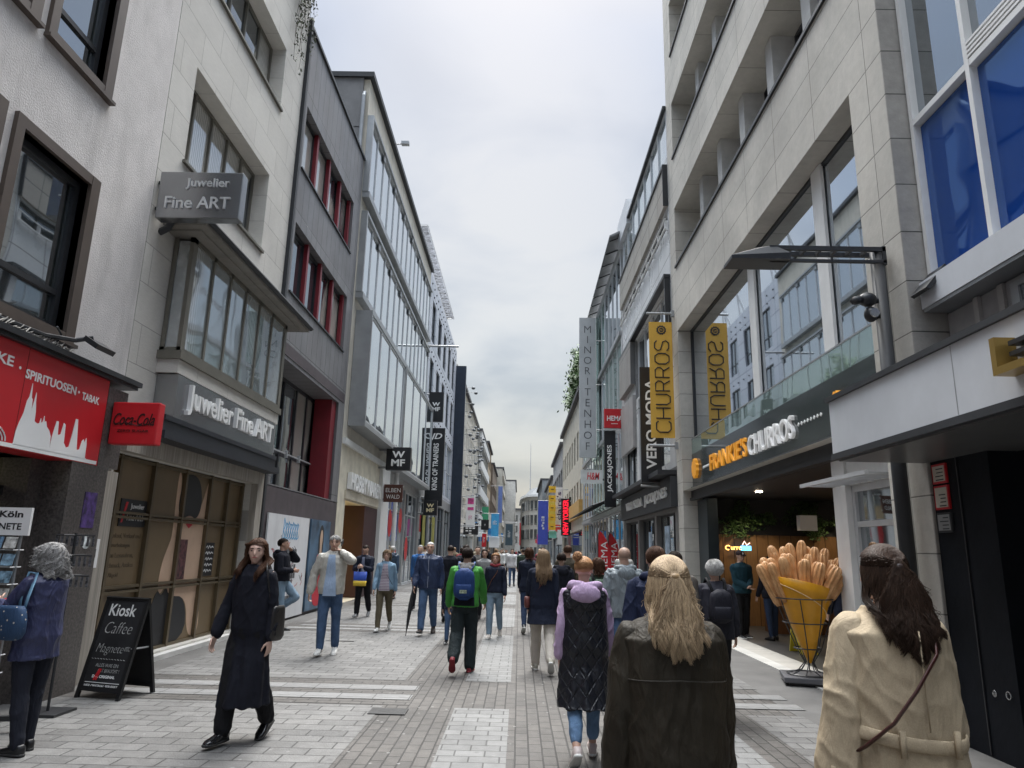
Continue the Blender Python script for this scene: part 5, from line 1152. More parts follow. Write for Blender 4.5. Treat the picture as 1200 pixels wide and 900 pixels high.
    for z,yc,rx,ry in ((.05,.012,.064,.076),(.02,.018,.067,.074),(-.01,.022,.065,.069),(-.045,.028,.057,.062),(-.075,.035,.044,.05),(-.098,.04,.027,.034),(-.107,.042,.012,.018)):
        rr.append([hp_((rx*math.cos(a),yc+ry*math.sin(a),z)) for a in (2*math.pi*k/18 for k in range(18))])
    b.loft(rr)
    chain(b,[hp_((0,.086,.018)),hp_((0,.101,-.008)),hp_((0,.107,-.024))],[.008,.0105,.0125],8)
    chain(b,[hp_((-.045,.07,.03)),hp_((0,.085,.03)),hp_((.045,.07,.03))],[.009,.011,.009],8)
    for sx in (-1,1): b.ell(hp_((sx*.074,-.002,-.005)),(.009,.018,.03),10,6,Mh); b.ell(hp_((sx*.038,.062,-.02)),(.02,.018,.02),8,6,Mh)
    chain(b,[hp_((-.02,.084,-.052)),hp_((0,.091,-.05)),hp_((.02,.084,-.052))],[.007,.009,.007],8)
    body=reg(b,'body',skin(sk),t,s,vox if near else .016,2)
    # eyes, brows, lips
    if near:
        for sx in (-1,1):
            k=MB().ell(hp_((sx*.03,.079,.008)),(.0125,.008,.007),10,6,Mh); k.v=[tuple(V(p)*s) for p in k.v]; e=k.build('eye',mat('eye_dark',(.05,.035,.03),.2,var=.3,vs=80),t,True)
            k=MB().tube([hp_((sx*.015,.09,.026)),hp_((sx*.03,.087,.03)),hp_((sx*.047,.074,.025))],[.003,.0045,.002],6); k.v=[tuple(V(p)*s) for p in k.v]; k.build('eyebrow',mat('brow',(.06,.04,.03),.8),t,True)
        k=MB().tube([hp_((-.024,.085,-.054)),hp_((-.01,.096,-.05)),hp_((0,.099,-.052)),hp_((.01,.096,-.05)),hp_((.024,.085,-.054))],[.002,.0065,.007,.0065,.002],8); k.v=[tuple(V(p)*s) for p in k.v]; k.build('lips',mat('lips',(.4,.14,.12),.4),t,True)
    # trousers
    if pants:
        w=pants.get('w',.0); end=pants.get('end',.06); p=MB(); p.loft([sring(0,LX_(z),up(z),tor(z)[0]+.012,tor(z)[1]+.014) for z in (.8,.86,.93,1.0,1.04)])
        for sd in 'RL':
            hp,kn,an,ft=L[sd]; fw=(kn-an); bot=an-(an-kn).normalized()*(end-.06)
            if not pants.get('skirt'): chain(p,[hp,hp.lerp(kn,.5),kn,kn.lerp(bot,.4),bot],[.096,.086+w*.6,.066+w,.063+w,.05+w*1.1])
        reg(p,'trousers',pants['m'],t,s,vox,3,foldfn(.006+w*.12,x*3))
    # shoes
    if shoes:
        for sd in 'RL':
            sx=1 if sd=='R' else -1
            def ring(f,wd,hh,lo=-.085):
                out=[]
                for k in range(14):
                    a=2*math.pi*k/14; cc,ss=math.cos(a),math.sin(a); out.append(footpt2(sd,f,lo+hh*(.5+.5*max(-1,min(1,ss*1.25))),wd*math.copysign(abs(cc)**.7,cc)))
                return out
            def footpt2(sd,f,u,wd):
                hp,kn,an,ft=L[sd]; F_=V((sx*.08,math.cos(R(ft)),math.sin(R(ft))));U=V((0,-math.sin(R(ft)),math.cos(R(ft)))); return an+F_*f+U*u+V((wd,0,0))
            hi=shoe_h
            k=MB().loft([ring(-.075,.018,.045),ring(-.062,.033,.085+hi),ring(-.02,.038,.1+hi),ring(.02,.038,.095+hi*.9),ring(.06,.04,.068),(ring(.11,.046,.052)),ring(.155,.044,.045),ring(.185,.03,.036),ring(.2,.012,.024)])
            k.v=[tuple(V(p)*s) for p in k.v]; so=k.build('shoe',shoes['m'],t,True)
            if near and shoes.get('sole'):
                k=MB().loft([ring(-.08,.02,.024,-.088),ring(-.06,.037,.028,-.088),ring(0,.04,.026,-.088),ring(.1,.049,.024,-.088),ring(.16,.047,.024,-.088),ring(.195,.03,.024,-.086),ring(.206,.012,.02,-.084)]); k.v=[tuple(V(p)*s) for p in k.v]; k.build('sole',shoes['sole'],so,True)
    # upper garments
    def garment(g,name):
        bk=g.get('bulk',.018)*.78; hem=g['hem']; m=g['m']; fl=g.get('flare',.05); k=MB(); rr=[]
        ztop=g.get('ztop',1.475); zs=[z for z in (1.475,1.455,1.43,1.38,1.30,1.20,1.10,1.02,.93) if z<=ztop and z>hem]
        z=.86
        while z>hem: zs.append(z); z-=.08
        zs.append(hem)
        for z in zs:
            rx,ry=tor(z); rx*=mf if z>1.15 else 1
            wst=g.get('straight',0)
            if .93<z<1.3: rx=lerp(rx,.166*(mf if z>1.1 else 1),wst); ry=lerp(ry,.118,wst)
            cy=LX_(z); 
            if z<.93:
                xs=[];ys=[]
                for sd in 'RL':
                    hp,kn,an,ft=L[sd]; Z=up(z); q=hp.lerp(kn,max(0,min(1,(hp.z-Z)/(hp.z-kn.z)))) if Z>kn.z else kn.lerp(an,max(0,min(1,(kn.z-Z)/(kn.z-an.z)))); xs.append(q.x);ys.append(q.y)
                t_=min(1,(.93-z)/.15); rx=lerp(rx,max(map(abs,xs))+.075,t_); cy=lerp(LX_(z),sum(ys)/2,t_); ry=lerp(.116,abs(ys[0]-ys[1])/2+.075,t_)
            e=bk+(max(0,.98-z)*fl)
            if z>1.4: e*=.45
            rr.append(sring(0,cy,up(z),rx+e,ry+e*1.05,p=2.3))
        k.loft(rr)
        slv=[]
        if g.get('sleeve',1):
            wr_=g.get('cuff',.0); k0=k
            for sd in 'RL':
                if near: k=MB(); slv.append(k)
                S,el,wr=A[sd]; sx=1 if sd=='R' else -1; am=1.0 if sex!='m' else 1.1; e=bk*.5
                chain(k,[V((sx*.07,S.y,S.z+.012)),S-V((0,0,.012)),S.lerp(el,.5),el,el.lerp(wr,.5),wr-(wr-el).normalized()*.01],[.04+e*.6,.052*am+e,.052*am+e,.046*am+e,.043*am+e+wr_*.6,.036*am+e+wr_])
            k=k0
        o=reg(k,name,m,t,s,vox,3,foldfn(g.get('fold',.007),x*5+y,g.get('skirt',0),.95+dz,g.get('nf',9)))
        for j_,k in enumerate(slv): reg(k,'sleeve',g.get('sleeve_m',m),t,s,vox,3,foldfn(g.get('fold',.007)*1.1,x*7+j_*3+y))
        if g.get('collar'):
            cr=MB(); n=24; ch=g['collar']; rings=[]
            for q,(r1,zz) in enumerate(((.066,1.44),(.07,1.47),(.078,1.44+ch),(.066,1.44+ch),(.055,1.46))):
                rings.append([(r1*1.05*math.cos(a),LX_(1.45)+(r1*math.sin(a))*(1.0)-.004-.01*math.sin(a),up(zz)+.015*-math.sin(a)) for a in (2*math.pi*i/n for i in range(n))])
            cr.loft(rings); cr.v=[tuple(V(p)*s) for p in cr.v]; cr.build('collar',g.get('collar_m',m),o,True)
        if g.get('hood'):
            hk=MB(); w_=g['hood']; hy,hz=g.get('hoff',(0,0)); uh=(lambda z:up(z)+hz); lh=(lambda z:LX_(z)+hy)
            
            chain(hk,[(-.12*w_,lh(1.42)+.02,uh(1.43)),(-.105*w_,lh(1.42)-.055,uh(1.46)),(-.05*w_,lh(1.42)-.1,uh(1.46)),(0,lh(1.42)-.12,uh(1.44)),(.05*w_,lh(1.42)-.1,uh(1.46)),(.105*w_,lh(1.42)-.055,uh(1.46)),(.12*w_,lh(1.42)+.02,uh(1.43))],[.028,.038,.043,.045,.043,.038,.028],10)
            hk.ell((0,lh(1.4)-.125,uh(1.39)),(.12*w_,.055,.085),16,10); hk.ell((0,lh(1.4)-.115,uh(1.345)),(.085*w_,.035,.05),12,8)
            reg(hk,'hood',g.get('hood_m',m),t,s,vox,3,foldfn(.007,x*9))
        return o
    c.up=up
    if top: c.top=garment(top,top.get('name','jacket'))
    if over: c.over=garment(over,over.get('name','coat'))
    c.bk=max((g.get('bulk',.018)*.78 for g in (top,over) if g),default=.01)
    c.sw=sw; c.sex=sex
    if hair: do_hair(c,**hair)
    for fx in extras: fx(c)
    return c
def cput(c,mb,name,m,smooth=True,parent=None,bevel=0):
    mb.v=[tuple(V(p)*c.s) for p in mb.v]; return mb.build(name,m,parent or c.t,smooth)
def do_hair(c,type='short',m=None,sm=None,n=900,length=.35,wave=.006,th=.003,front=0,knot=None,part=0,spread=1.0,bunpos=(0,-.05,.13)):
    hp=c.hp; near=c.near
    if not near: n=int(n*.12)
    vol={'short':1.06,'buzz':1.02,'curly':1.16,'fluffy':1.17}.get(type,1.07)
    k=MB(); rings=[]; NN=24; MM=16
    C0=V((0,-.014,.03)); RD=V((.078,.096,.084))
    for i in range(MM+1):
        ph=-math.pi/2+math.pi*(.03+.94*i/MM); ring=[]
        for j in range(NN):
            th_=2*math.pi*j/NN; d=V((math.cos(ph)*math.cos(th_),math.cos(ph)*math.sin(th_),math.sin(ph)))
            face=max(0,min(1,(d.y-.15)*4))*max(0,min(1,(.52-d.z)*5)); low=max(0,min(1,(-.45-d.z)*4)) if type in('short','buzz','bun') else 0
            side=max(0,min(1,(d.y+.25)*3))*max(0,min(1,(.05-d.z)*4)) if type in ('short','buzz','bun') else 0
            f=vol*(1-.22*max(face,side*.8))*(1-.15*low)+ (noise.noise(d*4+V((c.s*9,c.t.location.x,0)))*.03 if type!='buzz' else 0)
            ring.append(hp(C0+V((d.x*RD.x,d.y*RD.y,d.z*RD.z))*f))
        rings.append(ring)
    k.loft(rings)
    if type in ('long','curly','halfup'):
        L_=length if type!='curly' else length*.9; rings=[]
        zz=.02; steps=8; L_*=.62
        for q in range(steps+1):
            f=q/steps; z=.03-L_*f; world=hp((0,0,z)); 
            sp_=min(spread,1.0); rx=lerp(.066,.078*sp_,min(1,f*2)) if f<.6 else lerp(.078*sp_,.045*sp_,(f-.6)/.4); ry=lerp(.07,.03,min(1,f*1.6))
            P0=hp((0,-.045,.0)); zc=P0.z-.0-L_*f+.03
            bz=zc-c.dz
            yb=P0.y-.01
            if bz<1.53: yb=lerp(P0.y-.01,c.ly(bz)-tor(bz)[1]-c.bk-.004,max(0,min(1,(1.53-bz)/.12)))
            rings.append([(P0.x+rx*math.cos(a),yb+ry*math.sin(a)*.8,zc) for a in (2*math.pi*i/16 for i in range(16))])
        k.loft(rings)
    shell=cput(c,k,'hair',sm or m)
    if near and n:
        w=MB(); rnd=random.Random(int(abs(c.t.location.x)*1000)+5); seg=18 if type=='curly' else 12
        Kp=V(knot) if knot else None
        bz0=lambda b_:b_.z-c.dz
        def path(d,p,gather,tgt,fallen,rv,dep,ph,fly=1):
            sf=vol*1.02; pts=[p.copy()]
            if gather:
                for q in range(1,5):
                    f=q/5; a=p.lerp(tgt,f)-C0; e=V((a.x/RD.x,a.y/RD.y,a.z/RD.z)); r_=e.length
                    if r_<sf: a=V((e.x*RD.x,e.y*RD.y,e.z*RD.z))*(sf*1.01/r_)
                    pts.append(C0+a+V((0,0,-.004*math.sin(f*3))))
                pts.append(tgt+V((rv[0]*.012,-.01,rv[1]*.008)))
                if type=='bun': return [hp(q) for q in pts]
            P_w=[hp(q) for q in pts]; cur=P_w[-1]; h0=hp((0,0,0)); out=(V((cur.x-h0.x,cur.y-h0.y,0))).normalized()
            ds=fallen/seg; base=cur.copy(); wv=wave*fly
            dirv=V((out.x*.16*spread,out.y*.25 if out.y<0 else -.3,-1)) if not gather else V((rv[0]*.5*spread,-.3,-1))
            for q in range(1,seg+1):
                f=q/seg; base=base+V((dirv.x*ds*(1-f)*.9,dirv.y*ds*(1-f)*.8,-ds))
                a=c.Mh.inverted()@(base-c.Hc)-C0
                fr=front and not gather and d.y>-.45 and abs(d.x)>.2
                if fr and bz0(base)<1.52:
                    zz=bz0(base); ff=max(0,min(1,(1.52-zz)/.1)); base=V((math.copysign(.075+.05*abs(rv[0]),d.x),lerp(base.y,c.ly(zz)+tor(min(zz,1.38))[1]+c.bk*1.1+.012+dep*.4,ff*.6),base.z)); P_w.append(base+V((math.sin(q*.75+ph)*wv*f,0,0))); continue
                if not gather and a.z<.035 and a.y>(.03 if a.z>-.05 else .05): base=base+c.Mh@V((0,(.03 if a.z>-.05 else .05)-a.y,0)); a=c.Mh.inverted()@(base-c.Hc)-C0
                e=V((a.x/RD.x,a.y/RD.y,a.z/RD.z))
                if e.length<sf*1.02 and a.z>-.11: a=V((e.x*RD.x,e.y*RD.y,e.z*RD.z))*(sf*1.03/max(.2,e.length)); base=c.hp(C0+a)
                bz=base.z-c.dz
                if base.y>-.03 and not gather and abs(base.x)<.082 and a.z<.04: base=V((math.copysign(.084,base.x if abs(base.x)>.004 else d.x),base.y,base.z))
                if bz<1.53 and abs(base.x)<.2:
                    lim=c.ly(bz)-(tor(bz)[1]*math.sqrt(max(.15,1-(base.x/.24)**2)))-c.bk-.016
                    ff=max(0,min(1,(1.53-bz)/.12)); ff=ff*ff*(3-2*ff)
                    if base.y>lim and (base.y<.03 or gather): base=V((base.x,lerp(base.y,lim-dep,ff*.8),base.z))
                if type=='curly': wx=math.sin(q*1.5+ph)*wave*1.1; wy=math.cos(q*1.5+ph)*wave*1.1
                else: wx=math.sin(q*.75+ph)*wv*f*1.3; wy=math.cos(q*.9+ph)*wv*f
                P_w.append(V((base.x+wx,base.y+wy*.6,base.z)))
            return P_w
        def setup(d,rnd,L0):
            gather=(type=='halfup' and d.z>.05) or type=='bun'; tgt=Kp if type=='halfup' else (V(bunpos) if type=='bun' else None)
            p=C0+V((d.x*RD.x,d.y*RD.y,d.z*RD.z))*vol*1.02; rv=(rnd.uniform(-1,1),rnd.uniform(-1,1))
            sidef=abs(rv[0]) if gather else abs(d.x); fallen=L0*(1-.3*sidef**2)
            return gather,tgt,p,rv,fallen
        def okroot(d): return not(d.z<-.35 or (d.y>.2 and d.z<.42) or (d.y>-.1 and d.z<0))
        locks=[]
        if type in('long','halfup'):
            while len(locks)<110:
                d=V((rnd.gauss(0,1),rnd.gauss(0,1),rnd.gauss(0,1))).normalized()
                if not okroot(d): continue
                g_,t_,p_,rv,fl=setup(d,rnd,length*(1-.3*rnd.random()**1.5)); locks.append((d,g_,rv,path(d,p_,g_,t_,fl,rv,rnd.random()**2*.03,rnd.uniform(0,6.28),1.3)))
        cnt=0; tries=0
        while cnt<n and tries<n*6:
            tries+=1
            d=V((rnd.gauss(0,1),rnd.gauss(0,1),rnd.gauss(0,1))).normalized()
            if not okroot(d): continue
            cnt+=1; sf=vol*1.02
            if type in('short','fluffy','buzz'):
                p=C0+V((d.x*RD.x,d.y*RD.y,d.z*RD.z))*sf; P_w=[hp(p)]; fallen=rnd.uniform(.03,.05)*(1.4 if type=='fluffy' else 1)
                tang=(V((d.x*.3,-.5 if d.y<.5 else -.3,-.8+d.z*.3))); tang=(tang-d*tang.dot(d)).normalized()
                for q in range(1,4):
                    a=p+tang*fallen*q/3-C0; e=V((a.x/RD.x,a.y/RD.y,a.z/RD.z)); a=V((e.x*RD.x,e.y*RD.y,e.z*RD.z))*(sf*(1+(.02 if type=='short' else .07)*q*rnd.random())/e.length); P_w.append(hp(C0+a))
                w.tube(P_w,[th,th,th*.8,th*.4],3,False); continue
            g_,t_,p,rv,fl=setup(d,rnd,length*(1-.45*rnd.random()**1.6)); fly=rnd.random()<.025
            P_w=path(d,p,g_,t_,fl*(.8 if fly else 1),rv,rnd.random()**2*.03,rnd.uniform(0,6.28),1.7 if fly else .35)
            if locks and not fly:
                bl=min((l for l in locks if l[1]==g_),key=lambda l:(l[0]-d).length_squared+((l[2][0]-rv[0])**2*.6 if g_ else 0)); Lp=bl[3]; m0=6 if g_ else 1; M_=len(P_w)
                if len(Lp)==M_:
                    jx,jy,jz=rnd.gauss(0,.004),rnd.gauss(0,.004),rnd.uniform(-.02,.01)
                    for i_ in range(m0,M_):
                        f=(i_-m0)/(M_-m0); k_=.86*min(1,f*1.5)**.8; P_w[i_]=P_w[i_].lerp(Lp[i_]+V((jx,jy,jz*f)),k_)
            if fly: P_w=[q+V((rnd.gauss(0,.003)*i_/4,0,0)) for i_,q in enumerate(P_w)]
            m_=len(P_w); w.tube(P_w,[th*(1 if i<m_*.6 else (1-(i-m_*.6)/(m_*.4)*.85)) for i in range(m_)],3,False)
        cput(c,w,'strands',m,True,shell)
    if type=='bun':
        k=MB(); B=V(bunpos)+V((0,-.02,.03)); rnd=random.Random(3)
        for q in range(60 if near else 8):
            ax=V((rnd.gauss(0,1),rnd.gauss(0,1),rnd.gauss(0,1))).normalized(); u=ax.orthogonal().normalized(); v=ax.cross(u); r=rnd.uniform(.02,.046); a0=rnd.uniform(0,6)
            k.tube([hp(B+(u*math.cos(a0+i*.5)+v*math.sin(a0+i*.5))*r+ax*rnd.uniform(-.012,.012)) for i in range(10)],.005,4)
        k.ell(hp(B),(.038,.038,.034),12,8); cput(c,k,'bun',m,True,shell)
# ---- accessories
def backpack(m,strap,w=.15,hh=.22,d=.075,zc=1.2,patch=None):
    def f(c):
        y0=c.ly(zc)-tor(zc)[1]-c.bk-.01; Z=c.up(zc); k=MB(); n=20; rings=[]
        for q in range(9):
            a=-1+2*q/8; e=(1-abs(a)**5)**.35 if abs(a)<1 else .35; e=max(.35,e); rings.append(sring(0,y0-d,Z+a*hh,w*e*(1-.1*max(0,a)),d*e,p=4))
        k.loft(rings); o=cput(c,k,'backpack',m)
        k=MB(); k.loft([sring(0,y0-d*1.95,Z-hh*.75,w*.72,d*.3,p=4),sring(0,y0-d*2.0,Z-hh*.7,w*.78,d*.4,p=4),sring(0,y0-d*2.0,Z-.02,w*.75,d*.4,p=4),sring(0,y0-d*1.95,Z,w*.7,d*.25,p=4)]); cput(c,k,'pocket',m,True,o)
        if patch: 
            k=MB(); k.box(-.05,.05,y0-d*2.42,y0-d*2.36,Z-hh*.55,Z-hh*.55+.045); cput(c,k,'patch',patch,False,o)
        for sx in (-1,1):
            k=MB(); z1=c.up(1.44+.0); sh=.1*c.mf
            k.tube([(sx*.07,y0-.02,Z+hh*.8),(sx*(sh-.005),c.ly(1.42)-.07,z1+.005+c.bk*.6),(sx*sh,c.ly(1.42),z1+.03+c.bk),(sx*(sh+.005),c.ly(1.4)+.08,c.up(1.41)+c.bk),(sx*(sh+.015),c.ly(1.3)+.125+c.bk,c.up(1.3)),(sx*(sh+.04),c.ly(1.15)+.09+c.bk,c.up(1.12)),(sx*.12,y0-.01,Z-hh*.8)],.019,8,flat=.45); cput(c,k,'strap',strap,True,o)
    return f
def crossbag(m,side=1,bag=True,zc=.98,sh=None,pts=None,wd=.012,bw=.12,bh=.09,bd=.04):
    def f(c):
        k=MB(); b=c.bk+.012; S=.09*-side
        if pts: P0=[(a,bb,c.up(z)) for a,bb,z in pts]
        else:
            def q(a,z,fr): rx,ry=tor(z); rx=rx*c.mf+b; ry=ry+b; xx=a; return (xx,c.ly(z)+fr*ry*math.sqrt(max(.05,1-(xx/rx)**2))*1.03,c.up(z))
            P0=[q(side*.165,zc,-1),q(side*.1,1.1,-1),q(side*.03,1.22,-1),q(side*-.05,1.34,-1),(S*1.05,c.ly(1.42)-.05,c.up(1.455)+b*.8),(S,c.ly(1.42)+.0,c.up(1.47)+b*.7),(S*1.0,c.ly(1.42)+.06,c.up(1.43)+b*.8),q(side*-.04,1.3,1),q(side*.06,1.16,1),q(side*.165,zc,1)]
        k.tube(P0,wd,8,flat=.4); o=cput(c,k,'shoulder_strap',m)
        if bag:
            k=MB(); x0=side*(.19+c.bk+bd*.3); rings=[sring(x0,c.ly(zc),c.up(zc)-bh*a,bd*e,bw*e,p=3.5) for a,e in ((-.2,.8),(0,.95),(.6,1.05),(1.3,1.08),(1.9,.98),(2.05,.75))]; k.loft(rings); cput(c,k,'bag',m)
    return f
# ================================================================== camera
F_=825.
def nrm(v): return V(v).normalized()
fw=nrm((8,-195,-F_)); up_=V((80,3450,-F_)); up_=(up_-fw*up_.dot(fw)).normalized(); rt=fw.cross(up_)
cd=bpy.data.cameras.new('camera'); cam=bpy.data.objects.new('camera',cd); COL.objects.link(cam); sc.camera=cam
cam.matrix_world=Matrix.Translation((0,0,1.65))@Matrix((rt,fw,up_)).to_4x4()
cd.sensor_width=36; cd.lens=F_/1200*36; cd.clip_end=2000; cd.clip_start=.05
# ================================================================== light
w=bpy.data.worlds.new('World'); sc.world=w; w.use_nodes=True; nt=w.node_tree; bg=nt.nodes['Background']
sky=N(nt,'ShaderNodeTexSky'); sky.sky_type='NISHITA'; sky.sun_disc=False; sky.sun_elevation=R(62); sky.sun_rotation=R(0); sky.dust_density=4; sky.air_density=1.5
tc=N(nt,'ShaderNodeTexCoord').outputs['Generated']
sp=N(nt,'ShaderNodeSeparateXYZ'); nt.links.new(tc,sp.inputs[0])
grad=ramp(nt,sp.outputs[2],[(0,(.78,.75,.67)),(.1,(.74,.75,.73)),(.3,(.54,.64,.75)),(.5,(.34,.5,.74)),(.64,(.4,.55,.78)),(.8,(.66,.69,.72))])
ad=N(nt,'ShaderNodeMath',operation='ADD'); nt.links.new(sp.outputs[2],ad.inputs[0]); ad.inputs[1].default_value=.25
dv=N(nt,'ShaderNodeVectorMath',operation='DIVIDE'); nt.links.new(tc,dv.inputs[0]); nt.links.new(ad.outputs[0],dv.inputs[1])
cl=noisen(nt,dv.outputs[0],1.1,7,.5,.3); cl2=noisen(nt,dv.outputs[0],2.6,5,.5,.3)
c=mixc(nt,ramp(nt,cl,[(.4,0),(.75,.55)]),grad,(.8,.83,.87))
c=mixc(nt,ramp(nt,cl2,[(.32,.6),(.58,0)]),c,(.36,.43,.53))
# a brighter break in the cloud low over the street
dt=N(nt,'ShaderNodeVectorMath',operation='DOT_PRODUCT'); nt.links.new(tc,dt.inputs[0]); dt.inputs[1].default_value=tuple(nrm((-.055,1,.39)))
br=ramp(nt,dt.outputs['Value'],[(.93,0),(.998,.85)]); br2=N(nt,'ShaderNodeMath',operation='MULTIPLY'); nt.links.new(br,br2.inputs[0]); nt.links.new(ramp(nt,cl2,[(.35,.25),(.6,1)]),br2.inputs[1])
c=mixc(nt,br2.outputs[0],c,(1.0,.99,.96))
zen=ramp(nt,sp.outputs[2],[(.68,.18/3.2),(.93,1)]); zm=N(nt,'ShaderNodeMath',operation='MULTIPLY'); nt.links.new(zen,zm.inputs[0]); zm.inputs[1].default_value=3.2*10
sc_=N(nt,'ShaderNodeVectorMath',operation='SCALE'); nt.links.new(c,sc_.inputs[0]); nt.links.new(zm.outputs[0],sc_.inputs['Scale'])
mx=mixc(nt,.88,sky.outputs[0],sc_.outputs[0]); nt.links.new(mx,bg.inputs['Color']); bg.inputs['Strength'].default_value=.1
sd=bpy.data.lights.new('sun','SUN'); sd.energy=1.5; sd.angle=R(36); sd.color=(1,.96,.9); so=bpy.data.objects.new('sun',sd); COL.objects.link(so)
so.rotation_euler=nrm((0,-math.cos(R(62)),-math.sin(R(62)))).to_track_quat('-Z','Y').to_euler(); so.location=(0,20,40)
vs=sc.view_settings; vs.view_transform='Standard'; vs.look='None'; vs.gamma=1; vs.exposure=1.82
sc.render.engine='CYCLES'; sc.cycles.max_bounces=8
# ================================================================== the crowd
blk=fabric('black_wool',(.012,.013,.02),.9); navy=fabric('navy_shell',(.018,.025,.055),.6); dnavy=fabric('dark_navy',(.012,.016,.032),.7)
jean=fabric('blue_denim',(.065,.11,.2),.8,var=.35); jeanL=fabric('light_denim',(.2,.28,.36),.8,var=.25); blkp=fabric('black_trouser',(.012,.012,.014),.8)
shoeB=mat('shoe_black',(.012,.012,.013),.3); shoeW=mat('shoe_white',(.62,.61,.58),.5,var=.08); soleW=mat('sole_white',(.66,.65,.62),.6); soleB=mat('sole_black',(.02,.02,.02),.7)
hBrown=hairmat('brown_hair',(.035,.018,.012),(.085,.042,.025)); hBlonde=hairmat('blonde_hair',(.06,.035,.018),(.55,.41,.26)); hDark=hairmat('dark_hair',(.012,.009,.008),(.03,.02,.016)); hGrey=hairmat('grey_hair',(.06,.057,.055),(.42,.41,.4)); hWhite=hairmat('white_hair',(.35,.34,.33),(.6,.59,.57)); hRed=hairmat('red_blonde_hair',(.2,.09,.04),(.42,.24,.12)); hLight=hairmat('light_brown_hair',(.12,.075,.045),(.25,.17,.1))
def handbag(m,strap,side=-1,z=1.05):
    return crossbag(m,side)
# 1 kiosk woman
def flowerbag(c):
    m=fabric('flower_bag',(.035,.07,.14),.6,dots=((.5,.45,.4),22,.16)); S=.13
    k=MB(); x0=-(.2+c.bk)
    k.tube([(x0,-.02,c.up(1.16)),(x0+.03,.02,c.up(1.3)),(-.15,.03,c.up(1.43)+.03),(-.13,-.04,c.up(1.43)+.02),(x0,-.1,c.up(1.26)),(x0-.02,-.1,c.up(1.15))],.018,8,flat=.35); o=cput(c,k,'shoulder_strap',mat('strap_blue',(.12,.24,.35),.6))
    k=MB(); k.loft([sring(x0-.05,.0,c.up(1.19)-.26*a,.055*e,.17*e,p=3) for a,e in ((0,.7),(.1,.86),(.4,1),(.8,1.02),(1.0,.85),(1.05,.6))]); cput(c,k,'bag',m)
def redfolder(c): 
    k=MB(); k.obox((-.1,.38,c.up(1.12)),UX,V((0,.5,.85)),V((0,-.85,.5)),.14,.11,.015); cput(c,k,'red_wallet',sign_red,False)
person(-3.93,6.05,72,1.60,'grey curly haired woman in a navy raincoat with a flowered bag at the kiosk',near=2,legs=(4,4,-4,4),
 armR=('ik',(.02,.33,1.12)),armL=('ik',(-.12,.34,1.18)),head=(8,-6),top=dict(m=fabric('navy_rain',(.035,.04,.095),.5,amp=.03),hem=.74,bulk=.03,flare=.1,fold=.009,skirt=.008,straight=.7,collar=.03,name='raincoat',cuff=.006),
 pants=dict(m=fabric('dark_cord',(.018,.02,.03),.8),w=.004),shoes=dict(m=shoeB,sole=soleB),hair=dict(type='long',m=hGrey,n=3600,length=.25,wave=.034,spread=1.6,th=.0026),extras=(flowerbag,redfolder))
# 2 black coat woman
def hbag(c):
    k=MB(); x0=-(.17+c.bk); k.tube([(x0-.01,.0,c.up(1.12)),(-.165,.06,c.up(1.42)),(-.12,.02,c.up(1.46)+.02),(-.15,-.07,c.up(1.4)),(x0-.02,-.07,c.up(1.1))],.02,8,flat=.4); o=cput(c,k,'shoulder_strap',mat('black_leather',(.015,.014,.014),.35,bs=30,bd=.002))
    k=MB(); k.loft([sring(x0-.04,-.07,c.up(1.12)-.29*a,.028*e,.1*e,p=3) for a,e in ((0,.75),(.1,.92),(.5,1),(.9,1.05),(1.0,.85),(1.04,.6))]); cput(c,k,'bag',_MC['black_leather'])
person(-2.35,6.5,166,1.66,'young woman with long brown hair in a long black coat by the chalkboard',near=2,legs=(10,3,-9,20),
 armR=(6,24,12),armL=(-6,10,10),head=(22,0),top=dict(m=blk,hem=.28,bulk=.022,flare=.028,fold=.008,skirt=.012,straight=1,collar=.035,name='long_coat',cuff=.014),
 pants=dict(m=blkp,w=.022,end=.08),shoe_h=.03,shoes=dict(m=mat('patent_black',(.01,.01,.011),.12),sole=soleB),sk=2,hair=dict(type='long',m=hBrown,n=2600,length=.36,wave=.01,spread=1.1,th=.0024,front=1),extras=(hbag,))
# 3 leaning man
def phone(c):
    S,el,wr=c.A['R']; k=MB(); k.obox(wr/1+V((-.02,.02,.09)),UX,UY,UZ,.008,.036,.07); cput(c,k,'phone',black_metal,False)
person(-4.78,14.7,-84,1.76,'bearded man in a black hoodie leaning on the graffiti board',sex='m',lean=-3,legs=(6,2,44,100),
 armR=('ik',(.1,.2,1.1)),armL=('ik',(-.15,.12,1.455),(-.7,.3,-.6)),head=(0,4),top=dict(m=blk,hem=.9,bulk=.04,flare=.0,straight=.9,hood=1,name='hoodie'),
 pants=dict(m=jeanL,w=.008),shoes=dict(m=shoeB,sole=soleB),sk=1,hair=dict(type='short',m=hDark,n=500))
def frontpatch(m,wt=.035,wb=.075,z0=.9,z1=1.42,name='shirt_front',back=False,proud=.014):
    def f(c):
        k=MB(); n=10; rows=[]
        for q in range(13):
            z=lerp(z1,z0,q/12); rx,ry=tor(z); rx=rx*c.mf+c.bk; ry=(ry+c.bk)*1.06
            if z<.93: ry=max(ry,.116+c.bk); rx=max(rx,.17+c.bk)
            w=lerp(wt,wb,q/12); row=[]
            for j in range(n+1):
                x=-w+2*w*j/n; y=ry*(1-min(.98,abs(x/rx))**2.3)**(1/2.3)
                row.append((x,c.ly(z)+(y+proud)*(-1 if back else 1),c.up(z)))
            rows.append(row)
        i=len(k.v)
        for r_ in rows: k.v+=r_
        for a in range(12):
            for j in range(n): k.f.append((a*(n+1)+j,a*(n+1)+j+1,(a+1)*(n+1)+j+1,(a+1)*(n+1)+j))
        cput(c,k,name,m)
    return f
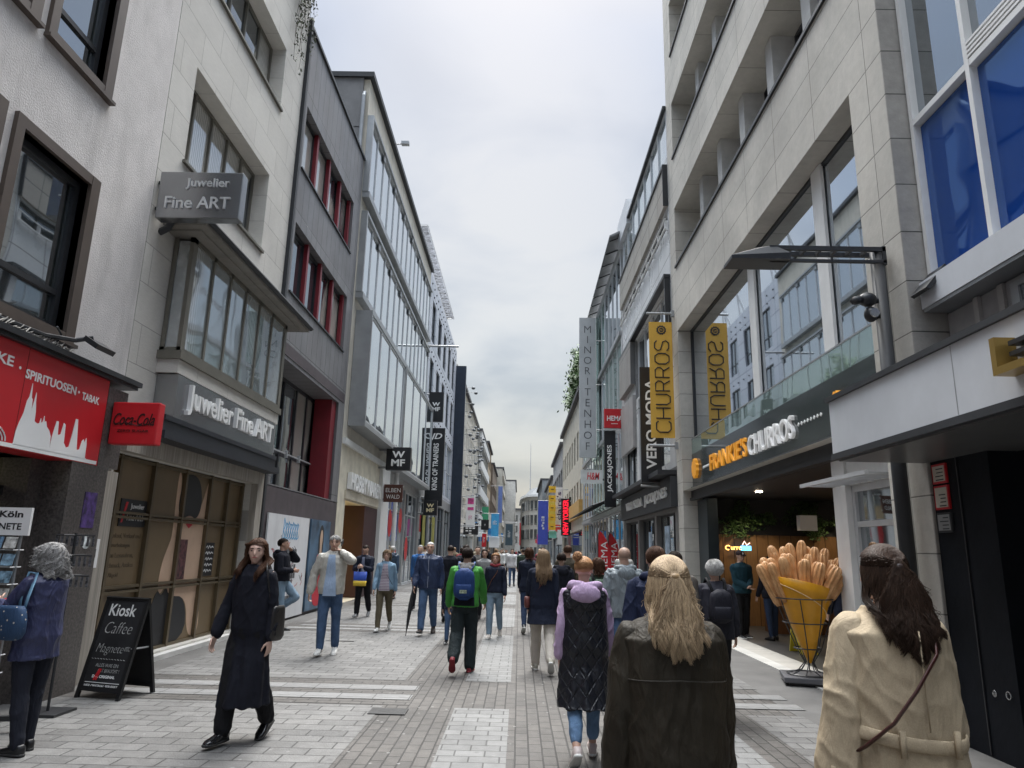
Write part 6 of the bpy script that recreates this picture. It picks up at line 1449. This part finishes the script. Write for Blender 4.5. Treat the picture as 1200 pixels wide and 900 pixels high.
def scarf(m,r=.085,z=1.455,th=.03):
    def f(c):
        k=MB(); k.tube([(r*1.1*math.cos(a),c.ly(z)+r*math.sin(a),c.up(z)+.012*math.sin(3*a)) for a in [2*math.pi*j/16 for j in range(17)]],th,8); cput(c,k,'scarf',m)
    return f
def held(nm,m,p,half,rot=0):
    def f(c):
        k=MB(); k.obox(V((p[0],p[1],c.up(p[2]))),V((math.cos(R(rot)),math.sin(R(rot)),0)),V((-math.sin(R(rot)),math.cos(R(rot)),0)),UZ,*half); cput(c,k,nm,m,False,bevel=0)
    return f
# 4 phone man
def phone4(c): cput(c,MB().obox(V((-.12,.06,c.up(1.6))),UX,V((0,.3,.95)),V((0,.95,-.3)),.006,.035,.07),'phone',black_metal,False)
def stripes4(c):
    S,el,wr=c.A['L']; k=MB(); 
    for dx in (.0,): k.tube([S+V((-.045,.03,.05)),S.lerp(el,.5)+V((-.05,.045,.0)),el+V((-.04,.05,0))],.012,6)
    cput(c,k,'sleeve_stripe',mat('jacket_stripe',(.12,.03,.03),.6))
person(-2.95,11.55,184,1.77,'grey haired man in a cream racing jacket and pale blue shirt talking on the phone',sex='m',legs=(8,4,-6,8),
 armR=(-4,30,10),armL=('ik',(-.15,.1,1.455),(-.7,.25,-.6)),head=(6,0),top=dict(m=fabric('cream_jacket',(.52,.5,.45),.5,amp=.03),hem=.84,bulk=.045,straight=.8,collar=.04,name='jacket',fold=.01,cuff=.004),
 pants=dict(m=jean,w=.006),shoes=dict(m=shoeW,sole=soleW),hair=dict(type='short',m=hGrey,n=900),curl=30,
 extras=(frontpatch(fabric('pale_blue_shirt',(.36,.46,.62),.8),.05,.1,.82,1.42),phone4,stripes4))
# 5 bald man with shopping bag
def shopbag(c):
    k=MB(); y0=.34; k.loft([sring(0,y0,c.up(1.07),.16,.05,p=6),sring(0,y0,c.up(.74),.15,.05,p=6)]); o=cput(c,k,'shopping_bag',fabric('bag_blue_yellow',(.03,.08,.4),.5,amp=.01))
    k=MB(); k.loft([sring(0,y0,c.up(.86),.157,.053,p=6),sring(0,y0,c.up(.737),.153,.053,p=6)]); cput(c,k,'bag_print',mat('bag_yellow',(.65,.45,.04),.5,var=.3),True,o)
    k=MB(); k.tube([(-.07,y0,c.up(1.06)),(-.05,y0-.01,c.up(1.16)),(.05,y0-.01,c.up(1.16)),(.07,y0,c.up(1.06))],.007,5); cput(c,k,'handle',sign_white,True,o)
person(-3.75,17.7,176,1.66,'balding man looking down into a blue and yellow shopping bag',sex='m',legs=(12,5,-12,20),armR=('ik',(.09,.3,1.16)),armL=('ik',(-.06,.3,1.17)),head=(0,-28),
 top=dict(m=dnavy,hem=.86,bulk=.035,name='jacket'),pants=dict(m=blkp,w=.012),shoes=dict(m=mat('shoe_grey',(.25,.25,.25),.6)),hair=dict(type='buzz',m=hDark,n=0),extras=(shopbag,frontpatch(fabric('check_shirt',(.2,.22,.3),.8),.03,.06,.95)))
# 6 denim jacket woman
person(-2.72,14.95,182,1.58,'woman in a light denim jacket and striped top with khaki trousers',legs=(13,3,-16,26),armR=(14,12,12),armL=(-14,12,12),
 top=dict(m=fabric('denim_jacket',(.2,.31,.42),.8,amp=.025,var=.25),hem=.87,bulk=.03,collar=.03,straight=.6,name='jacket'),pants=dict(m=fabric('khaki',(.12,.1,.065),.8),w=.004),shoes=dict(m=shoeW,sole=soleW),
 hair=dict(type='curly',m=hLight,n=500,length=.14,wave=.006),extras=(frontpatch(fabric('striped_top',(.5,.45,.5),.8,stripes=((.16,.1,.15),210)),.05,.12,.85),crossbag(blkp,-1,False)))
person(-4.1,23.5,0,1.66,'grey haired person in a dark blue quilted jacket walking away by the glass shopfront',near=1,legs=(10,4,-10,20),top=dict(m=fabric('petrol_jacket',(.025,.05,.09),.5),hem=.82,bulk=.05,hood=1,name='jacket'),pants=dict(m=blkp),shoes=dict(m=shoeB),hair=dict(type='short',m=hWhite,n=150))
# 7 umbrella man
def umbrella(c):
    S,el,wr=c.A['R']; b0=wr+V((.02,.06,-.06)); k=MB(); tip=b0+V((.08,.10,-.85)); 
    k.tube([b0+V((0,-.0,.06)),b0,b0.lerp(tip,.15),b0.lerp(tip,.4),b0.lerp(tip,.75),b0.lerp(tip,.9),tip],[.012,.012,.03,.042,.025,.01,.006],10); cput(c,k,'furled_umbrella',mat('umbrella_black',(.012,.012,.014),.5,bs=20,bd=.01))
person(-1.78,14.55,180,1.74,'burly bald man in a navy jacket and jeans carrying a furled black umbrella',sex='m',legs=(16,3,-12,18),armR=(6,16,22),armL=(-6,14,16),
 top=dict(m=fabric('navy_anorak',(.02,.035,.085),.5,amp=.03),hem=.83,bulk=.06,collar=.05,straight=1,name='jacket',fold=.01),pants=dict(m=jean,w=.012),shoes=dict(m=mat('shoe_brown',(.05,.035,.028),.5),sole=soleB),hair=dict(type='buzz',m=hWhite,n=0),
 extras=(umbrella,frontpatch(mat('zip_pale',(.3,.33,.4),.5),.004,.004,.85,1.44,name='zip')))
person(-2.75,20.2,176,1.7,'man in a bright blue jacket mostly behind the umbrella man',near=0,sex='m',legs=(12,4,-12,20),top=dict(m=fabric('bright_blue',(.03,.13,.35),.6),hem=.85,bulk=.04,name='jacket'),pants=dict(m=blkp),shoes=dict(m=shoeB),hair=dict(type='short',m=hGrey))
person(-1.62,17.2,4,1.70,'bald man in a black jacket walking away left of his companion',near=1,sex='m',legs=(12,4,-12,20),top=dict(m=blk,hem=.8,bulk=.05,name='jacket'),pants=dict(m=blkp,w=.01),shoes=dict(m=shoeB),hair=dict(type='buzz',m=hDark,n=0))
person(-1.3,17.9,2,1.72,'bald man in black walking away at the right of the bald pair',near=1,sex='m',legs=(-10,16,12,4),top=dict(m=blk,hem=.78,bulk=.055,name='jacket'),pants=dict(m=blkp,w=.01),shoes=dict(m=shoeB),hair=dict(type='buzz',m=hDark,n=0))
person(-1.2,13.35,176,1.14,'small child in a dark dotted jacket and jeans beside the backpack walker',sex='k',legs=(8,4,-12,20),armR=(-10,22,8),armL=(10,10,10),top=dict(m=fabric('dotted_navy',(.015,.02,.05),.7,dots=((.55,.5,.5),34,.12)),hem=.84,bulk=.05,name='jacket'),pants=dict(m=jean,w=.008),shoes=dict(m=shoeB,sole=soleW),hair=dict(type='short',m=hDark,n=200))
# 9 backpack walker
def shoulders9(c): pass
person(-.74,10.35,-3,1.66,'man in a bright green jacket with a blue backpack and dark red shoes walking away',sex='m',lean=7,legs=(10,16,-16,34),armR=(16,14,22),armL=(-4,18,26),head=(0,10),
 top=dict(m=fabric('bright_green',(.06,.27,.05),.6,amp=.03),hem=.88,bulk=.04,hood=.85,hood_m=fabric('grey_hood',(.24,.23,.22),.9),straight=.5,name='jacket'),
 pants=dict(m=fabric('dark_green_trouser',(.018,.026,.028),.7,amp=.035),w=.03),shoes=dict(m=mat('shoe_red',(.2,.012,.02),.5),sole=mat('sole_red',(.25,.02,.03),.6)),hair=dict(type='short',m=hDark,n=500),
 extras=(backpack(fabric('blue_pack',(.02,.05,.16),.6,amp=.02),fabric('blue_pack_strap',(.05,.09,.2),.7),patch=mat('patch_grey',(.3,.35,.25),.6,var=.8,vs=40)),lambda c:frontpatch(blk,.13,.15,.9,1.2,name='dark_side',back=True,proud=.004)(c)))
# 10 red bob woman
person(-.45,14.25,176,1.57,'woman with a reddish bob and red scarf in a navy jacket and light jeans',legs=(10,4,-14,22),armR=(-6,10,18),armL=(4,14,14),
 top=dict(m=dnavy,hem=.9,bulk=.035,name='jacket',straight=.5),pants=dict(m=jeanL,w=.006),shoes=dict(m=mat('shoe_beige',(.5,.45,.4),.6),sole=soleW),hair=dict(type='long',m=hRed,n=500,length=.16,wave=.003),
 extras=(scarf(fabric('red_scarf',(.25,.04,.05),.9)),crossbag(mat('tan_leather',(.22,.08,.03),.45),1,True,zc=.93,bw=.13,bh=.11)))
person(-.85,18.2,178,1.64,'woman with long dark hair in a light grey sweater behind the red bob woman',near=1,legs=(10,4,-14,22),top=dict(m=fabric('grey_sweater',(.28,.28,.28),.9),hem=.9,bulk=.03,name='sweater'),pants=dict(m=blkp),shoes=dict(m=shoeB),hair=dict(type='long',m=hDark,n=150,length=.3))
person(-1.15,20.4,178,1.72,'man with a grey brown jacket coming towards the camera behind the backpack walker',near=0,sex='m',legs=(10,4,-14,22),top=dict(m=fabric('taupe_jacket',(.16,.15,.14),.8),hem=.86,bulk=.04,name='jacket'),pants=dict(m=blkp),shoes=dict(m=shoeB),hair=dict(type='buzz',m=hDark))
# 12 long haired woman, navy coat, white trousers
person(.36,10.55,2,1.66,'woman with very long light brown hair in a navy coat and white trousers walking away',near=2,legs=(-16,28,14,4),armR=(-8,8,14),armL=(10,10,14),
 top=dict(m=fabric('navy_coat',(.014,.018,.034),.85),hem=.66,bulk=.04,flare=.12,straight=.8,name='coat',cuff=.006),pants=dict(m=fabric('cream_trouser',(.55,.5,.44),.8),w=.012),shoes=dict(m=mat('shoe_sand',(.35,.33,.27),.6),sole=soleW),hair=dict(type='long',m=hLight,n=1300,length=.44,wave=.008,spread=1.25),
 extras=(crossbag(mat('wine_leather',(.12,.03,.025),.5),-1,True,zc=1.02,bw=.08,bh=.07),))
person(.22,15.3,0,1.68,'person in dark jeans walking ahead of the long haired woman in navy',near=1,legs=(12,4,-12,22),top=dict(m=dnavy,hem=.8,bulk=.04,name='jacket'),pants=dict(m=fabric('dark_jean',(.025,.04,.08),.8)),shoes=dict(m=shoeB,sole=soleW),hair=dict(type='long',m=hBrown,n=150,length=.2))
person(.72,12.2,0,1.6,'person with dark hair and a black jacket just left of the lilac hooded woman',near=1,legs=(12,4,-12,22),top=dict(m=blk,hem=.75,bulk=.05,hood=1.1,name='jacket'),pants=dict(m=blkp),shoes=dict(m=shoeB),hair=dict(type='short',m=hDark,n=200))
person(.98,14.5,0,1.74,'tall brown haired man seen between the bun and the bald man',near=1,sex='m',legs=(12,4,-12,22),top=dict(m=fabric('olive_brown',(.06,.05,.035),.8),hem=.82,bulk=.04,name='jacket'),pants=dict(m=blkp),shoes=dict(m=shoeB),hair=dict(type='short',m=hBrown,n=250))
# 14 lilac hoodie, black quilted vest
lil=fabric('lilac_fleece',(.46,.34,.5),.95,amp=.03,var=.06)
def vestbits(c): pass
person(.56,6.22,0,1.585,'woman with a reddish blonde bun in a lilac hoodie and long black quilted vest',near=2,legs=(14,2,-8,30),armR=(12,16,10),armL=(-8,12,14),head=(-14,-4),
 top=dict(m=lil,hem=.9,bulk=.04,name='hoodie',cuff=.012,hood=1.15,hoff=(-.045,.005),fold=.009),over=dict(m=fabric('black_quilt',(.011,.012,.017),.38,amp=.02,quilt=24),hem=.44,bulk=.062,flare=.05,straight=.75,sleeve=0,ztop=1.43,name='quilted_vest',fold=.008,skirt=.01,hood=1.5,hoff=(-.01,-.075)),
 pants=dict(m=fabric('mid_denim',(.13,.22,.36),.8,var=.4),end=.14,w=.004),shoes=dict(m=mat('shoe_blush',(.5,.42,.4),.5),sole=soleW),hair=dict(type='bun',m=hRed,n=1500,th=.0028,bunpos=(-.05,-.05,.085)),curl=35)
# 15 green jacket woman
person(1.05,9.6,0,1.55,'dark haired woman with a dark green backpack beside the bald man in grey',near=1,legs=(12,4,-12,22),top=dict(m=fabric('bottle_green',(.018,.04,.025),.7),hem=.8,bulk=.05,name='jacket'),pants=dict(m=blkp),shoes=dict(m=shoeB),hair=dict(type='long',m=hBrown,n=500,length=.17,wave=.008,spread=1.1),extras=(backpack(fabric('green_pack',(.02,.05,.03),.6),blkp),))
# 16 bald man, grey jacket
person(1.33,9.15,3,1.69,'bald man in a pale grey hooded rain jacket walking away',sex='m',near=2,legs=(12,4,-12,22),armL=(-6,14,14),armR=(10,12,12),top=dict(m=fabric('grey_anorak',(.19,.22,.24),.55,amp=.035),hem=.86,bulk=.06,straight=.9,hood=1,name='jacket',fold=.011),pants=dict(m=jean),shoes=dict(m=shoeB,sole=soleW),hair=dict(type='buzz',m=mat('shaved_hair',(.3,.19,.14),.6),n=0),sk=0)
# 17 navy hoodie man
person(1.16,6.15,2,1.68,'man with short brown hair in a dark navy hoodie behind the blonde woman',sex='m',near=2,legs=(12,4,-12,22),armL=(-8,16,14),armR=(10,12,14),top=dict(m=fabric('navy_hoodie',(.016,.022,.05),.85,amp=.03),hem=.86,bulk=.05,straight=.9,hood=1.05,name='hoodie',fold=.01),pants=dict(m=fabric('dark_jean',(.025,.04,.08),.8)),shoes=dict(m=shoeB),hair=dict(type='short',m=hBrown,n=1400,th=.002))
person(1.74,8.1,-8,1.65,'dark haired person in a brown grey jacket right behind the navy hoodie man',near=1,sex='m',legs=(12,4,-12,22),top=dict(m=fabric('brown_grey',(.09,.08,.07),.8),hem=.84,bulk=.045,name='jacket',collar=.04),pants=dict(m=blkp),shoes=dict(m=shoeB),hair=dict(type='short',m=hDark,n=600))
# 19 blonde woman
def clip(hc):
    def f(c):
        k=MB(); k.ell(c.hp((0,-.118,.035)),(.022,.014,.014),12,8); cput(c,k,'hair_clip',hc)
    return f
def jseam(c):
    k=MB(); pts=[]
    for j in range(25):
        a=math.pi+math.pi*j/24; z=1.24; rx,ry=tor(z); rx=lerp(rx,.166,.9)+c.bk; ry=lerp(ry,.118,.9)+c.bk; pts.append((math.copysign(abs(math.cos(a))**.87,math.cos(a))*(rx+.004),c.ly(z)-abs(math.sin(a))**.87*(ry*1.05+.004),c.up(z)-.012*abs(math.cos(a))))
    k.tube(pts,.0025,5); cput(c,k,'seam',mat('seam_olive',(.03,.025,.018),.6))
person(.60,2.92,2,1.605,'woman with long blonde half up hair in a dark olive leather jacket in the foreground',near=2,legs=(10,4,-10,20),armL=(-4,14,8),armR=(6,10,8),
 top=dict(m=fabric('olive_leather',(.028,.023,.016),.62,amp=.03,var=.3),hem=.84,bulk=.062,straight=1,name='leather_jacket',fold=.009,cuff=.014,collar=.02),pants=dict(m=blkp),shoes=dict(m=shoeB),
 hair=dict(type='halfup',m=hBlonde,sm=mat('blonde_root_shade',(.1,.065,.035),.7),n=9500,length=.31,wave=.012,th=.0015,knot=(0,-.115,.035),spread=1.7),extras=(clip(mat('hair_knot',(.3,.2,.1),.5)),jseam))  # shell colour: dark roots, plus shade painted into the gaps between strands
# 20 trench woman
tr=fabric('trench_beige',(.42,.34,.235),.75,amp=.03,var=.08,sc_=5)
def belt(c):
    k=MB(); pts=[]; n=48; z=1.02
    for j in range(n+1):
        a=2*math.pi*j/n; rx,ry=.166+c.bk+.0,.118+c.bk; pts.append((math.copysign(abs(math.cos(a))**.87,math.cos(a))*(rx+.004),c.ly(z)+math.copysign(abs(math.sin(a))**.87,math.sin(a))*(ry*1.05+.008),c.up(z)+.01*math.sin(a*2+1)-.012*math.cos(a)))
    k.tube(pts,.007,10,flat=3.4,upv=(0,0,1))
    cput(c,k,'belt',tr)
    k=MB(); 
    for xx in (-.1,.1): k.obox((xx,-(.118+c.bk)*1.05-.014,c.up(1.02)),UX,UZ,UY,.01,.045,.005)
    cput(c,k,'belt_loop',tr)
def vent(c):
    k=MB(); k.tube([(0,-(.118+c.bk)*1.05-.012,c.up(1.4)),(0,-(.122+c.bk)*1.05-.012,c.up(1.25)),(.003,-(.122+c.bk)*1.05-.012,c.up(1.06))],.003,5); cput(c,k,'seam',tr)
def cuffs(c):
    for sd in 'RL':
        S,el,wr=c.A[sd]; d=(wr-el).normalized(); k=MB(); k.tube([wr-d*.085,wr-d*.08,wr-d*.0,wr+d*.005],[.066,.072,.076,.066],16); o=cput(c,k,'cuff',tr)
        k=MB(); k.tube([wr-d*.055,wr-d*.035],[.078,.079],16); cput(c,k,'cuff_strap',tr,True,o)
person(1.42,2.85,4,1.665,'woman with dark brown half up hair in a belted beige trench coat in the foreground',near=2,legs=(10,4,-10,20),armL=(-6,20,10),armR=(4,12,10),
 top=dict(m=tr,hem=.5,bulk=.068,straight=.95,flare=.1,name='trench_coat',fold=.010,skirt=.012,cuff=.02,collar=.01,nf=8),pants=dict(m=blkp),shoes=dict(m=shoeB),
 hair=dict(type='halfup',sm=mat('dark_root',(.014,.01,.008),.85,spec=.05),m=hairmat('dark_brown_hair',(.014,.009,.007),(.05,.03,.021),.4),n=9500,length=.32,wave=.016,th=.0016,knot=(0,-.112,.05),spread=1.8),
 extras=(clip(mat('hair_knot_dark',(.05,.035,.03),.25)),belt,vent,cuffs,
  crossbag(mat('brown_strap',(.06,.018,.015),.4),-1,False,pts=[(-.235,-.03,.93),(-.2,-.13,1.0),(-.13,-.2,1.09),(-.04,-.21,1.2),(.05,-.205,1.32),(.1,-.13,1.43),(.12,0,1.5),(.1,.1,1.42),(0,.22,1.25)],wd=.014)))
# 21 grey haired with backpack
person(2.16,8.05,0,1.56,'white haired person in a dark shirt with a black backpack before the churros shop',near=2,legs=(12,4,-12,22),armR=(2,18,14),armL=(4,14,14),top=dict(m=fabric('charcoal_shirt',(.03,.03,.04),.8),hem=.82,bulk=.045,straight=.9,flare=.1,name='shirt'),pants=dict(m=blkp),shoes=dict(m=shoeB),hair=dict(type='fluffy',m=hWhite,n=1300,th=.0025),extras=(backpack(fabric('black_pack',(.02,.02,.028),.6),blkp,w=.13,hh=.19),))
# shop people
def cap(c):
    k=MB(); k.ell(c.hp((0,-.01,.06)),(.086,.103,.07),16,10); k.loft([[c.hp((.07*math.cos(a),.07+ (.09*math.sin(a)),.045-.02*math.sin(a))) for a in (math.pi*i/10 for i in range(11))],[c.hp((.07*math.cos(a),.07+(.09*math.sin(a)),.055-.02*math.sin(a))) for a in (math.pi*i/10 for i in range(11))]]); o=cput(c,k,'cap',mat('cap_dark',(.03,.012,.014),.7))
    k=MB(); k.ell(c.hp((0,.09,.07)),(.02,.008,.02),8,6); cput(c,k,'cap_badge',sign_white,True,o)
person(4.66,15.3,196,1.72,'man in a cap and teal sweater waiting inside the churros shop',sex='m',near=1,legs=(3,2,-3,4),armR=('ik',(.0,.2,1.0)),armL=('ik',(-.02,.24,1.02)),head=(0,-6),top=dict(m=fabric('teal_sweater',(.015,.05,.07),.8),hem=.86,bulk=.045,name='sweater'),pants=dict(m=blkp,w=.012),shoes=dict(m=shoeB,sole=soleW),extras=(cap,),hair=None,z0=.008)
person(5.15,15.0,20,1.62,'dark haired person with a black bag waiting at the shop counter',near=1,legs=(3,2,-3,4),top=dict(m=blk,hem=.84,bulk=.045,hood=1,name='jacket'),pants=dict(m=fabric('dark_jean',(.025,.04,.08),.8)),shoes=dict(m=shoeB),hair=dict(type='short',m=hDark,n=300),z0=.008)
person(4.85,10.9,10,1.62,'person with a dark red backpack behind the churros cone',near=1,legs=(3,2,-3,4),top=dict(m=dnavy,hem=.84,bulk=.045,name='jacket'),pants=dict(m=blkp),shoes=dict(m=shoeB),hair=dict(type='short',m=hDark,n=300),extras=(backpack(fabric('wine_pack',(.16,.02,.05),.6),blkp),),z0=.008)
# further away
CR=[(-.3,34,180,1.7,'m','man in a white shirt and blue jeans walking towards the camera in the middle distance',(.6,.6,.6),'jean',hDark,'short'),
(-1.0,42,180,1.66,'f','woman in a white blouse left of the white shirted man',(.6,.6,.58),'blk',hBrown,'long'),
(.18,31,0,1.7,'m','man in a dark green jacket walking away past the white shirted man',(.04,.06,.045),'blk',hDark,'short'),
(.5,31.5,0,1.62,'f','woman in a dark red jacket beside the dark green jacket man',(.16,.012,.03),'blk',hBrown,'long'),
(.42,24,0,1.66,'f','dark haired woman in a wine coloured jacket further up the street',(.06,.012,.02),'blk',hBrown,'long')]
far=[]
rnd=random.Random(11)
cols=[((.02,.02,.025),'black'),((.03,.04,.08),'navy'),((.25,.25,.26),'grey'),((.55,.55,.54),'white'),((.2,.15,.1),'brown'),((.12,.16,.1),'olive'),((.35,.3,.22),'beige'),((.3,.03,.04),'red')]
ppl=[(-3.9,30,'close to the left shopfronts'),(-2.2,28,'left of the centre line behind the black coated pair'),(-3.2,36,'under the long trainer sign'),(-1.6,33,'between the left shops and the white shirted man'),(-2.6,45,'by the lamp hung store front'),(-.9,50,'far behind the white shirted man'),(.9,27,'ahead of the bun haired woman'),(1.5,22,'left of the red feather flag'),(2.1,30,'beside the glass store doors'),(1.1,38,'in the far middle of the crowd'),(2.6,42,'near the far right shops'),(0,58,'on the centre line far away'),(-1.8,62,'far left by the banners'),(1.7,60,'far right below the hanging signs'),(-.6,75,'at the far end of the visible crowd'),(.9,80,'at the far end right of centre'),(2.9,20,'at the window of the fashion shop'),(-3.3,55,'under the white banner'),(-2.0,85,'deepest in the street on the left'),(.3,95,'deepest in the street in the middle'),(-2.9,66,'left of the hanging sign column'),(-1.1,68,'mid street beyond the white banner'),(.6,70,'mid street beyond the yellow squares'),(2.3,72,'under the blue long banner'),(-2.2,104,'far off near the tan house'),(-.4,108,'far off in the middle'),(1.4,104,'far off near the steel front'),(-1.2,38,'behind the white blouse woman'),(2.0,52,'by the beige fin house'),(.2,47,'behind the middle couple'),(-2.1,50,'beside the lamp hung store'),(1.4,88,'beyond the plain shop house')]
for (x,y,hd,h,sx,lab,col,pn,hm,ht) in CR:
    person(x,y,hd,h,lab,near=0,sex=sx,legs=(14,4,-14,24),top=dict(m=fabric('c_%d'%int(y*10),col,.8),hem=.84,bulk=.045,name='jacket'),pants=dict(m=jean if pn=='jean' else blkp),shoes=dict(m=shoeB),hair=dict(type=ht,m=hm,length=.25))
for i,(x,y,wh) in enumerate(ppl):
    col,cn=cols[(i*5+2)%8]; sx='mf'[i%2]; twd=rnd.random()<.45; ht='long' if sx=='f' else 'short'
    person(x,y,180 if twd else 0,rnd.uniform(1.6,1.8),'distant %s in %s %s'%('man' if sx=='m' else 'woman',cn,wh),near=0,sex=sx,legs=(14,4,-14,24) if i%3 else (-12,20,14,4),top=dict(m=fabric('far_'+cn,col,.8),hem=.8 if i%4 else .6,bulk=.045,name='jacket'),pants=dict(m=jean if i%3==0 else blkp),shoes=dict(m=shoeB),hair=dict(type=ht,m=(hBrown,hDark,hLight,hGrey,hBlonde)[i%5],length=.22))
finish_reg()
# move the house empties to the foot of what they carry
bpy.context.view_layer.update()
for o in list(bpy.data.objects):
    if o.type=='EMPTY' and not o.parent and o.get('category')=='building':
        xs=[c_.matrix_world@V(q) for c_ in o.children for q in c_.bound_box]
        if not xs: continue
        loc=V(((min(p.x for p in xs)+max(p.x for p in xs))/2,(min(p.y for p in xs)+max(p.y for p in xs))/2,0)); o.location=loc
        for c_ in o.children: c_.matrix_parent_inverse=Matrix.Translation(-loc)
